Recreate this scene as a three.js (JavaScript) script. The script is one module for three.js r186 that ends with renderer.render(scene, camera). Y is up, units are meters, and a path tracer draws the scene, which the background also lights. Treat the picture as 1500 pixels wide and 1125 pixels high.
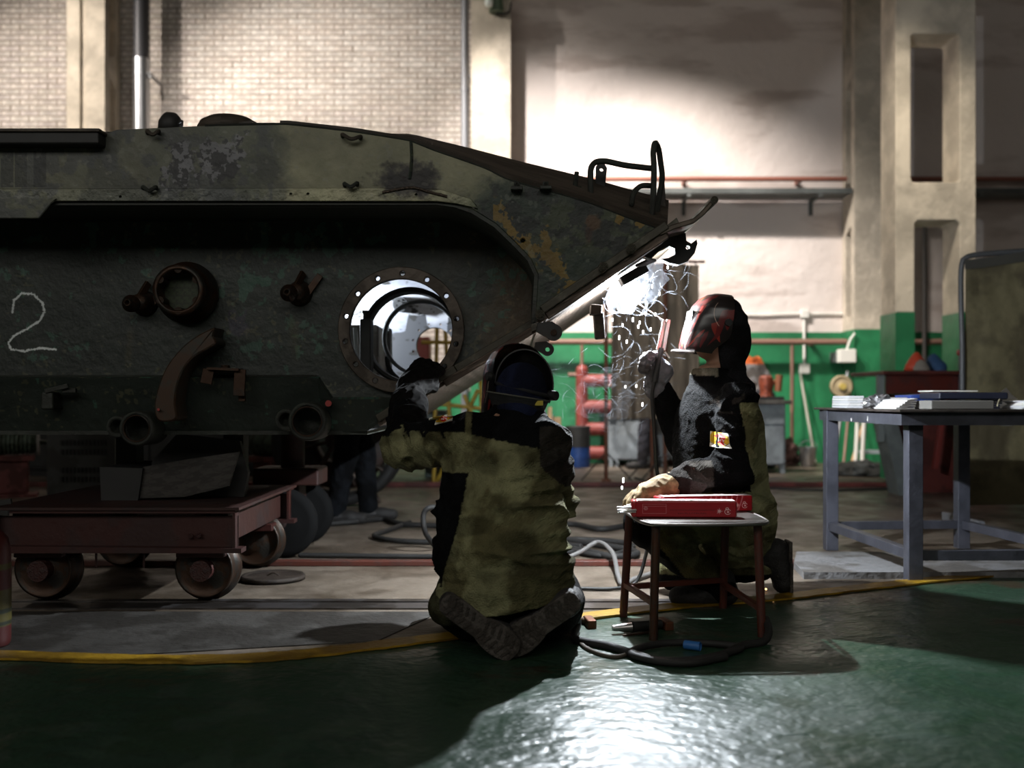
import * as THREE from 'three';
import { mergeGeometries, mergeVertices } from 'three/addons/utils/BufferGeometryUtils.js';
import { RoundedBoxGeometry } from 'three/addons/geometries/RoundedBoxGeometry.js';
import { RectAreaLightUniformsLib } from 'three/addons/lights/RectAreaLightUniformsLib.js';
import { createNoise3D } from 'simplex-noise';

// ---------------------------------------------------------------- camera, lights, exposure
const F = 1458, CX = 750, CY = 585, EYE = 0.9;        // focal length and centre of view in pixels of the 1500 x 1125 frame; eye height in metres
RectAreaLightUniformsLib.init();
const scene = new THREE.Scene();
scene.background = new THREE.Color(0.012, 0.013, 0.015);
const camera = new THREE.PerspectiveCamera(2 * Math.atan(562.5 / F) * 180 / Math.PI, 1500 / 1125, 0.05, 60);
camera.position.set(0, EYE, 0);
camera.lookAt(0, EYE, -10);
camera.setViewOffset(1500, 1125, 0, -(CY - 562.5), 1500, 1125);
camera.focus = 4.05;
camera.updateProjectionMatrix();
camera.userData.fStop = camera.getFocalLength() / 21;
const renderer = new THREE.WebGLRenderer({ antialias: true });
renderer.toneMapping = THREE.LinearToneMapping;
renderer.toneMappingExposure = 1.0;
renderer.shadowMap.enabled = true;
scene.environment = null;

const ARC = new THREE.Vector3(0.537, 1.389, -4.66);
const arcLight = new THREE.PointLight(new THREE.Color(0.86, 0.93, 1.0), 27);
arcLight.position.copy(ARC); arcLight.shadow.radius = 0.8; arcLight.castShadow = true; arcLight.name = 'welding_arc_lamp';
scene.add(arcLight);
// unseen high windows behind the camera, placed to light what faces it
const unseenWindowLight = new THREE.RectAreaLight(new THREE.Color(1.0, 0.97, 0.9), 2.0, 13.0, 2.3);
unseenWindowLight.position.set(-3.0, 5.15, 4.0); unseenWindowLight.rotation.set(-0.0, 0, 0); unseenWindowLight.name = 'unseen_window_light';
scene.add(unseenWindowLight);
// unseen flood lamps, out of view, placed to light the end wall and column: [x, y, distance, target x, y, distance, candela, cone, penumbra, colour]
const UNSEEN_FLOODS = [
  [-8.6, 7.4, 9.6, -5.6, 3.6, 14.1, 190, 0.58, 0.7, [1.0, 0.91, 0.82]],
  [-5.2, 7.4, 9.6, -2.1, 3.9, 14.1, 210, 0.56, 0.7, [1.0, 0.92, 0.84]],
  [-1.5, 7.3, 10.2, 1.4, 2.2, 14.1, 250, 0.52, 0.65, [1.0, 0.94, 0.89]],
  [0.5, 7.3, 10.4, 2.9, 1.9, 14.1, 190, 0.5, 0.6, [1.0, 0.93, 0.86]],
  [2.6, 7.4, 8.0, 4.7, 2.9, 11.1, 120, 0.3, 0.7, [1.0, 0.9, 0.75]],
];
for (const [x, y, d, tx, ty, td, cd, cone, pen, c] of UNSEEN_FLOODS) {
  const s = new THREE.SpotLight(new THREE.Color(...c), cd, 0, cone, pen, 2);
  s.position.set(x, y, -d); s.target.position.set(tx, ty, -td); s.castShadow = true; s.shadow.radius = 6; s.name = 'unseen_flood_beam';
  scene.add(s, s.target);
}

// ---------------------------------------------------------------- helpers
const V3 = THREE.Vector3;
const at = (px, py, d) => new V3((px - CX) / F * d, EYE + (CY - py) / F * d, -d);
const P2 = (px, py, d) => [(px - CX) / F * d, EYE + (CY - py) / F * d];
const ground = (px, py, y = 0) => { const d = (EYE - y) * F / (py - CY); return new V3((px - CX) / F * d, y, -d); };
function rng(seed) { let s = seed >>> 0; return () => { s = (s + 0x6d2b79f5) | 0; let t = Math.imul(s ^ (s >>> 15), 1 | s); t = (t + Math.imul(t ^ (t >>> 7), 61 | t)) ^ t; return ((t ^ (t >>> 14)) >>> 0) / 4294967296; }; }
const R = rng(7);
const rnd = (a, b) => a + (b - a) * R();
const noise3 = createNoise3D(rng(11));
const clamp = (x, a, b) => Math.min(b, Math.max(a, x)), mix = (a, b, t) => a + (b - a) * t;
const smooth = (a, b, x) => { const t = clamp((x - a) / (b - a), 0, 1); return t * t * (3 - 2 * t); };

// tiling value noise in arrays
function fbm(size, freq, oct, seed, ax = 1, ay = 1, gain = 0.55) {
  const out = new Float32Array(size * size), r = rng(seed); let amp = 1, total = 0;
  for (let o = 0; o < oct; o++) {
    const fx = Math.max(1, Math.round(freq * ax * 2 ** o)), fy = Math.max(1, Math.round(freq * ay * 2 ** o)), g = new Float32Array(fx * fy);
    for (let i = 0; i < g.length; i++) g[i] = r();
    for (let y = 0; y < size; y++) {
      const v = y / size * fy, y0 = Math.floor(v), ty = v - y0, sy = ty * ty * (3 - 2 * ty), r0 = (y0 % fy) * fx, r1 = ((y0 + 1) % fy) * fx;
      for (let x = 0; x < size; x++) {
        const u = x / size * fx, x0 = Math.floor(u), tx = u - x0, sx = tx * tx * (3 - 2 * tx), a = x0 % fx, b = (x0 + 1) % fx;
        out[y * size + x] += amp * mix(mix(g[r0 + a], g[r0 + b], sx), mix(g[r1 + a], g[r1 + b], sx), sy);
      }
    }
    total += amp; amp *= gain;
  }
  for (let i = 0; i < out.length; i++) out[i] = clamp((out[i] / total - 0.5) * 1.6 + 0.5, 0, 1);
  return out;
}
function dataTex(size, fn, repeatM = 1, h = size) {
  const d = new Uint8Array(size * h * 4);
  for (let i = 0; i < size * h; i++) { const c = fn(i, i % size, Math.floor(i / size)); for (let k = 0; k < 3; k++) d[i * 4 + k] = clamp(Math.round(255 * (c.length ? c[k] : c)), 0, 255); d[i * 4 + 3] = 255; }
  const t = new THREE.DataTexture(d, size, h); t.magFilter = THREE.LinearFilter; t.minFilter = THREE.LinearMipmapLinearFilter; t.wrapS = t.wrapT = THREE.RepeatWrapping; t.repeat.set(1 / repeatM, 1 / repeatM); t.needsUpdate = true;
  return t;
}
const rep = (t, m, my = m) => { const c = t.clone(); c.repeat.set(1 / m, 1 / my); c.needsUpdate = true; return c; };
const N1 = fbm(512, 4, 7, 101), N2 = fbm(512, 12, 5, 202), N3 = fbm(512, 3, 7, 303, 1, 4), N4 = fbm(512, 40, 3, 404), N5 = fbm(512, 3, 6, 505, 5, 1);
// grey tiles that multiply a material's own colour
const T = {
  mottle: dataTex(512, (i) => 0.62 + 0.38 * smooth(0.2, 0.8, N1[i] * 0.7 + N2[i] * 0.3)),
  grime: dataTex(512, (i) => { const k = smooth(0.35, 0.62, N1[i]) * (0.75 + 0.25 * N4[i]); return [0.45 + 0.55 * k, 0.42 + 0.58 * k, 0.38 + 0.62 * k]; }),
  smear: dataTex(512, (i) => { const k = smooth(0.26, 0.52, N3[i]) * 0.8 + 0.2 * N1[i]; return [0.66 + 0.34 * k, 0.62 + 0.38 * k, 0.6 + 0.4 * k]; }),
  rust: dataTex(512, (i) => { const k = smooth(0.4, 0.65, N1[i] * 0.6 + N2[i] * 0.4); return [0.9 - 0.25 * k, 0.5 + 0.15 * k, 0.32 + 0.33 * k]; }),
  streak: dataTex(512, (i) => 0.6 + 0.4 * smooth(0.25, 0.75, N5[i])),
  bumpA: dataTex(512, (i) => N1[i] * 0.5 + N2[i] * 0.5), bumpFine: dataTex(512, (i) => N4[i]),
  rough: dataTex(512, (i) => 0.55 + 0.45 * smooth(0.2, 0.8, N1[i])),
  weave: dataTex(256, (i, x, y) => 0.5 + 0.25 * Math.sin(x * Math.PI / 4) + 0.25 * Math.sin(y * Math.PI / 4)),
};
function canvasTex(w, h, draw) {
  const c = document.createElement('canvas'); c.width = w; c.height = h; const g = c.getContext('2d'); draw(g, w, h);
  const t = new THREE.CanvasTexture(c); t.colorSpace = THREE.SRGBColorSpace; t.magFilter = THREE.LinearFilter; return t;
}
function M(color, o = {}) {
  const { tile, size = 1, rough = 0.7, metal = 0, bump = 0, bumpTile = T.bumpA, bumpSize = size, ...rest } = o;
  const m = new THREE.MeshPhysicalMaterial({ color: new THREE.Color().setRGB(...color), roughness: rough, metalness: metal, ...rest });
  if (tile) m.map = rep(tile, size);
  if (bump) { m.bumpMap = rep(bumpTile, bumpSize); m.bumpScale = bump; }
  return m;
}
// ---- geometry
function boxUV(g) {                                     // uv in metres from the face that each triangle looks towards
  g = g.index ? g.toNonIndexed() : g; const p = g.attributes.position, uv = new Float32Array(p.count * 2), a = new V3(), b = new V3(), c = new V3();
  for (let i = 0; i < p.count; i += 3) {
    a.fromBufferAttribute(p, i); b.fromBufferAttribute(p, i + 1); c.fromBufferAttribute(p, i + 2);
    const n = b.clone().sub(a).cross(c.clone().sub(a)), ax = Math.abs(n.x), ay = Math.abs(n.y), az = Math.abs(n.z);
    [a, b, c].forEach((v, k) => { const [s, t] = az >= ax && az >= ay ? [v.x, v.y] : ax >= ay ? [v.z, v.y] : [v.x, v.z]; uv[(i + k) * 2] = s; uv[(i + k) * 2 + 1] = t; });
  }
  g.setAttribute('uv', new THREE.BufferAttribute(uv, 2)); return g;
}
function merge(list) {
  list = list.flat(Infinity).map((g) => { let q = g.index ? g.toNonIndexed() : g; for (const k of Object.keys(q.attributes)) if (!['position', 'normal', 'uv'].includes(k)) q.deleteAttribute(k); q.clearGroups(); if (!q.attributes.uv) q = boxUV(q); return q; });
  return list.length === 1 ? list[0] : mergeGeometries(list);
}
const box = (w, h, d, x = 0, y = 0, z = 0, bev = 0) => { const g = bev ? new RoundedBoxGeometry(w, h, d, 1, Math.min(bev, w / 2.01, h / 2.01, d / 2.01)) : new THREE.BoxGeometry(w, h, d); return boxUV(g.translate(x, y, z)); };
const bounds = (x0, x1, y0, y1, d0, d1, bev = 0) => box(x1 - x0, y1 - y0, d1 - d0, (x0 + x1) / 2, (y0 + y1) / 2, -(d0 + d1) / 2, bev);   // depths are distances in front of the camera
function aim(g, a, b, up = new V3(0, 1, 0)) {           // geometry along +y from 0 to |ab| laid from a to b
  const d = b.clone().sub(a).normalize(); let s = new V3().crossVectors(d, up); if (s.lengthSq() < 1e-6) s = new V3(1, 0, 0); s.normalize(); const t = new V3().crossVectors(s, d);
  return g.applyMatrix4(new THREE.Matrix4().makeBasis(s, d, t).setPosition(a));
}
const rod = (a, b, r, r2 = r, n = 12) => { const L = a.distanceTo(b); return aim(new THREE.CylinderGeometry(r2, r, L, n).translate(0, L / 2, 0), a, b); };
const bar = (a, b, w, h, bev = 0.002, up) => { const L = a.distanceTo(b); return aim(box(w, L, h, 0, L / 2, 0, bev), a, b, up); };
const tube = (pts, r, seg = 0, n = 8, closed = false) => new THREE.TubeGeometry(new THREE.CatmullRomCurve3(pts, closed, 'centripetal'), seg || pts.length * 8, r, n, closed);
function endBalls(a, b, r) { return [new THREE.SphereGeometry(r, 8, 6).translate(...a.toArray()), new THREE.SphereGeometry(r, 8, 6).translate(...b.toArray())]; }
const hose = (pts, r, seg, n = 8) => [tube(pts, r, seg, n), ...endBalls(pts[0], pts[pts.length - 1], r)];
const lathe = (prof, n = 32) => new THREE.LatheGeometry(prof.map((p) => new THREE.Vector2(...p)), n);
const circle = (x, y, r) => { const p = new THREE.Path(); p.absarc(x, y, r, 0, Math.PI * 2, true); return p; };
const shapeOf = (pts) => new THREE.Shape(pts.map((p) => new THREE.Vector2(p[0], p[1])));
function plateXY(pts, d0, d1, holes = [], bevel = 0, curve = 16) {   // an outline in x and y, from distance d0 to d1
  const s = pts instanceof THREE.Shape ? pts : shapeOf(pts);
  for (const h of holes) s.holes.push(h instanceof THREE.Path ? h : new THREE.Path(h.map((p) => new THREE.Vector2(p[0], p[1]))));
  const t = d1 - d0, g = new THREE.ExtrudeGeometry(s, { depth: t - 2 * bevel, bevelEnabled: bevel > 0, bevelThickness: bevel, bevelSize: bevel, bevelOffset: -bevel, bevelSegments: 1, curveSegments: curve });
  return boxUV(g.translate(0, 0, -d1 + bevel));
}
function plateYZ(pts, x0, x1, holes = []) {             // an outline in distance and height, from x0 to x1
  const s = shapeOf(pts.map(([d, y]) => [d, y])); for (const h of holes) s.holes.push(new THREE.Path(h.map(([d, y]) => new THREE.Vector2(d, y))));
  return boxUV(new THREE.ExtrudeGeometry(s, { depth: x1 - x0, bevelEnabled: false }).rotateY(Math.PI / 2).translate(x0, 0, 0));
}
function slabXZ(pts, y0, y1) {                          // an outline on the ground, [x, distance]
  return boxUV(new THREE.ExtrudeGeometry(shapeOf(pts), { depth: y1 - y0, bevelEnabled: false }).rotateX(-Math.PI / 2).translate(0, y0, 0));
}
function loft(rows, closeU = false, flip = false) {     // rows of equal length of V3 -> smooth indexed sheet
  const n = rows[0].length, pos = [], uv = [], idx = [];
  rows.forEach((r, j) => r.forEach((p, i) => { pos.push(p.x, p.y, p.z); uv.push(i / (n - 1), j / (rows.length - 1)); }));
  for (let j = 0; j + 1 < rows.length; j++) for (let i = 0; i + (closeU ? 0 : 1) < n; i++) {
    const a = j * n + i, b = j * n + (i + 1) % n, c = a + n, d = b + n;
    flip ? idx.push(a, c, b, b, c, d) : idx.push(a, b, c, b, d, c);
  }
  const g = new THREE.BufferGeometry(); g.setAttribute('position', new THREE.Float32BufferAttribute(pos, 3)); g.setAttribute('uv', new THREE.Float32BufferAttribute(uv, 2)); g.setIndex(idx); g.computeVertexNormals(); return g;
}
function thick(g, t) {                                  // a sheet given thickness t against its normals, edges closed
  const p = g.attributes.position, n = g.attributes.normal, uv = g.attributes.uv, c = p.count, pos = [...p.array], uvs = [...uv.array], ix = [...g.index.array], edges = new Map();
  for (let i = 0; i < c; i++) { pos.push(p.getX(i) - n.getX(i) * t, p.getY(i) - n.getY(i) * t, p.getZ(i) - n.getZ(i) * t); uvs.push(uv.getX(i), uv.getY(i)); }
  const m = ix.length; for (let i = 0; i < m; i += 3) { ix.push(ix[i] + c, ix[i + 2] + c, ix[i + 1] + c); for (let k = 0; k < 3; k++) { const a = ix[i + k], b = ix[i + (k + 1) % 3]; edges.has(b + '_' + a) ? edges.delete(b + '_' + a) : edges.set(a + '_' + b, [a, b]); } }
  for (const [a, b] of edges.values()) ix.push(a, a + c, b, b, a + c, b + c);
  const q = new THREE.BufferGeometry(); q.setAttribute('position', new THREE.Float32BufferAttribute(pos, 3)); q.setAttribute('uv', new THREE.Float32BufferAttribute(uvs, 2)); q.setIndex(ix);
  const r = q.toNonIndexed(); r.computeVertexNormals();
  return smoothNormals(r, 0.7);
}
function smoothNormals(g, crease) {                     // average the normals of faces that meet at less than the crease angle
  const p = g.attributes.position, n = g.attributes.normal, by = new Map(), key = (i) => Math.round(p.getX(i) * 1e4) + '_' + Math.round(p.getY(i) * 1e4) + '_' + Math.round(p.getZ(i) * 1e4);
  for (let i = 0; i < p.count; i++) { const k = key(i); by.has(k) ? by.get(k).push(i) : by.set(k, [i]); }
  const out = new Float32Array(p.count * 3), c = Math.cos(crease);
  for (const list of by.values()) for (const i of list) { let x = 0, y = 0, z = 0; for (const j of list) if (n.getX(i) * n.getX(j) + n.getY(i) * n.getY(j) + n.getZ(i) * n.getZ(j) > c) { x += n.getX(j); y += n.getY(j); z += n.getZ(j); } const l = Math.hypot(x, y, z) || 1; out.set([x / l, y / l, z / l], i * 3); }
  g.setAttribute('normal', new THREE.BufferAttribute(out, 3)); return g;
}
// ---- things, parts, setting
const used = new Map(), base = new WeakMap();
const numbered = (name) => { const n = used.get(name) || 0; used.set(name, n + 1); return n ? name + '_' + String(n).padStart(3, '0') : name; };
const shadows = (m) => { m.castShadow = m.receiveShadow = true; return m; };
function thing(name, label, category, pos = [0, 0, 0], group, turn = 0) {
  const o = new THREE.Group(); o.name = numbered(name); o.position.set(...(pos.isVector3 ? pos.toArray() : pos)); o.rotation.y = turn;
  o.userData = { label, category }; if (group) o.userData.group = group;
  base.set(o, turn ? null : o.position.clone()); scene.add(o); return o;
}
const local = (o) => { base.set(o, null); return o; };   // its parts are given round its own base, not in the room
function part(name, geos, mat, parent, label) {
  let g = Array.isArray(geos) ? merge(geos) : geos; const off = base.get(parent);
  if (off) g = g.clone().translate(-off.x, -off.y, -off.z);
  const m = shadows(new THREE.Mesh(g, mat)); m.name = name; if (label) m.userData.label = label; base.set(m, off); parent.add(m); return m;
}
function single(name, geos, mat, label, category, group, pos = [0, 0, 0]) {
  const m = shadows(new THREE.Mesh(Array.isArray(geos) ? merge(geos) : geos, mat)); m.name = numbered(name); m.position.set(...(pos.isVector3 ? pos.toArray() : pos));
  if (!m.position.lengthSq()) { m.geometry.computeBoundingBox(); const b = m.geometry.boundingBox, c = new V3((b.min.x + b.max.x) / 2, b.min.y, (b.min.z + b.max.z) / 2); m.geometry = m.geometry.clone().translate(-c.x, -c.y, -c.z); m.position.copy(c); }
  m.userData = { label, category }; if (group) m.userData.group = group; scene.add(m); return m;
}
function struct(name, geos, mat) { const m = shadows(new THREE.Mesh(Array.isArray(geos) ? merge(geos) : geos, mat)); m.name = name; m.userData.kind = 'structure'; scene.add(m); return m; }
function copyOf(o, name, label, pos, turn) { const c = o.clone(); c.name = numbered(name); if (pos) c.position.set(...(pos.isVector3 ? pos.toArray() : pos)); if (turn !== undefined) c.rotation.y = turn; c.userData = { ...o.userData, label }; scene.add(c); return c; }

// ---- soft bodies: distance fields joined smoothly and meshed by surface nets
const smin = (a, b, k) => { const h = Math.max(k - Math.abs(a - b), 0) / k; return Math.min(a, b) - h * h * k * 0.25; };
function bone(a, b, ra, rb = ra) { const ax = a[0], ay = a[1], az = a[2], bx = b[0] - ax, by = b[1] - ay, bz = b[2] - az, q = 1 / Math.max(1e-9, bx * bx + by * by + bz * bz); return (x, y, z) => { const h = clamp(((x - ax) * bx + (y - ay) * by + (z - az) * bz) * q, 0, 1); return Math.hypot(x - ax - bx * h, y - ay - by * h, z - az - bz * h) - ra - (rb - ra) * h; }; }
const chain = (pts, k = 0.02) => join(pts.slice(1).map((p, i) => bone(pts[i], p, pts[i][3], p[3])), k);
function ball(c, r, turnY = 0, turnZ = 0) { const m = Math.min(...r), cy = Math.cos(turnY), sy = Math.sin(turnY), cz = Math.cos(turnZ), sz = Math.sin(turnZ); return (x, y, z) => { x -= c[0]; y -= c[1]; z -= c[2]; let u = x * cy - z * sy, w = x * sy + z * cy; const p = u * cz + y * sz, q = -u * sz + y * cz; const k0 = Math.hypot(p / r[0], q / r[1], w / r[2]), k1 = Math.hypot(p / (r[0] * r[0]), q / (r[1] * r[1]), w / (r[2] * r[2])); return k1 < 1e-9 ? -m : k0 * (k0 - 1) / k1; }; }
function stack(rows) {                                  // a trunk: rows of [y, cx, cz, rx, rz] from bottom to top
  return (x, y, z) => {
    const n = rows.length; let i = 0; while (i < n - 2 && y > rows[i + 1][0]) i++;
    const a = rows[i], b = rows[i + 1], t = clamp((y - a[0]) / (b[0] - a[0]), 0, 1), s = t * t * (3 - 2 * t) * 0.5 + t * 0.5, rx = mix(a[3], b[3], s), rz = mix(a[4], b[4], s), u = (x - mix(a[1], b[1], s)) / rx, w = (z - mix(a[2], b[2], s)) / rz;
    const k = Math.hypot(u, w), e = (k - 1) * (Math.min(rx, rz) * 0.6 + 0.4 * (k > 1e-6 ? Math.hypot(u / k * rx, w / k * rz) : rz)), cap = Math.max(rows[0][0] - y, y - rows[n - 1][0]);
    return Math.max(e, cap);
  };
}
const join = (fs, k) => (x, y, z) => { let d = fs[0](x, y, z); for (let i = 1; i < fs.length; i++) d = smin(d, fs[i](x, y, z), k); return d; };
function nets(f, lo, hi, cell, colorAt) {
  const nx = Math.ceil((hi[0] - lo[0]) / cell) + 1, ny = Math.ceil((hi[1] - lo[1]) / cell) + 1, nz = Math.ceil((hi[2] - lo[2]) / cell) + 1, v = new Float32Array(nx * ny * nz), B = 4, id = (x, y, z) => (z * ny + y) * nx + x;
  for (let z0 = 0; z0 < nz; z0 += B) for (let y0 = 0; y0 < ny; y0 += B) for (let x0 = 0; x0 < nx; x0 += B) {
    const c = f(lo[0] + (x0 + 1.5) * cell, lo[1] + (y0 + 1.5) * cell, lo[2] + (z0 + 1.5) * cell), far = Math.abs(c) > cell * 7.5;
    for (let z = z0; z < Math.min(nz, z0 + B); z++) for (let y = y0; y < Math.min(ny, y0 + B); y++) for (let x = x0; x < Math.min(nx, x0 + B); x++) v[id(x, y, z)] = far ? c : f(lo[0] + x * cell, lo[1] + y * cell, lo[2] + z * cell);
  }
  const pos = [], idx = [], at_ = new Int32Array(nx * ny * nz).fill(-1), E = [[0, 1], [2, 3], [4, 5], [6, 7], [0, 2], [1, 3], [4, 6], [5, 7], [0, 4], [1, 5], [2, 6], [3, 7]];
  for (let z = 0; z < nz - 1; z++) for (let y = 0; y < ny - 1; y++) for (let x = 0; x < nx - 1; x++) {
    const q = [0, 1, 2, 3, 4, 5, 6, 7].map((k) => v[id(x + (k & 1), y + (k >> 1 & 1), z + (k >> 2))]); let neg = 0; for (const w of q) if (w < 0) neg++;
    if (!neg || neg === 8) continue;
    let sx = 0, sy = 0, sz = 0, n = 0;
    for (const [a, b] of E) if ((q[a] < 0) !== (q[b] < 0)) { const t = q[a] / (q[a] - q[b]); sx += mix(a & 1, b & 1, t); sy += mix(a >> 1 & 1, b >> 1 & 1, t); sz += mix(a >> 2, b >> 2, t); n++; }
    at_[id(x, y, z)] = pos.length / 3; pos.push(lo[0] + (x + sx / n) * cell, lo[1] + (y + sy / n) * cell, lo[2] + (z + sz / n) * cell);
  }
  const quad = (a, b, c, d, flip) => { if (a < 0 || b < 0 || c < 0 || d < 0) return; flip ? idx.push(a, c, b, a, d, c) : idx.push(a, b, c, a, c, d); };
  for (let z = 1; z < nz - 1; z++) for (let y = 1; y < ny - 1; y++) for (let x = 1; x < nx - 1; x++) {
    const s = v[id(x, y, z)] < 0;
    if (s !== v[id(x + 1, y, z)] < 0) quad(at_[id(x, y - 1, z - 1)], at_[id(x, y, z - 1)], at_[id(x, y, z)], at_[id(x, y - 1, z)], !s);
    if (s !== v[id(x, y + 1, z)] < 0) quad(at_[id(x - 1, y, z - 1)], at_[id(x - 1, y, z)], at_[id(x, y, z)], at_[id(x, y, z - 1)], !s);
    if (s !== v[id(x, y, z + 1)] < 0) quad(at_[id(x - 1, y - 1, z)], at_[id(x, y - 1, z)], at_[id(x, y, z)], at_[id(x - 1, y, z)], !s);
  }
  const g = new THREE.BufferGeometry(), c = pos.length / 3, nor = new Float32Array(c * 3), uv = new Float32Array(c * 2), e = cell * 0.7;
  for (let i = 0; i < c; i++) {
    const [x, y, z] = [pos[i * 3], pos[i * 3 + 1], pos[i * 3 + 2]], gx = f(x + e, y, z) - f(x - e, y, z), gy = f(x, y + e, z) - f(x, y - e, z), gz = f(x, y, z + e) - f(x, y, z - e), l = Math.hypot(gx, gy, gz) || 1;
    nor.set([gx / l, gy / l, gz / l], i * 3); uv[i * 2] = x + z * 0.6; uv[i * 2 + 1] = y + z * 0.3;
  }
  g.setAttribute('position', new THREE.Float32BufferAttribute(pos, 3)); g.setAttribute('normal', new THREE.BufferAttribute(nor, 3)); g.setAttribute('uv', new THREE.BufferAttribute(uv, 2)); g.setIndex(idx);
  if (colorAt) { const col = new Float32Array(c * 3); for (let i = 0; i < c; i++) col.set(colorAt(pos[i * 3], pos[i * 3 + 1], pos[i * 3 + 2], nor[i * 3], nor[i * 3 + 1], nor[i * 3 + 2]), i * 3); g.setAttribute('color', new THREE.BufferAttribute(col, 3)); }
  return g;
}

// ---------------------------------------------------------------- the hall
const WALL = 14.1, ROOM = { x0: -11, x1: 12, back: -4.2, h: 8.6 };
const mBrick = [[0.66, 0.6, 0.545], [0.6, 0.545, 0.49], [0.7, 0.645, 0.59], [0.63, 0.56, 0.5]].map((c) => M(c, { tile: T.mottle, size: 0.9, rough: 0.8, bump: 0.004, bumpSize: 0.3 }));
const mMortar = M([0.27, 0.225, 0.185], { tile: T.mottle, size: 1.2, rough: 0.95 });
const mPlaster = M([0.7, 0.625, 0.585], { tile: T.smear, size: 5.2, rough: 0.85, bump: 0.02, bumpSize: 2.4 });
const mColumn = M([0.62, 0.545, 0.44], { tile: T.mottle, size: 1.6, rough: 0.8, bump: 0.008, bumpSize: 0.6 });
const mGreen = M([0.026, 0.22, 0.088], { tile: T.mottle, size: 2.3, rough: 0.45, bump: 0.006, bumpSize: 1.2 });
const mDim = M([0.35, 0.33, 0.3], { tile: T.mottle, size: 2, rough: 0.9 });
const mConcrete = M([0.155, 0.125, 0.096], { tile: T.grime, size: 1.7, rough: 0.62, roughnessMap: rep(T.rough, 0.8), bump: 0.006, bumpSize: 0.55 });

struct('floor', bounds(ROOM.x0, ROOM.x1, -0.2, 0, ROOM.back, WALL + 0.3), mConcrete);
struct('ceiling', bounds(ROOM.x0 - 0.3, ROOM.x1 + 0.3, ROOM.h, ROOM.h + 0.25, ROOM.back - 0.3, WALL + 0.3), mDim);
struct('wall_left', bounds(ROOM.x0 - 0.3, ROOM.x0, -0.2, ROOM.h, ROOM.back, WALL + 0.3), mDim);
struct('wall_right', bounds(ROOM.x1, ROOM.x1 + 0.3, -0.2, ROOM.h, ROOM.back, WALL + 0.3), mDim);
const wallBack = struct('wall_back', bounds(-0.3, ROOM.x1, -0.2, ROOM.h, WALL, WALL + 0.3), mPlaster);
part('painted_dado', bounds(-0.3, ROOM.x1, 0, 1.85, WALL - 0.008, WALL), mGreen, wallBack);
const wallBrick = struct('wall_brick', bounds(ROOM.x0, -0.3, -0.2, ROOM.h, WALL + 0.004, WALL + 0.3), mMortar);
part('painted_dado', bounds(ROOM.x0, -0.3, 0, 1.0, WALL - 0.012, WALL + 0.004), mGreen, wallBrick);
{
  const bw = 0.25, bh = 0.064, px = 0.262, py = 0.0765, rest = [], shapes = [0, 1, 2, 3, 4, 5].map((k) => box(bw - rnd(0, 0.008), bh - rnd(0, 0.006), 0.03, rnd(-0.002, 0.002), rnd(-0.002, 0.002), 0));
  for (let r = 0; r * py + 1.05 < ROOM.h; r++) for (let k = 0; k < 42; k++) {
    const x = ROOM.x0 + (k + (r % 2) * 0.5) * px + rnd(-0.006, 0.006) + 0.1, y = 1.05 + r * py, z = -WALL - 0.0155 + rnd(-0.003, 0.002); if (x > -0.42) continue;
    if (x > -4.55 && x < -0.72 && y > 5.08 && y < 6.62) { const m = part('brick', shapes[Math.floor(R() * 6)], mBrick[Math.floor(R() * 4)], wallBrick); m.position.set(x, y, z); m.rotation.z = rnd(-0.006, 0.006); } else rest.push([x, y, z]);
  }
  const g = boxUV(new THREE.BoxGeometry(bw, bh, 0.03)), I = new THREE.InstancedMesh(g, mBrick[0], rest.length), m = new THREE.Matrix4(), c = new THREE.Color();
  rest.forEach((p, i) => { I.setMatrixAt(i, m.makeScale(rnd(0.97, 1), rnd(0.92, 1), 1).setPosition(...p)); const t = rnd(0.85, 1.06); I.setColorAt(i, c.setRGB(t, t * rnd(0.97, 1), t * rnd(0.96, 1))); });
  I.name = 'bricks'; I.userData.kind = 'stuff'; I.castShadow = I.receiveShadow = true; wallBrick.add(I);
}
// the wall behind the camera and its unseen windows, placed for soft front light
{
  const w0 = -9.5, w1 = 3.5, y0 = 4.0, y1 = 6.3, D = ROOM.back;
  struct('wall_front', [bounds(ROOM.x0, w0, -0.2, ROOM.h, D - 0.3, D), bounds(w1, ROOM.x1, -0.2, ROOM.h, D - 0.3, D), bounds(w0, w1, -0.2, y0, D - 0.3, D), bounds(w0, w1, y1, ROOM.h, D - 0.3, D)], mDim);
  const mPane = M([0.5, 0.52, 0.52], { rough: 0.9, emissive: new THREE.Color(1, 0.98, 0.93), emissiveIntensity: 0.8 }), mFrame = M([0.1, 0.12, 0.11], { rough: 0.6 });
  const win = struct('unseen_window_1', [0, 1, 2, 3, 4, 5, 6].map((k) => bounds(w0 + k * (w1 - w0 - 0.06) / 6, w0 + 0.06 + k * (w1 - w0 - 0.06) / 6, y0, y1, D - 0.16, D - 0.06)).concat([y0, (y0 + y1) / 2, y1 - 0.06].map((y) => bounds(w0, w1, y, y + 0.06, D - 0.16, D - 0.06))), mFrame);
  for (let i = 0; i < 6; i++) for (let j = 0; j < 2; j++) { const W = (w1 - w0) / 6, Hh = (y1 - y0) / 2; part('unseen_window_pane', bounds(w0 + i * W + 0.05, w0 + (i + 1) * W - 0.02, y0 + j * Hh + 0.05, y0 + (j + 1) * Hh - 0.01, D - 0.12, D - 0.11), mPane, win); }
}
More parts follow.
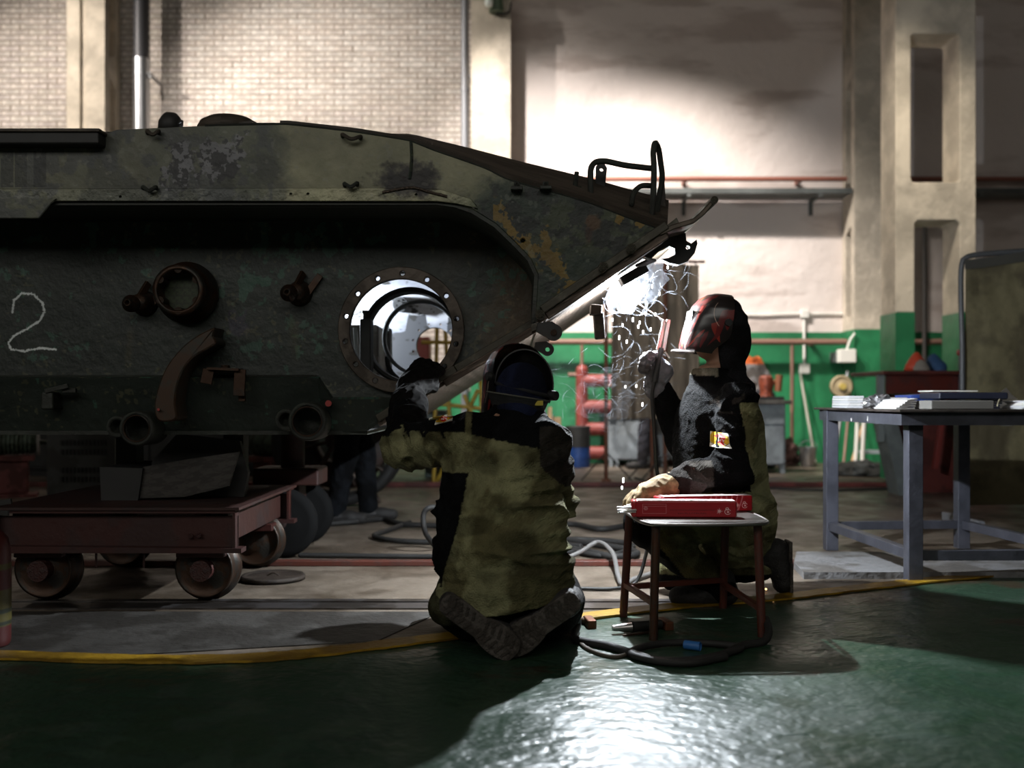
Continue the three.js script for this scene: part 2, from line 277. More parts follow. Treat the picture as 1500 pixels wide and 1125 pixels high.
// columns of two branches with openings between them
function column(name, parts) { const o = new THREE.Group(); o.name = name; o.userData.kind = 'structure'; scene.add(o); local(o); for (const [n, g, m] of parts) part(n, g, m, o); return o; }
const rect = (a, b, c, d) => [[a, c], [b, c], [b, d], [a, d]];
{
  const slots = [[3.75, 5.33], [5.62, 7.2]], low = [[0.2, 1.8], [1.9, 3.3]];
  const wallColumn = (n, x0, x1, groove) => column(n, [
    ['shaft', [plateYZ(rect(13.6, WALL, 1.86, ROOM.h), x0, x1, [...slots, [1.95, 3.3]].map(([a, b]) => [[13.74, a], [13.96, a + 0.1], [13.96, b - 0.1], [13.74, b]])), ...(groove ? [bounds(x0 - 0.02, x0 + 0.16, 1.9, ROOM.h, 13.56, 13.6), bounds(x0 + 0.25, x1 + 0.0, 1.9, ROOM.h, 13.56, 13.6)] : [])], mColumn],
    ['painted_base', bounds(x0 - 0.005, x1 + 0.005, 0, 1.86, 13.595, WALL), mGreen]]);
  wallColumn('trim_1', -6.05, -5.55, true); wallColumn('trim_2', -0.56, -0.02, false); wallColumn('trim_3', 4.68, 5.2, false);
  // the free-standing column of the next bay: one face with tall openings, rounded at their corners
  const X0 = 4.24, X1 = 5.13, hole = (a, b, c, d, r = 0.05) => { const p = new THREE.Path(); p.moveTo(a + r, c); p.lineTo(b - r, c); p.quadraticCurveTo(b, c, b, c + r); p.lineTo(b, d - r); p.quadraticCurveTo(b, d, b - r, d); p.lineTo(a + r, d); p.quadraticCurveTo(a, d, a, d - r); p.lineTo(a, c + r); p.quadraticCurveTo(a, c, a + r, c); return p; };
  column('trim_4', [
    ['shaft', plateXY([[X0, 1.86], [4.45, 1.86], [4.45, 2.84], [4.49, 2.88], [4.91, 2.88], [4.95, 2.84], [4.95, 1.86], [X1, 1.86], [X1, ROOM.h], [X0, ROOM.h]], 11.0, 11.45, [hole(4.41, 4.95, 3.3, 4.94), hole(4.41, 4.95, 5.45, 7.1)], 0.01), mColumn],
    ['painted_base', plateXY([[X0 - 0.004, 0], [X1 + 0.004, 0], [X1 + 0.004, 1.86], [4.95, 1.86], [4.95, 0.95], [4.45, 0.95], [4.45, 1.86], [X0 - 0.004, 1.86]], 10.995, 11.455), mGreen]]);
}
// painted green floor coat in front of the yellow line; the line itself; rails sunk in the floor
const lineEdge = [[-900, 962], [-400, 962], [0, 965], [150, 970], [300, 971], [400, 967], [500, 957], [600, 944], [680, 934], [760, 922], [860, 907], [1000, 891], [1140, 879], [1250, 866], [1340, 856], [1500, 840], [1750, 822], [2300, 800]].map(([x, y]) => ground(x, y));
const lineCurve = new THREE.CatmullRomCurve3(lineEdge, false, 'centripetal').getPoints(140);
{
  const S = 1024, span = 7.2;
  const wear = (x, d) => { const q = noise3(x * 1.1, d * 1.6, 3) + 0.5 * noise3(x * 3, d * 4, 7); const patch = smooth(1, 0.5, Math.hypot((x - 1.18) / 0.36, (d - 3.45) / 0.26)) ; return smooth(0.35, 0.75, q * 0.75 + patch * 0.0 - 0.25 + 0.35 * smooth(0.9, 1.5, x) * smooth(3.7, 4.1, d) + 0.25 * noise3(x * 14, d * 26, 1)); };
  const t = dataTex(S, (i, px, py) => {
    const x = -3.6 + px / S * span, d = py / S * span, w = wear(x, d) * smooth(2.9, 3.4, d), n = 0.72 + 0.28 * N1[(py % 512) * 512 + px % 512], s = smooth(0.72, 0.78, N2[(py * 2 % 512) * 512 + px * 2 % 512]) * 0.35;
    return [mix(0.024, 0.045, w) * n + s * 0.03, mix(0.056, 0.036, w) * n + s * 0.03, mix(0.033, 0.022, w) * n + s * 0.03];
  }, span); t.offset.set(0.5, 0);
  const lumps = fbm(1024, 56, 3, 909, 1, 1.2, 0.6), big = fbm(1024, 5, 3, 911);
  const tb = dataTex(1024, (i) => lumps[i] * 0.62 + big[i] * 0.38);
  const mCoat = new THREE.MeshPhysicalMaterial({ color: 0xffffff, map: t, roughness: 0.5, roughnessMap: rep(T.rough, 1.3), bumpMap: rep(tb, 2.6), bumpScale: 0.0062 });
  const pts = lineCurve.map((p) => [p.x, -p.z]);
  const g = new THREE.ExtrudeGeometry(shapeOf([[-9, -4.15], [9, -4.15], ...pts.slice().reverse()]), { depth: 0.006, bevelEnabled: false }).rotateX(-Math.PI / 2); boxUV(g);
  const uv = g.attributes.uv, p = g.attributes.position; for (let i = 0; i < p.count; i++) uv.setXY(i, p.getX(i), -p.getZ(i));
  struct('trim_5', g, mCoat);
  const rows = lineCurve.map((c, i) => { const a = lineCurve[Math.max(0, i - 1)], b = lineCurve[Math.min(lineCurve.length - 1, i + 1)], n = new V3(b.z - a.z, 0, a.x - b.x).normalize(), w = 0.05 + 0.008 * noise3(i * 0.3, 1, 1); return [new V3(c.x - n.x * w, 0.009, c.z - n.z * w), new V3(c.x + n.x * (w + 0.006 * noise3(i * 0.5, 5, 5)), 0.009, c.z + n.z * w)]; });
  const mYellow = M([0.34, 0.2, 0.012], { tile: T.grime, size: 0.8, rough: 0.45, bump: 0.004, bumpSize: 0.2 });
  const gl = thick(loft(rows), 0.008); boxUV(gl);
  struct('trim_6', gl, mYellow);
}
const mRail = M([0.16, 0.15, 0.15], { tile: T.grime, size: 0.6, rough: 0.35, metal: 0.8, bump: 0.002 }), mRailRed = M([0.085, 0.03, 0.022], { tile: T.rust, size: 0.8, rough: 0.6, bump: 0.003 });
const mSlab = M([0.2, 0.2, 0.205], { tile: T.grime, size: 1.1, rough: 0.55, bump: 0.01, bumpSize: 0.5 });
const railGeo = (d, x0, x1, h) => [bounds(x0, x1, 0.0, h, d - 0.035, d + 0.035, 0.006), bounds(x0, x1, 0.0, 0.008, d + 0.04, d + 0.09), bounds(x0, x1, 0, 0.007, d - 0.1, d - 0.05)];
single('rail', railGeo(4.36, -9, 0.86, 0.004), mRail, 'worn steel rail flush with the floor in front of the red trolley', 'rail', 'trolley rails');
single('rail', [bounds(-9, 9, 0, 0.03, 5.36, 5.42, 0.006)], mRailRed, 'rusty red rail on the dirty concrete just behind the trolley', 'rail', 'trolley rails');
single('rail', bounds(-9, 9, 0, 0.05, 10.2, 10.3, 0.01), M([0.16, 0.035, 0.028], { tile: T.grime, size: 1, rough: 0.6 }), 'long red rail across the far floor beneath the welding screen', 'rail');
struct('trim_7', slabXZ([[1.46, 4.98], [3.9, 5.0], [4.2, 5.62], [1.62, 5.66], [1.5, 5.3]], 0.0, 0.035), mSlab);
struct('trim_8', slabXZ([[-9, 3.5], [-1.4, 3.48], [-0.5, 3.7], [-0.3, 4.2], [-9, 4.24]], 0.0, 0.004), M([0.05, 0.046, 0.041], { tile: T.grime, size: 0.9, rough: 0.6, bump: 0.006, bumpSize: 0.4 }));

// pipes, ducts and fittings on the far wall
const mPipeRed = M([0.34, 0.13, 0.09], { tile: T.mottle, size: 1, rough: 0.5 }), mGreyPipe = M([0.2, 0.205, 0.22], { rough: 0.45, metal: 0.3 }), mZinc = M([0.5, 0.51, 0.53], { tile: T.streak, size: 0.7, rough: 0.32, metal: 0.9 });
const mTray = M([0.12, 0.13, 0.125], { tile: T.mottle, size: 1, rough: 0.6 }), mWhite = M([0.75, 0.73, 0.68], { rough: 0.5 }), mBrownPipe = M([0.27, 0.15, 0.11], { tile: T.mottle, size: 1, rough: 0.55 });
const Z = (d) => -d;
for (const [a, b, at_, lab] of [[0.03, 4.66, [1, 2.4, 4], 'long red-brown pipe high across the pale plaster wall behind the nose'], [5.23, 11, [5.8, 8], 'red-brown pipe high on the shaded wall behind the near column']]) single('water_pipe', [rod(new V3(a, 3.97, Z(13.87)), new V3(b, 3.97, Z(13.87)), 0.035), ...at_.map((x) => bounds(x, x + 0.04, 3.93, 3.99, 13.87, WALL - 0.002))], mPipeRed, lab, 'pipe');
for (const [X0, X1, lab] of [[0.02, 4.66, 'grey cable tray with bundled cables under the red-brown pipe, left of the columns'], [5.23, 11, 'grey cable tray with bundled cables on the shaded wall right of the columns']]) { const t = thing('cable_tray', lab, 'cable tray', [X0, 3.74, Z(13.8)]);
  part('tray', [bounds(X0, X1, 3.72, 3.735, 13.62, 14.0), bounds(X0, X1, 3.72, 3.79, 13.61, 13.625), bounds(X0, X1, 3.72, 3.79, 13.99, 14.0)], mTray, t);
  for (let k = 0; k < 4; k++) part('cable', tube([0, 0.2, 0.4, 0.6, 0.8, 1].map((q) => X0 + q * (X1 - X0)).map((x) => new V3(x, 3.765 + 0.012 * Math.sin(x * 1.7 + k * 2), Z(13.68 + k * 0.07 + 0.015 * Math.sin(x + k)))), 0.022, 60, 6), M([0.02 + 0.01 * k, 0.035, 0.04], { rough: 0.6 }), t);
  for (const x of [0.6, 2.4, 4.2, 6.4, 8.5]) if (x > X0 && x < X1) part('bracket', [bounds(x, x + 0.05, 3.68, 3.72, 13.62, WALL - 0.002), bounds(x, x + 0.05, 3.5, 3.7, WALL - 0.04, WALL - 0.002)], mTray, t); }
single('water_pipe', [rod(new V3(0.4, 1.7, Z(13.86)), new V3(4.66, 1.7, Z(13.86)), 0.042), ...[1.4, 2.9, 4.2].map((x) => bounds(x, x + 0.04, 1.66, 1.72, 13.86, WALL - 0.01))], mBrownPipe, 'brown heating pipe along the top of the green dado', 'pipe');
single('water_pipe', rod(new V3(5.25, 1.7, Z(13.86)), new V3(9, 1.7, Z(13.86)), 0.042), mBrownPipe, 'brown heating pipe seen through the opening of the near column', 'pipe');
single('water_pipe', rod(new V3(5.72, 0.0, Z(13.8)), new V3(5.72, 3.6, Z(13.8)), 0.03), M([0.05, 0.045, 0.04], { rough: 0.6 }), 'dark upright pipe behind the lower opening of the near column', 'pipe');
single('drain_pipe', [rod(new V3(-0.66, 0.1, Z(13.92)), new V3(-0.66, 8.5, Z(13.92)), 0.055, 0.055, 16), ...[3.4, 5.2, 7].map((y) => rod(new V3(-0.66, y, Z(13.92)), new V3(-0.66, y + 0.06, Z(13.92)), 0.064, 0.064, 16)), bounds(-0.6, -0.54, 5.4, 5.44, 13.9, 14.1)], mGreyPipe, 'slim grey upright pipe at the edge of the brick wall', 'pipe');
{ const t = thing('ventilation_duct', 'round metal duct, dark spiral hose above and bright zinc below, on the brick wall', 'duct', [-5.12, 0, Z(13.75)]);
  part('zinc_duct', [rod(new V3(-5.12, 0.3, Z(13.75)), new V3(-5.12, 5.6, Z(13.75)), 0.112, 0.112, 24), ...[5.36, 4.4, 3.2].map((y) => rod(new V3(-5.12, y, Z(13.75)), new V3(-5.12, y + 0.03, Z(13.75)), 0.118, 0.118, 24))], mZinc, t);
  const prof = [[0.0, 5.56]]; for (let k = 0; k < 58; k++) prof.push([0.098 + (k % 2) * 0.014, 5.56 + k * 0.05]); prof.push([0, 8.5]);
  part('spiral_hose', lathe(prof, 24).translate(-5.12, 0, Z(13.75)), M([0.055, 0.055, 0.06], { rough: 0.5, metal: 0.4 }), t);
  part('cable_clip', [bounds(-5.0, -4.96, 5.34, 5.38, 13.7, WALL), new THREE.SphereGeometry(0.025, 8, 6).translate(-4.98, 5.38, Z(13.68))], mZinc, t); }
{ const t = thing('wall_lamp', 'small round wall lamp fixed near the top of the middle column', 'lamp', at(727, 6, 13.55));
  part('lamp_body', [rod(at(727, 18, 13.5), at(727, -14, 13.5), 0.1, 0.075, 16), bounds(-0.3, -0.13, 6.3, 6.42, 13.45, 13.6)], M([0.1, 0.14, 0.09], { rough: 0.5 }), t);
  part('lamp_glass', lathe([[0, -0.06], [0.045, -0.05], [0.06, 0], [0.05, 0.08], [0, 0.09]], 16).translate(...at(716, 4, 13.36).toArray()), M([0.7, 0.75, 0.7], { rough: 0.15 }), t);
  part('lamp_cable', tube([at(724, 17, 13.5), at(735, 21, 13.52), at(746, 16, 13.56), at(748, 5, 13.6)], 0.012), M([0.05, 0.05, 0.05]), t); }
{ const y = EYE + (CY - 460) / F * WALL, t = thing('electric_conduit', 'thin white cable conduit with a junction box on the plaster wall', 'conduit', [4.13, 1.3, Z(14.07)]);
  part('conduit_run', tube([[3.1, y], [3.5, y - 0.015], [4.0, y], [4.13, y], [4.6, y + 0.0], [5.0, y - 0.03]].map(([a, b]) => new V3(a, b, Z(14.07))), 0.014), mWhite, t);
  part('junction_box', bounds(4.08, 4.19, y - 0.06, y + 0.05, 14.03, 14.1, 0.01), mWhite, t);
  part('conduit_drop', rod(new V3(4.13, y, Z(14.07)), new V3(4.13, 1.38, Z(14.07)), 0.018), mWhite, t);
  part('light_switch', bounds(4.06, 4.2, 1.26, 1.4, 14.02, 14.1, 0.015), mWhite, t); }
{ const t = thing('fuse_box', 'small white electric box beside the far column on the green wall', 'fuse box', [4.5, 1.42, Z(13.5)]);
  part('box_body', bounds(4.44, 4.66, 1.4, 1.58, 13.47, 13.62, 0.01), mWhite, t); part('box_cable', tube([new V3(4.56, 1.58, Z(13.55)), new V3(4.6, 1.7, Z(13.55)), new V3(4.67, 1.8, Z(13.56))], 0.015), mWhite, t); part('box_mount', bounds(4.5, 4.66, 1.42, 1.56, 13.6, WALL, 0), mTray, t); }
// bodies of the unseen flood lamps, out of view above
UNSEEN_FLOODS.forEach(([x, y, d, tx, ty, td], k) => {
  const p = new V3(x, y, -d), q = new V3(tx, ty, -td), dir = q.clone().sub(p).normalize(), t = thing('unseen_flood_lamp', ['unseen flood lamp placed to light the end wall, furthest left', 'unseen flood lamp placed to light the end wall, second from the left', 'unseen flood lamp placed to light the end wall, third from the left', 'unseen flood lamp placed to light the end wall, fourth from the left', 'unseen flood lamp placed to light the free-standing column, furthest right'][k], 'lamp', p);
  const back = p.clone().addScaledVector(dir, -0.04), shell = aim(lathe([[0, -0.26], [0.1, -0.25], [0.13, -0.14], [0.24, 0], [0.25, 0.02], [0.235, 0.02], [0.12, -0.12], [0, -0.13]], 24), back, q);
  part('lamp_shade', shell, mTray, t);
  part('lamp_glass', aim(new THREE.CylinderGeometry(0.2, 0.2, 0.01, 24).translate(0, -0.035, 0), back, q), M([0.8, 0.8, 0.8], { rough: 0.4, emissive: new THREE.Color(1, 0.95, 0.85), emissiveIntensity: 4 }), t);
  part('hanger', rod(p.clone().addScaledVector(dir, -0.22), new V3(x, ROOM.h, -d), 0.015), mTray, t);
});

// ---------------------------------------------------------------- the armoured hull on its trolley
const D0 = 4.05, D1 = 4.45, DF = 6.95, DG = 6.55;       // near sponson, near hull side, and the same on the far side
const px0 = (p) => p.map(([x, y]) => P2(x, y, D0)), lerpAt = (pts) => (x) => { if (x <= pts[0][0]) return pts[0][1]; for (let i = 1; i < pts.length; i++) if (x <= pts[i][0]) return mix(pts[i - 1][1], pts[i][1], (x - pts[i - 1][0]) / (pts[i][0] - pts[i - 1][0])); return pts[pts.length - 1][1]; };
// paint of the sponson and nose plates, laid out in metres over x and height
const U0 = -3.0, UW = 3.9, VH0 = 0.7, VH = 1.45, TW = 2048, TH = 768;
function hullPaint(fn, seed) {
  const n1 = fbm(512, 5, 7, seed), n2 = fbm(512, 16, 5, seed + 1), n3 = fbm(512, 60, 2, seed + 2), n4 = fbm(512, 2, 6, seed + 3, 1, 3);
  const smp = (n, x, y, s) => { const a = Math.floor(((x * s % 1) + 1) % 1 * 512), b = Math.floor(((y * s % 1) + 1) % 1 * 512); return n[(b % 512) * 512 + a % 512]; };
  const t = dataTex(TW, (i, a, b) => fn(U0 + a / TW * UW, VH0 + b / TH * VH, (s) => smp(n1, U0 + a / TW * UW, b / TH * VH, s), (s) => smp(n2, U0 + a / TW * UW, b / TH * VH, s), (s) => smp(n3, U0 + a / TW * UW, b / TH * VH, s), (s) => smp(n4, U0 + a / TW * UW, b / TH * VH, s)), 1, TH);
  t.colorSpace = THREE.SRGBColorSpace; t.wrapS = t.wrapT = THREE.ClampToEdgeWrapping; t.repeat.set(1 / UW, 1 / VH); t.offset.set(-U0 / UW, -VH0 / VH); return t;
}
const blend = (a, b, t) => [mix(a[0], b[0], t), mix(a[1], b[1], t), mix(a[2], b[2], t)];
const spot = (x, y, p, rx, ry) => { const [a, b] = p; return Math.hypot((x - a) / rx, (y - b) / ry); };
const q0 = (x, y) => P2(x, y, D0), q1 = (x, y) => P2(x, y, D1);
const upperTex = hullPaint((x, y, n1, n2, n3, n4) => {
  const px = CX + x * 360, py = CY - (y - EYE) * 360, a = n1(0.9), b = n2(1.2), f = n3(1.5);
  let c = blend([0.3, 0.32, 0.27], [0.4, 0.4, 0.33], a);
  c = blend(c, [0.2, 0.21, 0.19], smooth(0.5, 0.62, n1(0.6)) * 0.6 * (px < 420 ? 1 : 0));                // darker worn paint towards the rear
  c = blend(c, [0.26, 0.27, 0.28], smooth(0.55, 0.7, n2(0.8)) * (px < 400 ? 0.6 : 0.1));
  const pale = smooth(395, 440, px + 30 * (b - 0.5)) * smooth(0, 1, (880 - px) / 90 + (300 - py) / 90 - 0.6);
  c = blend(c, blend([0.47, 0.47, 0.37], [0.53, 0.52, 0.42], b), pale);                                   // pale primer
  const nose = smooth(675, 745, px + (py - 270) * 0.8 + 20 * (b - 0.5)) * smooth(248, 285, py + (b - 0.5) * 24 - (px > 800 ? (px - 800) * 0.12 : 0));
  c = blend(c, blend([0.13, 0.18, 0.14], [0.2, 0.23, 0.15], smooth(0.35, 0.65, n1(1.1))), nose);
  c = blend(c, [0.07, 0.09, 0.08], nose * smooth(0.58, 0.7, n2(0.9)) * 0.8);
  const peel = smooth(1, 0.72, Math.min(spot(px, py, [318, 232], 42, 34), spot(px, py, [262, 238], 34, 44)) + (n2(2.2) - 0.5) * 1.1 + (n1(1.7) - 0.5) * 0.8);
  c = blend(c, blend([0.16, 0.16, 0.17], [0.45, 0.45, 0.47], smooth(0.52, 0.6, n2(3.1))), peel * 0.9);      // bare patch with flakes
  for (const u of [10, 30, 58]) c = blend(c, [0.13, 0.14, 0.14], (Math.abs(px - u) < 9 && py > 222 && py < 275 ? 0.6 : 0) * smooth(0.3, 0.5, b + 0.1));
  const burn = smooth(1.05, 0.35, spot(px, py, [602, 266], 62, 34) + (n2(1.9) - 0.5) * 0.7);
  c = blend(c, [0.07, 0.055, 0.055], burn * 0.95);
  const arcY = lerpAt([[690, 300], [735, 318], [755, 350], [790, 372], [815, 385], [835, 420], [850, 432], [880, 420]]), yd = Math.abs(py - arcY(px) + 6 * (n2(3) - 0.5));
  const yellow = smooth(0.6, 0.68, n2(2.6) * 0.7 + f * 0.25 + smooth(18, 2, yd) * 0.36 - 0.02) * (px > 722 && px < 880 ? 1 : 0) * smooth(34, 14, yd);
  const y2 = smooth(1.05, 0.9, Math.min(spot(px, py, [907, 321], 6, 8), spot(px, py, [938, 329], 7, 5), spot(px, py, [843, 428], 20, 13), spot(px, py, [800, 360], 8, 22)) + (n2(4) - 0.5) * 1.2);
  c = blend(c, [0.46, 0.36, 0.1], Math.max(yellow, y2) * 0.9);
  c = blend(c, [0.34, 0.22, 0.1], smooth(1.1, 0.6, spot(px, py, [868, 325], 15, 14) + (n2(3) - 0.5) * 0.5) * 0.8);
  c = blend(c, [0.25, 0.13, 0.07], smooth(1.1, 0.5, spot(px, py, [862, 345], 7, 16) + (n2(3) - 0.5) * 0.5) * 0.6);
  const scr = smooth(0.79, 0.83, n3(0.7) * 0.75 + n4(3) * 0.25); c = blend(c, [0.5, 0.5, 0.46], scr * 0.35);
  return c.map((v) => v * (0.86 + 0.22 * n2(0.5)));
}, 1300);
const lowerTex = hullPaint((x, y, n1, n2, n3, n4) => {
  const px = CX + x * 327.6, py = CY - (y - EYE) * 327.6;
  let c = blend([0.115, 0.145, 0.125], [0.155, 0.18, 0.155], n1(0.7));
  c = blend(c, [0.3, 0.24, 0.16], smooth(600, 760, px) * smooth(0.3, 0.7, n1(1.1)) * 0.8);                 // bare oily metal towards the nose
  c = blend(c, [0.2, 0.34, 0.28], smooth(0.68, 0.72, n2(1.3) * 0.6 + n1(0.9) * 0.4 + (px > 300 && px < 480 ? 0.05 : -0.02)) * 0.7);
  c = blend(c, [0.19, 0.18, 0.22], smooth(1.1, 0.8, spot(px, py, [348, 478], 14, 22) + (n2(2) - 0.5) * 1.3) * 0.9);
  c = blend(c, [0.33, 0.28, 0.15], Math.max(smooth(9, 1, Math.abs(px - 190 + (py - 500) * 0.06)) * smooth(475, 490, py) * smooth(560, 530, py), smooth(12, 2, Math.abs(px - 430)) * smooth(455, 480, py) * smooth(545, 500, py)) * 0.6 * n2(1.3));
  c = blend(c, [0.5, 0.45, 0.3], smooth(0.8, 0.84, n3(0.8) * 0.7 + n2(0.6) * 0.3) * 0.3);
  // the chalked figure 2
  const two = [[18, 458], [20, 440], [32, 430], [48, 431], [62, 444], [65, 457], [58, 470], [40, 482], [20, 492], [12, 503], [16, 512], [36, 515], [58, 510], [81, 512]];
  let d = 99; for (let i = 1; i < two.length; i++) { const [ax, ay] = two[i - 1], [bx, by] = two[i], t = clamp(((px - ax) * (bx - ax) + (py - ay) * (by - ay)) / ((bx - ax) ** 2 + (by - ay) ** 2), 0, 1); d = Math.min(d, Math.hypot(px - ax - (bx - ax) * t, py - ay - (by - ay) * t)); }
  c = blend(c, [0.82, 0.84, 0.84], smooth(2.6, 0.9, d + (n3(3.1) - 0.5) * 2.0));
  return c.map((v) => v * (0.86 + 0.24 * n2(0.7)));
}, 1700);
const mk = (map, o = {}) => { const { bump = 0.004, ...r } = o; const m = new THREE.MeshPhysicalMaterial({ color: 0xffffff, map, roughness: 0.55, ...r }); m.bumpMap = rep(T.bumpA, 0.35); m.bumpScale = bump; return m; };
const mUpper = mk(upperTex), mLower = mk(lowerTex);
const mHull = M([0.03, 0.036, 0.027], { tile: T.grime, size: 0.9, rough: 0.6, bump: 0.004, bumpSize: 0.3 }), mHullBrown = M([0.065, 0.05, 0.036], { tile: T.grime, size: 0.7, rough: 0.6, bump: 0.004, bumpSize: 0.3 });
const mDark = M([0.018, 0.018, 0.017], { tile: T.mottle, size: 0.5, rough: 0.6 }), mSteel = M([0.05, 0.045, 0.038], { tile: T.rust, size: 0.5, rough: 0.45, metal: 0.6, bump: 0.002 }), mBare = M([0.1, 0.075, 0.058], { tile: T.streak, size: 0.35, rough: 0.45, metal: 0.7, bump: 0.003, bumpTile: T.streak, bumpSize: 0.3 });
const mEdge = M([0.1, 0.095, 0.07], { tile: T.grime, size: 0.4, rough: 0.5, metal: 0.3, bump: 0.003 });
const hull = thing('armoured_vehicle', 'stripped armoured vehicle hull with patchy green paint and a chalked figure 2, raised on trolleys', 'armored vehicle', [-1.4, 0.7, -5.5]);
const HX = -4.3;
// outlines
const G = [[-0.66, 0.757], [-0.25, 1.019], [0.13, 1.245], [0.628, 1.583]];
const glacisY = lerpAt(G), glacisX = lerpAt(G.map(([x, y]) => [y, x]));
const topE = [[-800, 192], [155, 196], [170, 190], [300, 184], [420, 182], [520, 193], [600, 206], [633, 219], [710, 246], [743, 262], [830, 287], [866, 298], [910, 315], [967, 336]].map(([x, y]) => q0(x, y));
const topS = [[-800, 215], [300, 214], [420, 205], [600, 201], [687, 222], [767, 243], [867, 267], [977, 298], [1034, 313]].map(([x, y]) => P2(x, y, 4.4));
const arch = [[640, 294], [668, 298], [693, 307], [727, 328], [757, 357], [777, 378], [788, 402], [786, 440], [784, 473]].map(([x, y]) => q0(x, y));
{ // side plate of the sponson and nose, near and far
  const outline = [[HX, q0(0, 296)[1]], ...arch, q0(797, 464), q0(864, 414), q0(948, 356), q0(976, 338), ...topE.slice().reverse().filter((p) => p[0] > HX), [HX, topE[0][1]]];
  const holes = [[694, 302], [766, 352]].map(([x, y]) => { const [a, b] = q0(x, y); return circle(a, b, 0.0085); });
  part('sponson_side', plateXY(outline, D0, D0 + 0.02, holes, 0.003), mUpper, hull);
  part('sponson_side', plateXY(outline, DF - 0.02, DF, [], 0.003), mHull, hull);
}
{ // lip along the lower edge, bolt holes, and the drop tab
  const lip = [[HX, q0(0, 279)[1]], q0(600, 276), q0(650, 279), q0(690, 292), q0(700, 306), q0(668, 299), q0(640, 295.5), [HX, q0(0, 295)[1]]];
  part('side_lip', plateXY(lip, D0 - 0.012, D0, [[178, 289], [427, 285], [452, 285], [610, 286], [646, 286]].map(([x, y]) => circle(...q0(x, y), 0.008)), 0.002), mk(upperTex, { roughness: 0.42, metalness: 0.35 }), hull);
  part('drop_tab', plateXY([[-30, 292], [86, 292], [78, 299], [60, 321], [4, 321], [-14, 305]].map(([x, y]) => q0(x, y)), D0 - 0.02, D0 - 0.008, [], 0.003), mUpper, hull);
  part('weld_seam', tube([[602, 207], [603, 230], [602, 246], [600, 262]].map(([x, y]) => at(x, y, D0 - 0.002)), 0.007, 24, 6), mUpper, hull);
  part('weld_seam', tube([[-200, 278], [100, 278], [300, 278.5], [560, 277], [640, 278]].map(([x, y]) => at(x, y, D0 - 0.003)), 0.004, 60, 5), mHull, hull);
  part('scorched_weld', tube([[560, 282], [580, 278], [605, 275], [628, 281], [655, 288]].map(([x, y], i) => at(x, y, D0 - 0.014)), 0.006, 30, 6), mBare, hull);
  part('fender_rail', bounds(HX, q0(155, 0)[0], q0(0, 217)[1], q0(0, 200)[1], D0 - 0.07, D0 + 0.04, 0.008), mDark, hull);
  part('fender_rail_top', bounds(HX, q0(157, 0)[0], q0(0, 200)[1], q0(0, 195)[1], D0 - 0.075, D0 + 0.3, 0.004), mHullBrown, hull);
}
{ // bevel, deck and far bevel, lofted between the outlines
  const xs = []; for (let x = q0(410, 0)[0]; x < 0.6; x += 0.04) xs.push(x); xs.push(0.628); const e = lerpAt(topE), s = lerpAt(topS);
  const strip = (f, n) => thick(loft(xs.map((x) => f(x))), 0.016);
  const inner = (x) => x + 0.06 * smooth(0.2, 0.63, x);
  part('upper_bevel', strip((x) => [new V3(x, e(x), -D0 - 0.001), new V3(inner(x), s(inner(x)), -4.4)]), mHullBrown, hull);
  part('upper_bevel', strip((x) => [new V3(inner(x), s(inner(x)), -6.6), new V3(x, e(x), -DF)]), mHullBrown, hull);
  part('upper_glacis', strip((x) => [new V3(inner(x), s(inner(x)), -4.4), new V3(inner(x), s(inner(x)), -6.6)]), mHullBrown, hull);
  part('deck', [bounds(HX, q0(412, 0)[0], topS[1][1] - 0.02, topS[1][1] - 0.004, D0 + 0.1, D0 + 0.9), bounds(HX, q0(412, 0)[0], topS[1][1] - 0.02, topS[1][1] - 0.004, DF - 0.9, DF - 0.02)], mHullBrown, hull);
  part('edge_strip', tube(topE.filter((p) => p[0] > -1.6).map(([x, y]) => new V3(x, y, -D0 - 0.004)), 0.006, 120, 6), mHull, hull);
  // the nose lip: the two plates meet and curl up in front
  const lipLow = [[0.6, 1.562], [0.66, 1.59], [0.736, 1.612], [0.783, 1.65], [0.822, 1.7]], lipTop = [[0.6, 1.59], [0.66, 1.612], [0.735, 1.634], [0.772, 1.668], [0.808, 1.706]];
  part('nose_lip', plateXY([...lipLow, ...lipTop.slice().reverse()], D0 - 0.02, DF + 0.02, [], 0.004), M([0.09, 0.07, 0.05], { tile: T.streak, size: 0.5, rough: 0.4, metal: 0.4 }), hull);
  part('nose_lip_roll', rod(new V3(0.818, 1.706, -D0 + 0.03), new V3(0.818, 1.706, -DF), 0.016, 0.016, 10), mEdge, hull);
  part('nose_fillet', plateXY([[0.55, 1.53], [0.628, 1.583], [0.69, 1.6], [0.67, 1.64], [0.62, 1.6]], D0, D0 + 0.4, [], 0.003), mEdge, hull);
}
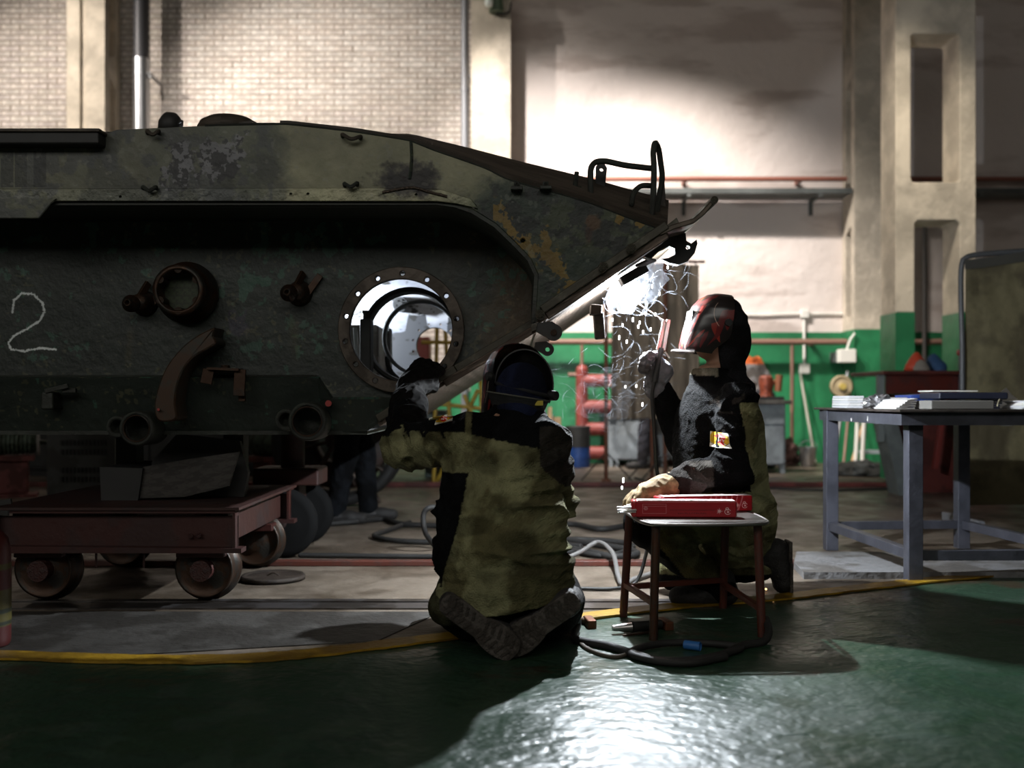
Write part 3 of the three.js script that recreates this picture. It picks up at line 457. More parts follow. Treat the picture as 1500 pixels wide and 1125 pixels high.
{ // lower glacis: one plate across the whole nose, its lower part between the hull sides
  const off = (p, t) => { const n = [0.56, -0.83]; return [p[0] + n[0] * t, p[1] + n[1] * t]; };
  const nose = [[0.1, 1.227], [0.13, 1.245], [0.628, 1.583]], low = [[-0.6, 0.796], [-0.25, 1.019], [0.11, 1.233]];
  part('lower_glacis', plateXY([...nose.map((p) => off(p, 0.022)), ...nose.slice().reverse()], D0 - 0.004, DF + 0.004, [], 0.003), mBare, hull);
  part('lower_glacis', plateXY([...low.map((p) => off(p, 0.02)), ...low.slice().reverse()], D1 - 0.02, DG + 0.02, [], 0.003), mBare, hull);
  const eb = (pts, d, w) => pts.slice(1).map((p, i) => bar(new V3(pts[i][0], pts[i][1], -d), new V3(p[0], p[1], -d), 0.034, w, 0.005, new V3(0, 0, 1)));
  part('edge_flange', eb([[0.12, 1.262], [0.628, 1.607]], D0 - 0.012, 0.03), mEdge, hull);
  part('edge_flange', eb([[0.14, 1.238], [0.63, 1.571]], D0 + 0.0, 0.022).map((g) => g), mBare, hull);
  part('edge_flange', eb([[-0.6, 0.814], [-0.25, 1.036], [0.12, 1.255]], D1 - 0.02, 0.03), mEdge, hull);
  part('edge_flange', eb([[-0.3, 0.97], [0.13, 1.23]], D1 - 0.035, 0.02), mBare, hull);
  part('arch_liner', thick(loft([D0 + 0.004, D1].map((d) => [[HX, q0(0, 296)[1]], ...arch, [0.13, 1.235]].map(([x, y]) => new V3(x, y, -d)))), 0.015), mHull, hull);
}
{ // lower hull sides with the round opening for the final drive
  const C = [-0.493, 1.208], FC = [-0.504, 1.248], rim = 0.272;
  const upper = [[HX, 1.0], [-0.275, 1.0], [-0.25, 1.019], [0.13, 1.245], [0.13, 1.72], [HX, 1.72]];
  const cut = new THREE.Path(); cut.absarc(...C, rim, 0, Math.PI * 2, true);
  // the opening dips below the fold, so the near plate runs lower round it
  const nearPl = [[HX, 1.0], [-0.86, 1.0], [-0.8, 0.905], [-0.42, 0.905], [-0.25, 1.019], [0.13, 1.245], [0.13, 1.72], [HX, 1.72]];
  part('hull_side', plateXY(nearPl, D1, D1 + 0.02, [cut], 0, 48), mLower, hull);
  part('hull_side', plateXY(upper, DG - 0.02, DG, [circle(...FC, 0.12), ...[0, 1, 2, 3, 4, 5, 6, 7, 8, 9, 10, 11].map((k) => circle(FC[0] + 0.145 * Math.cos(k * Math.PI / 6 + 0.26), FC[1] + 0.145 * Math.sin(k * Math.PI / 6 + 0.26), 0.007))], 0, 40), M([0.3, 0.31, 0.32], { tile: T.mottle, size: 0.7, rough: 0.5 }), hull);
  const tiltRow = (x0, x1, n) => { const r = []; for (let i = 0; i <= n; i++) { const x = mix(x0, x1, i / n); r.push([new V3(x, 1.002, -D1), new V3(x, 0.757, -D1 - 0.09)]); } return r; };
  part('hull_side_lower', [thick(loft(tiltRow(HX, -0.86, 12), false, true), 0.02), thick(loft([[new V3(-0.86, 1.0, -D1), new V3(-0.86, 0.757, -D1 - 0.09)], [new V3(-0.8, 0.91, -D1), new V3(-0.8, 0.757, -D1 - 0.085)], [new V3(-0.42, 0.91, -D1), new V3(-0.655, 0.757, -D1 - 0.06)], [new V3(-0.25, 1.019, -D1), new V3(-0.64, 0.765, -D1 - 0.03)]], false, true), 0.02)].map((g) => boxUV(g)), mLower, hull);
  part('hull_side_lower', bounds(HX, -0.66, 0.757, 1.0, DG - 0.1, DG - 0.08), mHull, hull);
  part('belly_plate', bounds(HX, -0.655, 0.74, 0.757, D1 + 0.06, DG - 0.06), mHull, hull);
  part('fold_weld', tube([[HX, 1.004], [-2, 1.003], [-0.87, 1.004]].map(([x, y]) => new V3(x, y, -D1 + 0.001)), 0.006, 40, 6), mHull, hull);
  // flange ring with its bolt holes
  const ring = new THREE.Shape(); ring.absarc(...C, 0.281, 0, Math.PI * 2, false); const inner = circle(...C, 0.227);
  const bolts = [...Array(14)].map((_, k) => { const a = k * Math.PI * 2 / 14 + 0.2; return circle(C[0] + 0.252 * Math.cos(a), C[1] + 0.252 * Math.sin(a), 0.0105); });
  part('flange_ring', plateXY(ring, D1 - 0.032, D1 + 0.004, [inner, ...bolts], 0.003, 64), M([0.075, 0.06, 0.047], { tile: T.grime, size: 0.35, rough: 0.45, metal: 0.5, bump: 0.002 }), hull, 'rusty drilled ring round the drive opening');
  const tyre = (c, r0, r1, d0, d1) => lathe([[r0, 0], [r1, 0], [r1, d1 - d0], [r0, d1 - d0], [r0, 0]], 64).rotateX(Math.PI / 2).translate(c[0], c[1], -d1);
  part('bearing_collar', tyre(C, 0.216, 0.238, 4.83, 4.97), mDark, hull);
  part('bearing_collar', [tyre([C[0] + 0.005, C[1] + 0.02], 0.187, 0.204, 5.3, 5.36)], M([0.16, 0.17, 0.18], { tile: T.mottle, size: 0.4, rough: 0.45 }), hull);
  // inside of the far side: white paint flaking from grey
  const S = 768, nA = fbm(512, 6, 6, 2101), nB = fbm(512, 20, 4, 2102);
  const tex = dataTex(S, (i, a, b) => { const x = -2.2 + a / S * 2.6, y = 0.7 + b / S * 1.1, k = (b % 512) * 512 + a % 512, edge = y - 1.315 + 0.1 * (nA[k] - 0.5) + 0.05 * (nB[k] - 0.5) - 0.16 * smooth(0.05, 0.02, Math.abs(x + 0.62) - 0.03) * (y < 1.5 ? 1 : 0) - 0.3 * smooth(0.03, 0.0, Math.abs(x + 0.33) - 0.07);
    let c = blend([0.56, 0.58, 0.63], [0.8, 0.81, 0.84], smooth(0.2, 0.75, nA[k])); c = blend(c, [0.3, 0.31, 0.33], smooth(0.006, -0.006, edge)); c = blend(c, [0.2, 0.2, 0.2], smooth(0.8, 0.86, nB[k])); return c; });
  tex.colorSpace = THREE.SRGBColorSpace; tex.wrapS = tex.wrapT = THREE.ClampToEdgeWrapping; tex.repeat.set(1 / 2.6, 1 / 1.1); tex.offset.set(2.2 / 2.6, -0.7 / 1.1);
  const mIn = new THREE.MeshPhysicalMaterial({ color: 0xffffff, map: tex, roughness: 0.45 });
  const lining = shapeOf([[-2.2, 0.79], [-0.62, 0.79], [-0.2, 1.06], [0.05, 1.22], [0.05, 1.7], [-2.2, 1.7]]); part('inner_wall', plateXY(lining, DG - 0.07, DG - 0.05, [circle(...FC, 0.121), ...[0, 1, 2, 3, 4, 5, 6, 7, 8, 9, 10, 11].map((k) => circle(FC[0] + 0.145 * Math.cos(k * Math.PI / 6 + 0.26), FC[1] + 0.145 * Math.sin(k * Math.PI / 6 + 0.26), 0.007))], 0, 40), mIn, hull);
  const wp = (px, py, d) => at(px, py, d);
  part('inner_boss', [rod(wp(586, 446, 6.46), wp(586, 446, 6.28), 0.05, 0.045, 20), rod(wp(586, 446, 6.3), wp(586, 446, 6.24), 0.018, 0.018, 12), ...[0, 1, 2, 3, 4, 5].map((k) => rod(wp(586 + 7 * Math.cos(k), 446 + 7 * Math.sin(k), 6.3), wp(586 + 7 * Math.cos(k), 446 + 7 * Math.sin(k), 6.265), 0.006, 0.006, 6)), bar(wp(592, 444, 6.4), wp(605, 441, 6.4), 0.014, 0.02)], M([0.13, 0.135, 0.14], { rough: 0.4, metal: 0.3, tile: T.mottle, size: 0.3 }), hull);
  part('inner_post', [bounds(wp(536, 0, 4.75).x - 0.022, wp(536, 0, 4.75).x + 0.03, 0.86, wp(0, 468, 4.75).y, 4.7, 4.8, 0.008), rod(wp(536, 470, 4.75), wp(536, 458, 4.75), 0.014), rod(wp(536, 459, 4.75), wp(536, 455, 4.75), 0.019, 0.019, 8)], mDark, hull);
  part('inner_post', [bounds(wp(566, 0, 5.9).x - 0.03, wp(566, 0, 5.9).x + 0.03, 0.86, wp(0, 481, 5.9).y, 5.85, 5.95, 0.01), rod(wp(566, 482, 5.9), wp(566, 471, 5.9), 0.016), rod(wp(566, 473, 5.9), wp(566, 470, 5.9), 0.022, 0.022, 8)], M([0.14, 0.15, 0.16], { rough: 0.5 }), hull);
  part('inner_tank', [bounds(-1.25, wp(561, 0, 5.7).x, 0.86, wp(0, 479, 5.7).y, 5.5, 5.95, 0.02)], M([0.28, 0.26, 0.23], { tile: T.grime, size: 0.5, rough: 0.5 }), hull);
  part('inner_bracket', tube([wp(567, 522, 5.6), wp(569, 536, 5.6), wp(576, 548, 5.6), wp(590, 560, 5.6)], 0.014, 20, 6), mDark, hull);
  part('inner_hose', tube([wp(520, 480, 5.2), wp(524, 520, 5.2), wp(535, 555, 5.2)], 0.012, 20, 6), M([0.5, 0.5, 0.5], { rough: 0.4 }), hull);
}
{ // fittings on the sides
  const lug = (px, py, d = D0) => { const p = at(px, py, d); return [bounds(p.x - 0.024, p.x + 0.024, p.y - 0.012, p.y + 0.002, d - 0.05, d, 0.003), bounds(p.x - 0.012, p.x + 0.012, p.y, p.y + 0.024, d - 0.028, d, 0.004), rod(new V3(p.x, p.y + 0.01, -d + 0.02), new V3(p.x, p.y + 0.01, -d + 0.042), 0.008)]; };
  part('side_lug', lug(757, 277), mHull, hull); part('side_lug', lug(799, 276), mHull, hull);
  const loop = (x0, y0, x1, y1) => tube([at(x0, y0, D0), at(x0, y0 - 3, D0 - 0.03), at((x0 + x1) / 2, (y0 + y1) / 2 + 2, D0 - 0.04), at(x1, y1 - 3, D0 - 0.03), at(x1, y1, D0)], 0.008, 24, 8);
  part('side_handle', loop(502, 200, 528, 203), mHullBrown, hull); part('side_handle', loop(505, 272, 523, 271), mHull, hull); part('side_handle', loop(210, 277, 228, 277), mHull, hull); part('side_handle', loop(216, 195, 232, 195), mHullBrown, hull);
  for (const [x, y] of [[884, 391], [925, 364], [791, 461]]) part('clamp_bolt', [rod(at(x, y, D0 + 0.01), at(x, y, D0 - 0.05), 0.022, 0.02, 10), rod(at(x, y, D0 - 0.04), at(x, y, D0 - 0.062), 0.012, 0.012, 6)], mEdge, hull);
  const hinge = (x, y, d, r) => { const p = at(x, y, d), s = new THREE.Shape(); s.moveTo(p.x - r * 1.9, p.y + r * 1.1); s.lineTo(p.x - r * 0.2, p.y + r * 1.3); s.absarc(p.x, p.y, r, Math.PI * 0.4, -Math.PI * 0.75, true); s.lineTo(p.x - r * 2.1, p.y + r * 0.1); return plateXY(s, d - 0.012, d + 0.012, [circle(p.x, p.y, r * 0.42)], 0.002); };
  part('hinge_lug', hinge(811, 487, 4.02, 0.034), mDark, hull); part('hinge_lug', hinge(802, 512, 4.34, 0.028), mDark, hull);
  part('hinge_lug', [rod(at(811, 487, 4.0), at(811, 487, 4.04), 0.013)], mSteel, hull);
  // tow hook beneath the nose
  const hk = [[940, 377], [968, 349], [990, 340], [1003, 343], [1004, 354], [1011, 358], [1019, 352], [1020, 358], [1016, 372], [1006, 384], [993, 389], [978, 386], [966, 381], [978, 379], [988, 374], [987, 366], [979, 362], [966, 368], [952, 381]].map(([x, y]) => P2(x, y, 4.3));
  part('tow_hook', plateXY(hk, 4.27, 4.33, [circle(...P2(1006, 364, 4.3), 0.0135)], 0.004), mDark, hull);
  part('nose_bracket', bar(at(909, 414, 4.45), at(946, 393, 4.45), 0.1, 0.042, 0.006), mDark, hull); part('nose_bracket', bar(at(935, 390, 4.4), at(957, 380, 4.35), 0.05, 0.012), mDark, hull);
  part('hanging_bracket', [bar(at(873, 447, 4.5), at(872, 462, 4.5), 0.075, 0.05, 0.006), bar(at(876, 458, 4.5), at(879, 497, 4.5), 0.058, 0.045, 0.008)], M([0.09, 0.075, 0.06], { tile: T.grime, size: 0.3, rough: 0.5, metal: 0.4 }), hull);
  // bent bar step and lugs on the bevel
  const B = 4.2;
  part('grab_rail', hose([at(866, 297, B - 0.04), at(865, 268, B - 0.03), at(866, 246, B - 0.02), at(872, 238, B), at(884, 236, B), at(915, 242, B), at(957, 247, B)], 0.0125, 60), mHull, hull);
  part('grab_rail', [hose([at(955, 317, B - 0.05), at(957, 285, B - 0.05), at(958, 246, B - 0.03), at(957, 222, B), at(960, 209, B + 0.02), at(964, 216, B + 0.04), at(968, 240, B + 0.05), at(970, 262, B + 0.04), at(965, 290, B + 0.03), at(962, 312, B)], 0.0125, 70), hose([at(925, 299, B - 0.05), at(928, 284, B - 0.04), at(938, 273, B - 0.02), at(956, 272, B)], 0.0115, 40)], mHull, hull);
  const lugPlate = (pts, d, hole, r) => plateXY(pts.map(([x, y]) => P2(x, y, d)), d - 0.012, d + 0.012, [circle(...P2(...hole, d), r)], 0.002);
  part('rail_lug', lugPlate([[872, 273], [873, 244], [878, 239], [885, 240], [889, 247], [886, 277], [878, 277]], 4.34, [881, 249], 0.011), mDark, hull);
  part('rail_lug', lugPlate([[962, 314], [966, 258], [969, 251], [972, 252], [975, 300], [974, 312], [968, 316]], 4.3, [967, 309], 0.009), mHullBrown, hull);
  part('deck_peg', [rod(at(842, 277, 4.2), at(845, 252, 4.2), 0.011, 0.01), rod(at(841, 276, 4.2), at(851, 277, 4.2), 0.014)], mHull, hull);
  // hatch, dome and flap on the roof
  const dome = at(250, 188, 4.9); part('roof_dome', [lathe([[0.0, 0.075], [0.03, 0.072], [0.045, 0.055], [0.058, 0.03], [0.062, -0.03], [0, -0.03]], 24).translate(...dome.toArray()), hose([at(262, 180, 4.86), at(267, 177, 4.86), at(267, 184, 4.86)], 0.005, 16)], mDark, hull);
  const hat = at(336, 190, 4.75); part('roof_hatch', [lathe([[0, 0.052], [0.1, 0.05], [0.135, 0.03], [0.15, 0.0], [0.15, -0.03], [0, -0.03]], 32).translate(hat.x, hat.y, hat.z), bar(at(352, 188, 4.55), at(371, 185, 4.55), 0.03, 0.05)], mHullBrown, hull);
  // suspension bosses on the lower side
  const drum = (px, py, prof, m, n = 40) => { const p = at(px, py, D1); return lathe(prof, n).rotateX(Math.PI / 2).translate(p.x, p.y, p.z); };
  part('hub_socket', [drum(277, 430, [[0.0, 0.03], [0.135, 0.0], [0.138, 0.035], [0.118, 0.045], [0.118, 0.08], [0.106, 0.085], [0.106, 0.12], [0.112, 0.125], [0.112, 0.145], [0.098, 0.15], [0.088, 0.15], [0.088, 0.06], [0, 0.06]]), ...[...Array(6)].map((_, k) => { const a = k * Math.PI / 3 + Math.PI / 2, p = at(277, 430, D1); return rod(new V3(p.x + 0.09 * Math.cos(a), p.y + 0.09 * Math.sin(a), p.z + 0.08), new V3(p.x + 0.09 * Math.cos(a), p.y + 0.09 * Math.sin(a), p.z + 0.149), 0.017, 0.017, 10); })], mSteel, hull);
  { const p = at(277, 430, D1); part('hub_face', rod(new V3(p.x, p.y, p.z + 0.056), new V3(p.x, p.y, p.z + 0.064), 0.087, 0.087, 32), M([0.03, 0.045, 0.016], { tile: T.grime, size: 0.2, rough: 0.6 }), hull, 'green painted bottom of the hub socket'); }
  for (const [x, y] of [[205, 448], [431, 433]]) { const p = at(x, y, D1); part('shock_pin', [drum(x + 8, y - 3, [[0, 0], [0.058, 0], [0.05, 0.03], [0.036, 0.05], [0.034, 0.09], [0, 0.09]]), drum(x, y, [[0, 0.08], [0.035, 0.08], [0.038, 0.11], [0.022, 0.118], [0.016, 0.15], [0.01, 0.152], [0, 0.12]]), bar(new V3(p.x + 0.02, p.y + 0.03, p.z + 0.06), new V3(p.x + 0.045, p.y + 0.1, p.z + 0.02), 0.016, 0.03), bar(new V3(p.x + 0.05, p.y - 0.01, p.z + 0.02), new V3(p.x + 0.12, p.y + 0.09, p.z + 0.015), 0.016, 0.03)], mSteel, hull); }
  const sick = new THREE.Shape(), sp = (x, y) => P2(x, y, 4.36); const sv = [[320, 481], [300, 490], [275, 508], [252, 536], [239, 566], [233, 596], [240, 616], [264, 613], [263, 590], [266, 565], [276, 540], [292, 522], [310, 512], [322, 503], [318, 494]].map(([x, y]) => sp(x, y)); sick.moveTo(...sv[0]); sick.splineThru(sv.slice(1).map((p) => new THREE.Vector2(...p))); sick.closePath();
  part('bump_stop', plateXY(sick, 4.3, D1, [], 0.006), M([0.05, 0.045, 0.033], { tile: T.rust, size: 0.3, rough: 0.5, metal: 0.3 }), hull);
  part('clamp_bracket', [bar(at(302, 562, 4.37), at(306, 541, 4.37), 0.012, 0.05), bar(at(305, 540, 4.37), at(352, 542, 4.37), 0.012, 0.05, 0.002, new V3(0, 0, 1)), bar(at(352, 541, 4.37), at(350, 580, 4.37), 0.012, 0.05), rod(at(330, 541, 4.38), at(330, 535, 4.38), 0.02, 0.02, 8), bar(at(354, 570, 4.4), at(355, 588, 4.4), 0.015, 0.03), bounds(at(302, 0, 4.4).x, at(352, 0, 4.4).x, at(0, 546, 4.4).y, at(0, 540, 4.4).y, 4.4, D1 + 0.02)], mSteel, hull);
  part('side_box', [bounds(...[at(70, 598, 4.45).x, at(88, 0, 4.45).x], at(0, 600, 4.45).y, at(0, 574, 4.45).y, 4.38, 4.56, 0.01), bar(at(66, 573, 4.38), at(100, 565, 4.38), 0.012, 0.02), bar(at(92, 572, 4.4), at(112, 572, 4.4), 0.02, 0.02)], mHull, hull);
  for (const [x, y, r, s] of [[209, 627, 0.078, -1], [455, 617, 0.087, -1]]) {
    part('arm_housing', [drum(x, y, [[0.0, -0.12], [r * 1.0, -0.12], [r, 0.05], [r * 0.96, 0.075], [r * 0.78, 0.08], [r * 0.76, 0.05], [r * 0.66, 0.045], [r * 0.62, -0.05], [0, -0.05]]), drum(x - 34, y - 2, [[0, -0.12], [0.05, -0.12], [0.05, 0.02], [0.045, 0.03], [0.03, 0.03], [0.028, -0.03], [0, -0.03]])], mHull, hull);
    part('seal_ring', drum(x, y, [[r * 0.8, 0.07], [r * 0.74, 0.084], [r * 0.68, 0.07], [r * 0.74, 0.06], [r * 0.8, 0.07]]), mSteel, hull); }
  const red = M([0.3, 0.03, 0.025], { rough: 0.5 }); part('red_plug', rod(at(481, 591, 4.46), at(481, 591, 4.4), 0.015, 0.014), red, hull); part('red_plug', rod(at(232, 600, 4.36), at(232, 600, 4.28), 0.006, 0.006), red, hull);
}
// unseen lamp, placed to light the inside of the hull
{ const p = new V3(-1.28, 1.5, -5.75), q = new V3(0.02, 1.47, -5.2);
  for (const [v, i, lab] of [[p, 9, 'unseen caged lamp placed to light the inside of the hull, behind the front side plate'], [q, 0, '']]) { if (!i) continue;
    const L = new THREE.PointLight(new THREE.Color(0.86, 0.93, 1.0), i); L.position.copy(v); L.castShadow = true; L.shadow.radius = 2; L.name = 'unseen_hull_light'; scene.add(L);
    const t = thing('unseen_hull_lamp', lab, 'lamp', v); part('bulb', new THREE.SphereGeometry(0.045, 16, 12).translate(...v.toArray()), M([0.9, 0.9, 0.9], { emissive: new THREE.Color(0.9, 0.95, 1), emissiveIntensity: 6 }), t);
    part('lamp_holder', rod(new V3(v.x, v.y + 0.035, v.z), new V3(v.x, v.y + 0.14, v.z), 0.022), mDark, t); part('cage', [0, 1, 2].map((k) => tube([...Array(9)].map((_, j) => { const a = j / 8 * Math.PI * 2; return new V3(v.x + 0.07 * Math.cos(a) * Math.cos(k * 1.05), v.y + 0.07 * Math.sin(a), v.z + 0.07 * Math.cos(a) * Math.sin(k * 1.05)); }), 0.002, 30, 4)), mSteel, t); part('cord', rod(new V3(v.x, v.y + 0.14, v.z), new V3(v.x, 1.99, v.z), 0.006), mDark, t); } }

// ---- trolley under the hull
const mRed = M([0.04, 0.011, 0.009], { tile: T.rust, size: 0.7, rough: 0.55, bump: 0.003 }), mRedDull = M([0.03, 0.012, 0.01], { tile: T.rust, size: 0.6, rough: 0.6, bump: 0.003 });
{ const t = thing('rail_trolley', 'low dark red rail trolley with flanged wheels carrying the vehicle hull', 'trolley', [-1.72, 0, -4.9]);
  const xl = -2.25, xr = -1.2, y0 = 0.235, y1 = 0.42;
  for (const d of [4.36, 5.4]) { const s = d < 5 ? -1 : 1; part('side_beam', [bounds(xl, xr, y0 + 0.02, y1 - 0.03, d - 0.006, d + 0.006), bounds(xl, xr, y1 - 0.014, y1, d - 0.05 * (s < 0 ? 1 : 0), d + 0.05 * (s > 0 ? 1 : 0) + 0.02), plateXY([[xl, y0], [xr + 0.03, y0], [xr + 0.03, y0 + 0.02], [xl, y0 + 0.03]], d - 0.06, d + 0.02)], mRed, t); for (const gx of [xr - 0.012, xl]) part('gusset', bounds(gx, gx + 0.012, y0 + 0.02, y1 - 0.01, d - 0.045, d + 0.01), mRed, t); }
  for (const x of [xl + 0.1, -1.7, xr - 0.1]) part('cross_beam', bounds(x - 0.05, x + 0.05, y0 + 0.03, y1 - 0.02, 4.38, 5.38, 0.004), mRedDull, t);
  part('bed_plate', bounds(xl - 0.02, xr + 0.02, y1, y1 + 0.012, 4.3, 5.45), mRedDull, t);
  for (const x of [-2.07, -1.36]) for (const d of [4.43, 5.3]) { const w = part('wheel', lathe([[0, -0.03], [0.05, -0.035], [0.055, -0.02], [0.1, -0.02], [0.118, -0.035], [0.128, -0.035], [0.128, 0.02], [0.148, 0.024], [0.148, 0.045], [0.11, 0.045], [0.06, 0.03], [0, 0.03]], 40).rotateX(-Math.PI / 2).translate(x, 0.15, -d), mSteel, t); part('axle_cap', rod(new V3(x, 0.15, -d + 0.02), new V3(x, 0.15, -d + 0.09 * (d < 5 ? 1 : -1)), 0.048, 0.046, 20), mRed, w); part('axle_box', bounds(x - 0.11, x + 0.1, 0.208, y0 + 0.01, d - 0.08, d + 0.05, 0.004), mRed, t); }
  for (const [x, y] of [[279, 785], [291, 784]]) part('bolt', rod(at(x, y, 4.36), at(x, y, 4.33), 0.012, 0.012, 6), mRed, t);
  for (const x of [-1.83, -1.62]) part('hanger_rod', rod(new V3(x, 0.235, -4.38), new V3(x, 0.16, -4.38), 0.005), mRed, t); }
{ const t = thing('support_cradle', 'dark welded steel cradle between the red trolley and the hull belly', 'support', [-1.65, 0.435, -5]);
  part('box_stand', plateXY([P2(148, 733, 4.6), P2(202, 733, 4.6), P2(209, 686, 4.6), P2(146, 684, 4.6)], 4.6, 5.1), mDark, t);
  part('saddle_plate', plateXY([[-1.72, 0.434], [-1.28, 0.434], [-1.26, 0.55], [-1.3, 0.7], [-1.6, 0.735], [-1.72, 0.6]], 4.75, 4.79), mDark, t);
  part('wedge_plate', thick(loft([[at(204, 730, 4.62), at(210, 684, 4.62)], [at(270, 728, 4.62), at(280, 672, 4.62)], [at(335, 712, 4.62), at(350, 662, 4.62)]], false, true), 0.02), M([0.04, 0.035, 0.03], { tile: T.grime, size: 0.4, rough: 0.6 }), t);
  for (const [px_, d] of [[-1.95, 4.9], [-1.45, 5.0]]) part('post', bounds(px_, px_ + 0.1, 0.434, 0.739, d, d + 0.1), mDark, t); }
{ // a second bogie further along, seen from its rubber wheel
  const t = thing('wheeled_jack', 'dark heavy jack on two rubber wheels standing behind the red trolley', 'jack', [-1.32, 0, -5.75]);
  for (const [x, d] of [[-1.3, 5.66], [-1.3, 6.15]]) part('wheel', lathe([[0, -0.05], [0.09, -0.06], [0.1, -0.04], [0.15, -0.05], [0.19, -0.035], [0.197, 0], [0.19, 0.035], [0.15, 0.05], [0.1, 0.04], [0.09, 0.06], [0, 0.05]], 36).rotateX(Math.PI / 2).translate(x, 0.2, -d), M([0.005, 0.005, 0.005], { rough: 0.85, specularIntensity: 0.25 }), t);
  part('axle', rod(new V3(-1.3, 0.2, -5.6), new V3(-1.3, 0.2, -6.22), 0.03), mRedDull, t);
  part('jack_body', [bounds(-1.5, -1.12, 0.4, 0.5, 5.75, 6.05, 0.01), bounds(-1.36, -1.24, 0.2, 0.42, 5.8, 6.0, 0.01), rod(new V3(-1.3, 0.5, -5.9), new V3(-1.3, 0.72, -5.9), 0.07, 0.07, 20)], mRedDull, t); }

// ---------------------------------------------------------------- people
const cloth = (o = {}) => new THREE.MeshPhysicalMaterial({ vertexColors: true, color: 0xffffff, roughness: 0.95, specularIntensity: 0.2, map: rep(T.grime, 0.5), bumpMap: rep(T.bumpFine, 0.16), bumpScale: 0.0035, ...o });
const mCloth = cloth(), mSkin = M([0.3, 0.16, 0.1], { rough: 0.6 });
const OLIVE = [0.25, 0.245, 0.13], INK = [0.005, 0.0054, 0.006], NAVY = [0.013, 0.017, 0.042];
const mGlove = M([0.006, 0.0055, 0.005], { tile: T.grime, size: 0.3, rough: 0.9, specularIntensity: 0.15, bump: 0.002, bumpSize: 0.1 }), mGloveTan = M([0.42, 0.31, 0.16], { tile: T.grime, size: 0.25, rough: 0.85, bump: 0.002, bumpSize: 0.1 }), mGlovePale = M([0.13, 0.13, 0.145], { tile: T.grime, size: 0.3, rough: 0.85, bump: 0.002, bumpSize: 0.1 });
const mBoot = M([0.022, 0.02, 0.019], { tile: T.mottle, size: 0.2, rough: 0.65, bump: 0.006, bumpSize: 0.12 }), mSole = M([0.075, 0.065, 0.056], { tile: T.grime, size: 0.2, rough: 0.9, bump: 0.012, bumpTile: T.bumpA, bumpSize: 0.16 });
const v = (a) => new V3(...a), arr = (a) => a.toArray();
// a hand: wrist, direction of the fingers, direction the palm faces, side of the thumb; curl of the joints in radians
function hand(w, Fd, N, S, curl, o = {}) {
  const s = o.size || 1, fat = o.fat || 1, F_ = v(Fd).normalize(), S_ = v(S).addScaledVector(F_, -v(S).dot(F_)).normalize(), N_ = v(N).addScaledVector(F_, -v(N).dot(F_)); N_.addScaledVector(S_, -N_.dot(S_)).normalize();
  const W = v(w), P = (f, q, n = 0) => W.clone().addScaledVector(F_, f * s).addScaledVector(S_, q * s).addScaledVector(N_, n * s), fs = [], spread = o.spread || 0.06;
  const palm = [];
  [0.031, 0.011, -0.009, -0.028].forEach((q, i) => {
    const L = [0.9, 1, 0.94, 0.74][i], k = P(0.088 - Math.abs(i - 1.2) * 0.004, q), c = (Array.isArray(curl) ? curl[i] : curl);
    palm.push(bone(arr(P(0.0, q * 0.7)), arr(k), 0.021 * fat * s, 0.0175 * fat * s));
    let p = k, a = 0; const dir = F_.clone().addScaledVector(S_, (1.2 - i) * spread).normalize(), pts = [[...arr(p), 0.0125 * fat * s]];
    [[0.044, 1], [0.027, 1.15], [0.022, 0.8]].forEach(([len, kf], j) => { a += c * kf; p = p.clone().addScaledVector(dir, Math.cos(a) * len * L * s).addScaledVector(N_, Math.sin(a) * len * L * s); pts.push([...arr(p), (0.0118 - j * 0.0012) * fat * s]); });
    fs.push(chain(pts, 0.004));
  });
  const th = o.thumb || 0.5, t0 = P(0.022, 0.03, 0.006), t1 = P(0.058, 0.052, 0.012 + 0.02 * th), t2 = P(0.086, 0.052 - 0.012 * th, 0.014 + 0.045 * th), t3 = P(0.106, 0.045 - 0.03 * th, 0.016 + 0.06 * th);
  const pal = join([...palm, bone(arr(P(-0.02, 0)), arr(P(0.03, 0)), 0.03 * fat * s, 0.027 * fat * s)], 0.02), thumb = chain([[...arr(t0), 0.019 * fat * s], [...arr(t1), 0.0155 * fat * s], [...arr(t2), 0.0135 * fat * s], [...arr(t3), 0.011 * fat * s]], 0.006);
  return (x, y, z) => { let d = smin(pal(x, y, z), thumb(x, y, z), 0.012); for (const f of fs) d = smin(d, f(x, y, z), 0.006); return d; };
}
function surfaceZ(f, x, y, z0) { let z = z0; for (let i = 0; i < 400; i++) { const d = f(x, y, z); if (d < 0.0008) return z; z -= Math.max(0.0008, d * 0.6); } return z0; }
const fold = (x, y, z, sx, sy, sz, seed) => { const n = noise3(x * sx + seed, y * sy, z * sz + seed * 2); return 1 - Math.abs(n) * 1.7; };
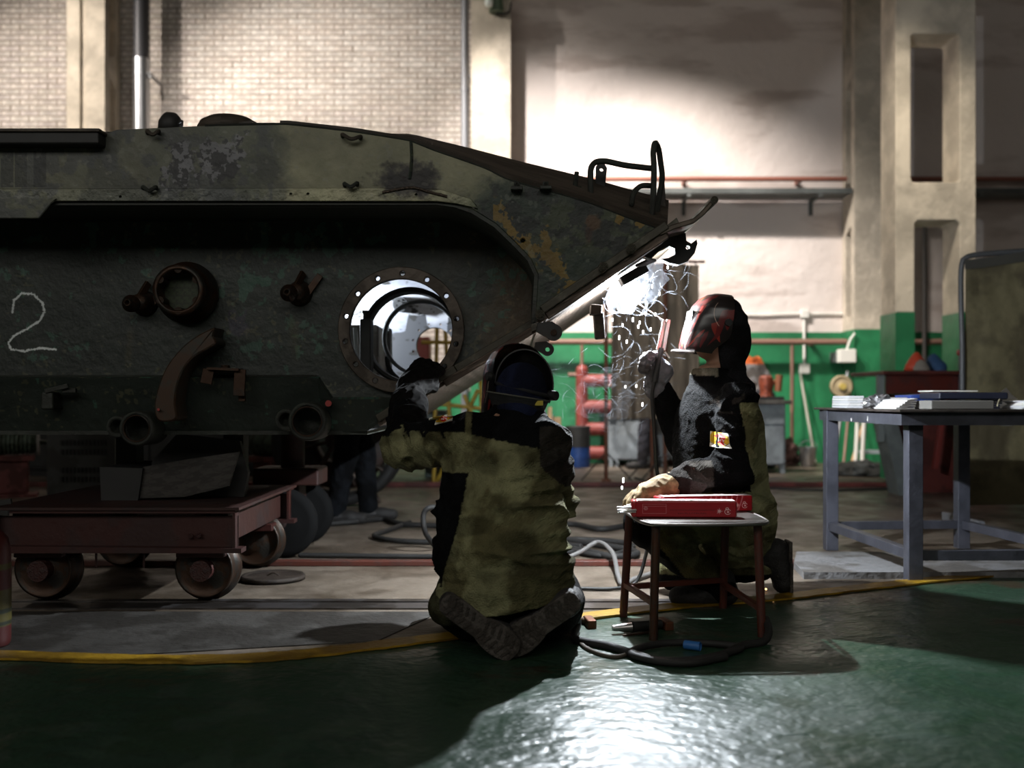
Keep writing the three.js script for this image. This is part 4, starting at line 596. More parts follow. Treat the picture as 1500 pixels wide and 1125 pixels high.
const flames = (seed, dark) => canvasTex(512, 512, (g, w, h) => {
  const r = rng(seed); g.fillStyle = dark ? '#0c0808' : '#120909'; g.fillRect(0, 0, w, h);
  for (let k = 0; k < 46; k++) { const x = r() * w, y = h * (0.2 + r() * 0.8), l = 60 + r() * 150, b = (r() - 0.5) * 130; g.fillStyle = ['#4d0d0d', '#6d1512', '#3a090b', '#5b1110', '#85261a'][Math.floor(r() * 5)]; g.beginPath(); g.moveTo(x, y); g.quadraticCurveTo(x + b * 0.3 + 14, y - l * 0.5, x + b, y - l); g.quadraticCurveTo(x + b * 0.2 - 18, y - l * 0.45, x - 16 - r() * 20, y + 14); g.closePath(); g.fill(); }
  g.lineWidth = 3; for (let k = 0; k < 16; k++) { const x = r() * w, y = r() * h, l = 50 + r() * 90; g.strokeStyle = k % 3 ? 'rgba(235,210,190,0.75)' : 'rgba(240,150,60,0.7)'; g.beginPath(); g.moveTo(x, y); g.quadraticCurveTo(x + 20, y - l * 0.5, x + (r() - 0.5) * 80, y - l); g.stroke(); }
  g.fillStyle = 'rgba(0,0,0,0.8)'; g.fillRect(w * 0.3, h * 0.36, w * 0.4, h * 0.16);
});
// a welding mask round a head: centre, forward, up; parts are hung on the person
function weldingMask(p, c, fwd, up, tex, scale = 1, label) {
  const f = v(fwd).normalize(), u = v(up).addScaledVector(f, -v(up).dot(f)).normalize(), s = new V3().crossVectors(f, u), tab = [[0.158, 0.0, 0.004], [0.154, 0.035, 0.04], [0.142, 0.07, 0.072], [0.12, 0.1, 0.096], [0.085, 0.127, 0.113], [0.04, 0.145, 0.119], [-0.01, 0.154, 0.118], [-0.06, 0.16, 0.112], [-0.105, 0.163, 0.101], [-0.128, 0.162, 0.094]];
  const put = (lat, fw, h) => v(c).addScaledVector(s, lat * scale).addScaledVector(f, fw * scale).addScaledVector(u, h * scale), back = -0.035, rows = [];
  for (let j = 0; j <= 36; j++) { const t = j / 36 * (tab.length - 1), i = Math.min(tab.length - 2, Math.floor(t)), k = t - i, h = mix(tab[i][0], tab[i + 1][0], k), fp = mix(tab[i][1], tab[i + 1][1], k), wd = mix(tab[i][2], tab[i + 1][2], k), bk = back + 0.07 * smooth(-0.03, -0.13, h), row = [];
    for (let a = 0; a <= 40; a++) { const th = (a / 40 - 0.5) * Math.PI * 1.0, cs = Math.max(0, Math.cos(th)) ** 0.75; row.push(put(wd * Math.sin(th), bk + (fp - bk) * cs, h)); }
    rows.push(row); }
  const g = thick(loft(rows), 0.004 * scale);
  const m = part('welding_mask', g, new THREE.MeshPhysicalMaterial({ color: 0xffffff, map: tex, roughness: 0.3, clearcoat: 0.4, clearcoatRoughness: 0.25 }), p, label || 'red and black flame painted welding mask');
  part('visor_glass', aim(box(0.1 * scale, 0.06 * scale, 0.004, 0, 0.03 * scale, 0), put(0, 0.137, 0.0), put(0, 0.135, 0.06), f), M([0.006, 0.008, 0.007], { rough: 0.5 }), m);
  const lip = []; for (const [o, dy] of [[0, 0], [0.022, -0.006], [0.03, -0.002]]) { const row = []; for (let a = 0; a <= 30; a++) { const th = (a / 30 - 0.5) * Math.PI * 0.66; row.push(put((0.094 + o * 0.6) * Math.sin(th), 0.03 + (0.132 + o) * Math.max(0, Math.cos(th)) ** 0.75, -0.126 + dy)); } lip.push(row); }
  part('chin_rim', thick(loft(lip), 0.007 * scale), M([0.4, 0.36, 0.35], { rough: 0.4 }), m, 'pale rim along the bottom of the mask');
  part('pivot_knob', [-1, 1].map((q) => rod(put(q * 0.108, -0.012, 0.02), put(q * 0.132, -0.012, 0.02), 0.018 * scale, 0.016 * scale, 12)), M([0.02, 0.02, 0.02], { rough: 0.5 }), m);
  return { put, m };
}
function badgeTex() { return canvasTex(128, 128, (g) => {
  g.fillStyle = '#e9e6da'; g.fillRect(0, 0, 128, 128); g.fillStyle = '#e3b91c'; g.beginPath(); g.moveTo(22, 0); g.lineTo(80, 0); g.lineTo(124, 36); g.lineTo(128, 84); g.lineTo(66, 128); g.lineTo(2, 84); g.lineTo(2, 30); g.fill();
  g.fillStyle = '#d0201a'; g.beginPath(); g.moveTo(48, 6); g.lineTo(76, 4); g.lineTo(100, 36); g.lineTo(88, 60); g.lineTo(84, 104); g.lineTo(64, 116); g.lineTo(36, 88); g.lineTo(38, 52); g.lineTo(24, 34); g.fill();
  g.fillStyle = '#f2ece6'; g.beginPath(); g.moveTo(44, 4); g.lineTo(54, 20); g.lineTo(66, 50); g.lineTo(54, 38); g.fill(); g.beginPath(); g.moveTo(78, 84); g.lineTo(98, 104); g.lineTo(84, 110); g.fill();
  g.strokeStyle = '#ffffff'; g.lineWidth = 7; g.beginPath(); g.moveTo(44, 76); g.lineTo(44, 50); g.lineTo(58, 74); g.lineTo(62, 52); g.stroke(); g.beginPath(); g.moveTo(72, 54); g.lineTo(78, 76); g.lineTo(86, 62); g.stroke();
  g.strokeStyle = '#1c1a10'; g.lineWidth = 3; g.beginPath(); g.moveTo(0, 88); g.lineTo(66, 126); g.lineTo(128, 88); g.stroke(); }); }
const mBadge = new THREE.MeshPhysicalMaterial({ color: 0xffffff, map: badgeTex(), roughness: 0.7 });
function badge(p, f, pts, z0) {                          // four corners [x, y] in order, laid on the sleeve
  const rows = []; for (let j = 0; j <= 6; j++) { const r = []; for (let i = 0; i <= 6; i++) { const a = i / 6, b = j / 6, x = mix(mix(pts[0][0], pts[1][0], a), mix(pts[3][0], pts[2][0], a), b), y = mix(mix(pts[0][1], pts[1][1], a), mix(pts[3][1], pts[2][1], a), b); r.push(new V3(x, y, surfaceZ(f, x, y, z0) + 0.004)); } rows.push(r); }
  part('sleeve_badge', thick(loft(rows), 0.003), mBadge, p, 'red and yellow shield badge with a white lower edge');
}

// ---- the welder seen from behind, kneeling
{
  const p = thing('person', 'kneeling person seen from behind in an olive welding suit, gloved hand at the round opening', 'person', [0, 0, -3.7]);
  const rowsJ = [[0.145, -0.017, -3.56, 0.232, 0.16], [0.245, -0.026, -3.58, 0.247, 0.185], [0.37, -0.032, -3.6, 0.249, 0.185], [0.49, -0.045, -3.63, 0.238, 0.175], [0.616, -0.04, -3.67, 0.222, 0.168], [0.72, -0.022, -3.7, 0.2, 0.155], [0.79, -0.005, -3.72, 0.16, 0.13], [0.845, 0.012, -3.74, 0.1, 0.095], [0.885, 0.02, -3.76, 0.085, 0.085]];
  const shL = [-0.165, 0.755, -3.71], elL = [-0.415, 0.71, -3.9], mdL = [-0.43, 0.83, -4.05], wrL = [-0.43, 0.945, -4.19], shR = [0.135, 0.735, -3.73], elR = [0.175, 0.5, -3.92], wrR = [0.06, 0.62, -4.15];
  const trunk = stack(rowsJ), armL = join([bone(shL, elL, 0.098, 0.085), bone(elL, mdL, 0.085, 0.073)], 0.05), armR = join([bone(shR, elR, 0.092, 0.078), bone(elR, wrR, 0.075, 0.055)], 0.05);
  const crease = bone([-0.15, 0.63, -3.5], [0.09, 0.565, -3.5], 0.01), crease2 = bone([-0.155, 0.63, -3.53], [-0.13, 0.75, -3.55], 0.008);
  const jacket = (x, y, z) => {
    let d = smin(smin(trunk(x, y, z), armL(x, y, z), 0.07), armR(x, y, z), 0.06);
    const low = smooth(0.75, 0.35, y), mid = smooth(0.2, 0.4, y) * smooth(0.68, 0.52, y), right = smooth(-0.05, 0.2, x);
    d += -0.02 * mid * (0.4 + 0.8 * right) * (fold(x * 0.9 + y * 0.15, y, z, 2.2, 13, 2.5, 3) - 0.45) - 0.011 * low * (fold(x + y * 0.35, y - x * 0.2, z, 4, 7, 4, 9) - 0.5) - 0.012 * smooth(0.55, 0.68, y) * (fold(x - y * 0.5, y + x * 0.3, z, 5, 8, 4, 19) - 0.5) - 0.004 * (fold(x, y, z, 11, 13, 11, 5) - 0.5);
    const arm = smooth(-0.16, -0.3, x); d += -0.013 * arm * (fold(x + y * 0.6, y - x * 0.3, z, 12, 5, 6, 13) - 0.45);
    d += 0.017 * Math.exp(-Math.max(0, crease(x, y, z) + 0.0) * 26) + 0.014 * Math.exp(-Math.max(0, crease2(x, y, z)) * 40) + 0.01 * Math.exp(-(((y - 0.27 - x * 0.06) / 0.012) ** 2)) * smooth(-0.1, -0.2, x);
    return Math.max(d, 0.165 + 0.02 * Math.sin(x * 9) - y);
  };
  const yokeY = (x) => 0.772 - 0.2 * (x + 0.148);
  const paintJ = (x, y, z, nx, ny, nz) => {
    const n = noise3(x * 9, y * 9, z * 9), dirt = clamp(0.86 + 0.2 * noise3(x * 4, y * 5, z * 4) + 0.16 * n + 0.1 * noise3(x * 30, y * 30, z * 30), 0.45, 1.2);
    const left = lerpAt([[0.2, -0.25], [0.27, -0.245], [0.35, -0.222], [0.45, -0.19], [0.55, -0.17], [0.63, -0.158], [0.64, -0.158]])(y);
    let c = OLIVE; const sleeve = x < -0.17 && y > 0.6;
    if (!sleeve && x > -0.148 && y > yokeY(x)) c = INK;
    if (x > 0.1 && y > 0.57 && y < 0.8 && y > 0.57 + (0.2 - x) * 0.9) c = [0.045, 0.04, 0.034];
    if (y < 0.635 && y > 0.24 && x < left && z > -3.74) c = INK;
    if (sleeve && (y > 0.80 || (y > 0.755 && x < -0.19 && nz < 0.55) || (x > -0.4 && y > 0.78))) c = INK;
    const k = c === OLIVE ? dirt * (1 - 0.45 * smooth(0.55, 0.75, noise3(x * 5 + 4, y * 7, z * 3) * 0.5 + 0.5)) : clamp(0.9 + 0.25 * n, 0.6, 1.2);
    return [c[0] * k, c[1] * k, c[2] * k];
  };
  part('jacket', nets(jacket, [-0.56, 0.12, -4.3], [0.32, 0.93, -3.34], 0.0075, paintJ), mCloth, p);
  part('collar', thick(loft([[0.868, 0.088], [0.905, 0.1], [0.925, 0.108]].map(([y, r]) => [...Array(25)].map((_, i) => { const a = (i / 24) * Math.PI * 1.6 - Math.PI * 0.3; return new V3(0.022 + r * 1.08 * Math.cos(a), y - 0.018 * Math.cos(a) - 0.016, -3.765 + r * Math.sin(a)); })), false, true), 0.007), M([0.016, 0.017, 0.018], { rough: 0.9, tile: T.grime, size: 0.3 }), p);
  part('collar_piping', tube([...Array(25)].map((_, i) => { const a = (i / 24) * Math.PI * 1.6 - Math.PI * 0.3; return new V3(0.022 + 0.117 * Math.cos(a), 0.911 - 0.018 * Math.cos(a), -3.765 + 0.108 * Math.sin(a)); }), 0.0035, 60, 6), M([0.08, 0.078, 0.065], { rough: 0.8 }), p);
  // trousers, boots
  const trousers = join([bone([-0.11, 0.3, -3.64], [-0.2, 0.11, -4.05], 0.12, 0.1), bone([0.08, 0.3, -3.64], [0.17, 0.11, -4.05], 0.12, 0.1), bone([-0.2, 0.11, -4.05], [-0.225, 0.16, -3.56], 0.1, 0.075), bone([0.17, 0.11, -4.05], [0.19, 0.16, -3.62], 0.1, 0.075), bone([-0.1, 0.3, -3.62], [0.07, 0.3, -3.62], 0.13, 0.13), bone([-0.14, 0.14, -3.68], [0.12, 0.14, -3.68], 0.13, 0.13)], 0.04);
  part('trousers', nets((x, y, z) => Math.max(trousers(x, y, z) - 0.006 * (fold(x, y, z, 9, 11, 5, 21) - 0.5), 0.004 - y), [-0.36, -0.02, -4.2], [0.34, 0.46, -3.42], 0.011, (x, y, z) => { const k = clamp(0.7 + 0.25 * noise3(x * 8, y * 8, z * 8), 0.4, 1); return x < -0.19 && y > 0.1 ? [0.09 * k, 0.09 * k, 0.05 * k] : [0.02 * k, 0.02 * k, 0.02 * k]; }), mCloth, p);
  for (const q of [[[-0.225, 0.17, -3.62], [-0.2, 0.185, -3.475], [-0.115, 0.125, -3.45], [-0.04, 0.075, -3.44], [-0.022, 0.055, -3.44]], [[0.2, 0.17, -3.62], [0.19, 0.19, -3.475], [0.11, 0.135, -3.46], [0.035, 0.085, -3.46], [0.012, 0.062, -3.46]]]) {
    const f = join([bone(q[0], q[1], 0.062, 0.046), chain([[...q[1], 0.043], [...q[2], 0.04], [...q[3], 0.05], [...q[4], 0.044]], 0.03)], 0.03), zs = Math.max(q[1][2], q[3][2]) + 0.026;
    const b = part('boot', nets((x, y, z) => Math.max(f(x, y, z), z - zs, 0.006 - y), [-0.34, -0.02, -3.74], [0.32, 0.28, -3.36], 0.006), mBoot, p);
    const up = v(q[1]).sub(v(q[3])).normalize(), sole = new THREE.Shape(); const L = v(q[1]).distanceTo(v(q[4])) + 0.075;
    sole.moveTo(-0.036, 0); sole.bezierCurveTo(-0.062, 0.045, -0.052, 0.1, -0.035, 0.14); sole.bezierCurveTo(-0.035, 0.18, -0.042, L - 0.03, -0.03, L - 0.01); sole.quadraticCurveTo(0, L + 0.012, 0.03, L - 0.01); sole.bezierCurveTo(0.042, L - 0.03, 0.034, 0.18, 0.036, 0.14); sole.bezierCurveTo(0.052, 0.1, 0.06, 0.045, 0.036, 0); sole.quadraticCurveTo(0, -0.02, -0.036, 0);
    const place = (g) => aim(g, v(q[4]).addScaledVector(up, -0.034).setZ(zs - 0.003), v(q[1]).setZ(zs - 0.003), new V3(0, 0, -1));
    const flip = new THREE.ExtrudeGeometry(sole, { depth: 0.014, bevelEnabled: true, bevelSize: 0.004, bevelThickness: 0.004, bevelSegments: 2 });
    part('sole', boxUV(place(flip.translate(0, 0, -0.007))), mSole, b);
    const lugs = []; for (let k = 0; k < 10; k++) if (k !== 5) for (const sx of [-1, 1]) { const yy = 0.015 + k * (L - 0.03) / 10, wv = (k < 5 ? 0.04 : 0.032); lugs.push(bar(new V3(sx * 0.004, yy, 0), new V3(sx * wv, yy + 0.012, 0), 0.011, 0.03, 0.002, new V3(0, 0, 1))); }
    part('sole_tread', place(merge(lugs)), mSole, b);
  }
  // gloves, left one spread on the drilled ring
  const fw = v([-0.31, 1.105, -4.375]).sub(v(wrL)).normalize(), lh = hand(arr(v(wrL).addScaledVector(fw, 0.035)), arr(fw), [0.25, 0.1, -1], [0.75, -0.55, 0], [0.25, 0.3, 0.32, 0.38], { fat: 1.5, size: 1.22, spread: 0.1, thumb: 0.5 });
  const gaunt = join([bone([-0.415, 0.77, -3.975], [-0.425, 0.88, -4.1], 0.082, 0.072), bone([-0.425, 0.88, -4.1], wrL, 0.072, 0.052)], 0.03);
  part('glove', nets((x, y, z) => smin(gaunt(x, y, z), lh(x, y, z), 0.03) - 0.005 * (fold(x, y, z, 14, 22, 14, 31) - 0.5), [-0.56, 0.64, -4.5], [-0.16, 1.2, -3.84], 0.0055), mGlove, p, 'black gauntlet glove');
  const rh = hand([0.03, 0.66, -4.2], [-0.3, 0.5, -0.8], [-0.8, 0.1, 0.3], [0.2, 0.9, 0.4], 0.7, { fat: 1.35, size: 1.12 }); part('glove', nets(rh, [-0.16, 0.52, -4.42], [0.16, 0.86, -4.1], 0.006), mGlove, p, 'black gauntlet glove');
  // the person inside the suit
  const hc = [0.036, 0.94, -3.79];
  const body = join([stack(rowsJ.map(([y, cx, cz, rx, rz]) => [y + 0.02, cx, cz, rx * 0.7, rz * 0.7])), bone(shL, elL, 0.05, 0.042), bone(elL, wrL, 0.042, 0.03), bone(shR, elR, 0.05, 0.042), bone(elR, wrR, 0.042, 0.03), bone([-0.1, 0.28, -3.64], [-0.2, 0.1, -4.02], 0.075, 0.055), bone([0.08, 0.28, -3.64], [0.17, 0.1, -4.02], 0.075, 0.055), bone([-0.2, 0.1, -4.02], [-0.22, 0.16, -3.6], 0.05, 0.035), bone([0.17, 0.1, -4.02], [0.19, 0.16, -3.6], 0.05, 0.035), bone([-0.22, 0.16, -3.6], [-0.12, 0.13, -3.47], 0.03, 0.025), bone([0.19, 0.16, -3.6], [0.11, 0.13, -3.48], 0.03, 0.025), bone([0.015, 0.84, -3.75], [0.035, 0.93, -3.79], 0.05, 0.05), ball(hc, [0.07, 0.082, 0.08])], 0.03);
  const lhb = hand(arr(v(wrL).addScaledVector(fw, 0.035)), arr(fw), [0.25, 0.1, -1], [0.75, -0.55, 0], [0.25, 0.3, 0.32, 0.38], { size: 1.1, fat: 1.0, spread: 0.1 });
  part('body', nets((x, y, z) => smin(body(x, y, z), lhb(x, y, z), 0.02), [-0.52, 0.05, -4.45], [0.3, 1.1, -3.4], 0.014), mSkin, p);
  const face = [-0.34, -0.12, -0.93], mm = weldingMask(p, [0.012, 0.955, -3.83], [-0.5, -0.1, -0.85], [0.04, 1, -0.1], flames(41, true), 1.0);
  part('hood', nets(join([ball([0.036, 0.945, -3.775], [0.094, 0.096, 0.1]), bone([0.03, 0.9, -3.77], [0.02, 0.85, -3.75], 0.088, 0.09)], 0.04), [-0.12, 0.78, -3.95], [0.19, 1.09, -3.62], 0.006, (x, y) => NAVY), cloth({ bumpScale: 0.002 }), p, 'dark navy hood');
  const band = [...Array(13)].map((_, i) => { const a = -0.25 + i / 12 * (Math.PI + 0.5); return new V3(0.04 + 0.1 * Math.cos(a), 0.935 - 0.025 * Math.cos(a), -3.79 + 0.112 * Math.sin(a)); });
  part('head_band', tube(band.slice(0, 12), 0.009, 50, 6), M([0.008, 0.008, 0.009], { rough: 0.8 }), p);
  part('mask_crown', thick(loft([...Array(13)].map((_, j) => [...Array(33)].map((_2, i) => { const a = -0.55 + i / 32 * (Math.PI + 0.75), b = j / 12 * 1.35, k = Math.cos(b); return new V3(0.046 + 0.108 * k * Math.cos(a), 0.955 + 0.132 * k * Math.sin(a), -3.775 - 0.14 * Math.sin(b)); }))), 0.005), M([0.012, 0.011, 0.011], { rough: 0.45 }), p, 'black inner shell of the raised mask');
  part('band_knob', rod(new V3(0.145, 0.915, -3.76), new V3(0.166, 0.913, -3.74), 0.02, 0.018, 12), M([0.015, 0.015, 0.015], { rough: 0.5 }), p);
  part('yellow_tag', box(0.03, 0.018, 0.004, 0.1, 0.886, -3.684, 0.001), M([0.42, 0.33, 0.03], { rough: 0.6 }), p);
  badge(p, jacket, [P2(637, 622, 3.72), P2(663, 615, 3.72), P2(663, 605, 3.72), P2(640, 611, 3.72)].map((q, i) => q), -3.4);
}
// ---- the welder in profile, crouching with the electrode holder
{
  const p = thing('person', 'welder crouching in profile with a red flame mask, holding an electrode to the arc', 'person', [1.0, 0, -4.85]);
  const ZC = -4.87, SHIFT = new V3(-0.075, 0, 0.38);   // the whole welder is set down a little nearer than built
  const rowsJ = [[0.16, 1.06, ZC, 0.12, 0.15], [0.24, 1.065, ZC, 0.17, 0.2], [0.34, 1.06, ZC, 0.21, 0.22], [0.45, 1.045, ZC, 0.205, 0.215], [0.55, 1.015, ZC, 0.205, 0.2], [0.7, 1.005, ZC, 0.205, 0.2], [0.82, 1.01, ZC, 0.195, 0.2], [0.92, 1.02, ZC, 0.165, 0.185], [0.975, 1.0, ZC, 0.12, 0.12], [1.01, 0.98, ZC, 0.098, 0.1], [1.035, 0.985, ZC, 0.09, 0.095]];
  const shN = [1.05, 0.885, -4.68], elN = [1.015, 0.6, -4.6], wrN = [0.755, 0.54, -4.6], shF = [1.0, 0.88, -5.05], elF = [0.885, 0.7, -5.05], wrF = [0.748, 0.975, -5.03];
  const trunk = stack(rowsJ), near = join([bone(shN, elN, 0.094, 0.083), bone(elN, [0.845, 0.563, -4.6], 0.08, 0.066), bone([0.845, 0.563, -4.6], wrN, 0.066, 0.05)], 0.05), farA = join([bone(shF, elF, 0.09, 0.08), bone(elF, wrF, 0.075, 0.052)], 0.05);
  const cuff = (x, y, z) => smooth(0.93, 0.87, x) * smooth(-4.72, -4.68, z) * smooth(0.66, 0.62, y);
  const jacket = (x, y, z) => {
    let d = smin(smin(trunk(x, y, z), near(x, y, z), 0.035), farA(x, y, z), 0.035);
    const arm = smooth(-4.74, -4.66, z);
    d += -0.011 * (1 - arm) * (fold(x, y, z, 4, 3.2, 4, 7) - 0.45) - 0.01 * smooth(0.62, 0.45, y) * (fold(x + y, y, z, 5, 5, 5, 17) - 0.45) - 0.013 * arm * (fold(x - y * 0.4, y + x * 0.3, z, 5, 12, 5, 23) - 0.45) - 0.003 * (fold(x, y, z, 16, 16, 16, 29) - 0.5);
    d += 0.012 * Math.exp(-(((x - 1.16 + 0.02 * Math.sin(y * 5)) / 0.02) ** 2)) * smooth(0.5, 0.65, y) * smooth(-4.9, -4.7, z);
    return d;
  };
  const paint = (x, y, z, nx, ny, nz) => {
    const n = noise3(x * 9, y * 9, z * 9), k0 = clamp(0.9 + 0.2 * noise3(x * 4, y * 4, z * 4) + 0.12 * n, 0.5, 1.25); let c = OLIVE;
    const edge = 1.055 + 0.05 * smooth(0.7, 0.5, y) - 0.02 * smooth(0.72, 0.9, y);
    if (y > 0.5 && x < edge) c = INK;
    if (y > 0.885 && x < 1.14) c = INK;
    if (y > 0.84 && y < 0.925 && x < 1.06 && x > 0.93 && z > -4.75 && noise3(x * 14, y * 22, z * 9) > 0.1) c = [0.035, 0.031, 0.027];            // lit shoulder folds put into the colour
    if (x < 0.915 && y < 0.64 && z > -4.72) c = x < 0.82 ? [0.05, 0.047, 0.047] : [0.085, 0.08, 0.074];   // grey cuff
    if (y > 1.008 - (x - 0.9) * 0.1 && x < 0.985) c = [0.3, 0.28, 0.22];
    if (y < 0.5 && x < 0.93) c = OLIVE;
    return c.map((a) => a * (c === OLIVE ? k0 * 1.3 : clamp(0.95 + 0.2 * n, 0.6, 1.2)));
  };
  part('jacket', nets(jacket, [0.64, 0.12, -5.2], [1.34, 1.08, -4.46], 0.0075, paint), mCloth, p);
  const legs = join([bone([1.07, 0.38, -4.74], [0.655, 0.372, -4.7], 0.115, 0.088), bone([0.655, 0.35, -4.7], [0.985, 0.075, -4.72], 0.088, 0.068), bone([1.08, 0.36, -5.0], [0.84, 0.11, -5.02], 0.115, 0.095), bone([0.84, 0.11, -5.02], [1.22, 0.13, -4.99], 0.092, 0.07), bone([1.07, 0.34, -4.76], [1.07, 0.34, -4.98], 0.12, 0.12)], 0.035);
  part('trousers', nets((x, y, z) => Math.max(legs(x, y, z) - 0.008 * (fold(x + y, y - x, z, 7, 5, 6, 33) - 0.5), 0.01 - y), [0.5, -0.02, -5.2], [1.36, 0.52, -4.5], 0.009, (x, y, z) => { const k = clamp(0.85 + 0.25 * noise3(x * 8, y * 8, z * 8), 0.5, 1.1), t = (x - 0.655) * 0.64 + (0.35 - y) * 0.77, s = -(x - 0.655) * 0.77 * -1 - (0.35 - y) * 0.64; const inkShin = z > -4.86 && (s < -0.012 && y < 0.345 || x < 0.67 || (y < 0.13)); return (inkShin || y < 0.1 ? INK : OLIVE).map((a) => a * k * 1.3); }), mCloth, p);
  const bootA = join([bone([0.985, 0.11, -4.72], [1.0, 0.06, -4.72], 0.062, 0.05), chain([[1.01, 0.055, -4.72, 0.045], [0.9, 0.05, -4.72, 0.046], [0.8, 0.042, -4.72, 0.042]], 0.03)], 0.04);
  part('boot', nets((x, y, z) => Math.max(bootA(x, y, z), 0.008 - y), [0.72, -0.01, -4.82], [1.1, 0.2, -4.62], 0.007), mBoot, p);
  const bootB = join([bone([1.22, 0.15, -4.99], [1.275, 0.19, -4.98], 0.07, 0.062), chain([[1.3, 0.205, -4.97, 0.05], [1.31, 0.12, -4.97, 0.045], [1.325, 0.055, -4.97, 0.05]], 0.03)], 0.035);
  const bb = part('boot', nets((x, y, z) => Math.max(bootB(x, y, z), x - 1.352, 0.006 - y), [1.12, -0.01, -5.1], [1.4, 0.3, -4.86], 0.006), mBoot, p);
  part('sole', [bounds(1.34, 1.358, 0.15, 0.25, 4.925, 5.015, 0.006), bounds(1.344, 1.36, 0.008, 0.152, 4.92, 5.02, 0.006)], mSole, bb);
  // gloves
  const nh = hand([0.735, 0.532, -4.6], [-0.96, -0.2, 0.05], [-0.05, -1, 0], [0, 0, -1], [0.22, 0.26, 0.3, 0.34], { fat: 1.5, size: 1.15, spread: 0.05, thumb: 0.2 });
  part('glove', nets((x, y, z) => smin(nh(x, y, z), bone(wrN, [0.71, 0.527, -4.6], 0.05, 0.045)(x, y, z), 0.02) - 0.003 * (fold(x, y, z, 20, 20, 20, 41) - 0.5), [0.5, 0.38, -4.74], [0.83, 0.64, -4.48], 0.0055), mGloveTan, p, 'tan leather glove resting on the knee');
  const axis0 = new V3(0.735, 1.0, -4.965), axis1 = new V3(0.79, 1.268, -4.985);
  const fh = hand([0.768, 1.035, -5.005], [-0.9, 0.38, 0], [0.05, 0, 1], [0.3, 0.95, 0], [1.1, 1.15, 1.15, 1.1], { fat: 1.35, size: 0.98, spread: 0.02, thumb: 0.75 });
  part('glove', nets((x, y, z) => smin(fh(x, y, z), join([bone(wrF, [0.752, 0.95, -5.035], 0.054, 0.058), bone(wrF, [0.768, 1.035, -5.01], 0.05, 0.036)], 0.02)(x, y, z), 0.025) - 0.003 * (fold(x, y, z, 20, 20, 20, 43) - 0.5), [0.6, 0.86, -5.16], [0.88, 1.18, -4.86], 0.0045), mGlovePale, p, 'pale grey glove gripping the electrode holder');
  // head
  const body = join([stack(rowsJ.map(([y, cx, cz, rx, rz]) => [y + 0.02, cx, cz, rx * 0.7, rz * 0.7])), bone(shN, elN, 0.05, 0.042), bone(elN, wrN, 0.042, 0.03), bone(shF, elF, 0.05, 0.042), bone(elF, wrF, 0.042, 0.03), bone([1.07, 0.36, -4.76], [0.66, 0.35, -4.7], 0.07, 0.055), bone([0.66, 0.35, -4.7], [0.98, 0.08, -4.72], 0.05, 0.035), bone([1.08, 0.36, -5.0], [0.84, 0.11, -5.02], 0.07, 0.055), bone([0.84, 0.11, -5.02], [1.26, 0.17, -4.98], 0.05, 0.035), bone([1.26, 0.17, -4.98], [1.31, 0.08, -4.97], 0.03, 0.028), bone([0.985, 0.08, -4.72], [0.82, 0.045, -4.72], 0.033, 0.025)], 0.03);
  const skull = join([ball([1.005, 1.2, ZC], [0.088, 0.1, 0.073]), ball([0.955, 1.14, ZC], [0.055, 0.06, 0.052]), bone([1.01, 1.0, ZC], [1.015, 1.13, ZC], 0.056, 0.056), bone([0.9, 1.175, ZC], [0.905, 1.15, ZC], 0.01, 0.015), ball([1.03, 1.16, ZC + 0.074], [0.018, 0.03, 0.01]), ball([1.03, 1.16, ZC - 0.074], [0.018, 0.03, 0.01])], 0.02);
  const hb = hand([0.735, 0.532, -4.6], [-0.96, -0.2, 0.05], [-0.05, -1, 0], [0, 0, -1], [0.22, 0.26, 0.3, 0.34], { size: 1.0 }), hb2 = hand([0.768, 1.035, -5.005], [-0.9, 0.38, 0], [0.05, 0, 1], [0.3, 0.95, 0], [1.1, 1.15, 1.15, 1.1], { size: 0.9, fat: 0.95 });
  part('body', nets((x, y, z) => Math.min(smin(body(x, y, z), skull(x, y, z), 0.02), hb(x, y, z), hb2(x, y, z)), [0.52, 0.0, -5.18], [1.4, 1.34, -4.5], 0.012), mSkin, p);
  weldingMask(p, [1.0, 1.222, ZC], [-1, 0.14, 0.1], [0.14, 1, 0], flames(77, false), 0.98);
  const hood = join([ball([1.048, 1.215, ZC], [0.098, 0.148, 0.105], 0, 0.15), bone([1.055, 1.13, ZC], [1.035, 1.03, ZC], 0.08, 0.074), bone([1.035, 1.03, ZC], [1.06, 0.94, ZC], 0.074, 0.11)], 0.05);
  part('hood', nets((x, y, z) => Math.max(hood(x, y, z) - 0.006 * (fold(x, y, z, 7, 9, 7, 51) - 0.5), (y < 1.16 ? 0.99 + 0.1 * (1.16 - y) : 0.985) - x), [0.86, 0.82, -5.06], [1.26, 1.4, -4.68], 0.0075, () => [0.013, 0.013, 0.015]), cloth({ bumpScale: 0.003 }), p, 'black hood over the back of the head');
  badge(p, jacket, [P2(1047, 650, 4.56), P2(1067, 650, 4.56), P2(1064, 631, 4.56), P2(1048, 629, 4.56)], -4.3);
  // electrode holder and rod
  const h = thing('electrode_holder', 'electrode holder with a thin welding rod in the gloved hand of the welder in profile', 'tool', axis0);
  const ax = axis1.clone().sub(axis0).normalize(), pt = (t) => axis0.clone().addScaledVector(ax, t);
  part('handle', rod(pt(-0.02), pt(0.14), 0.015, 0.014, 12), mDark, h);
  for (const s of [-1, 1]) part('jaw', bar(pt(0.13).add(new V3(s * 0.012, 0, 0.004)), axis1.clone().add(new V3(s * 0.009, 0, 0.004)), 0.008, 0.02, 0.002), M([0.5, 0.48, 0.45], { rough: 0.35, metal: 0.8 }), h);
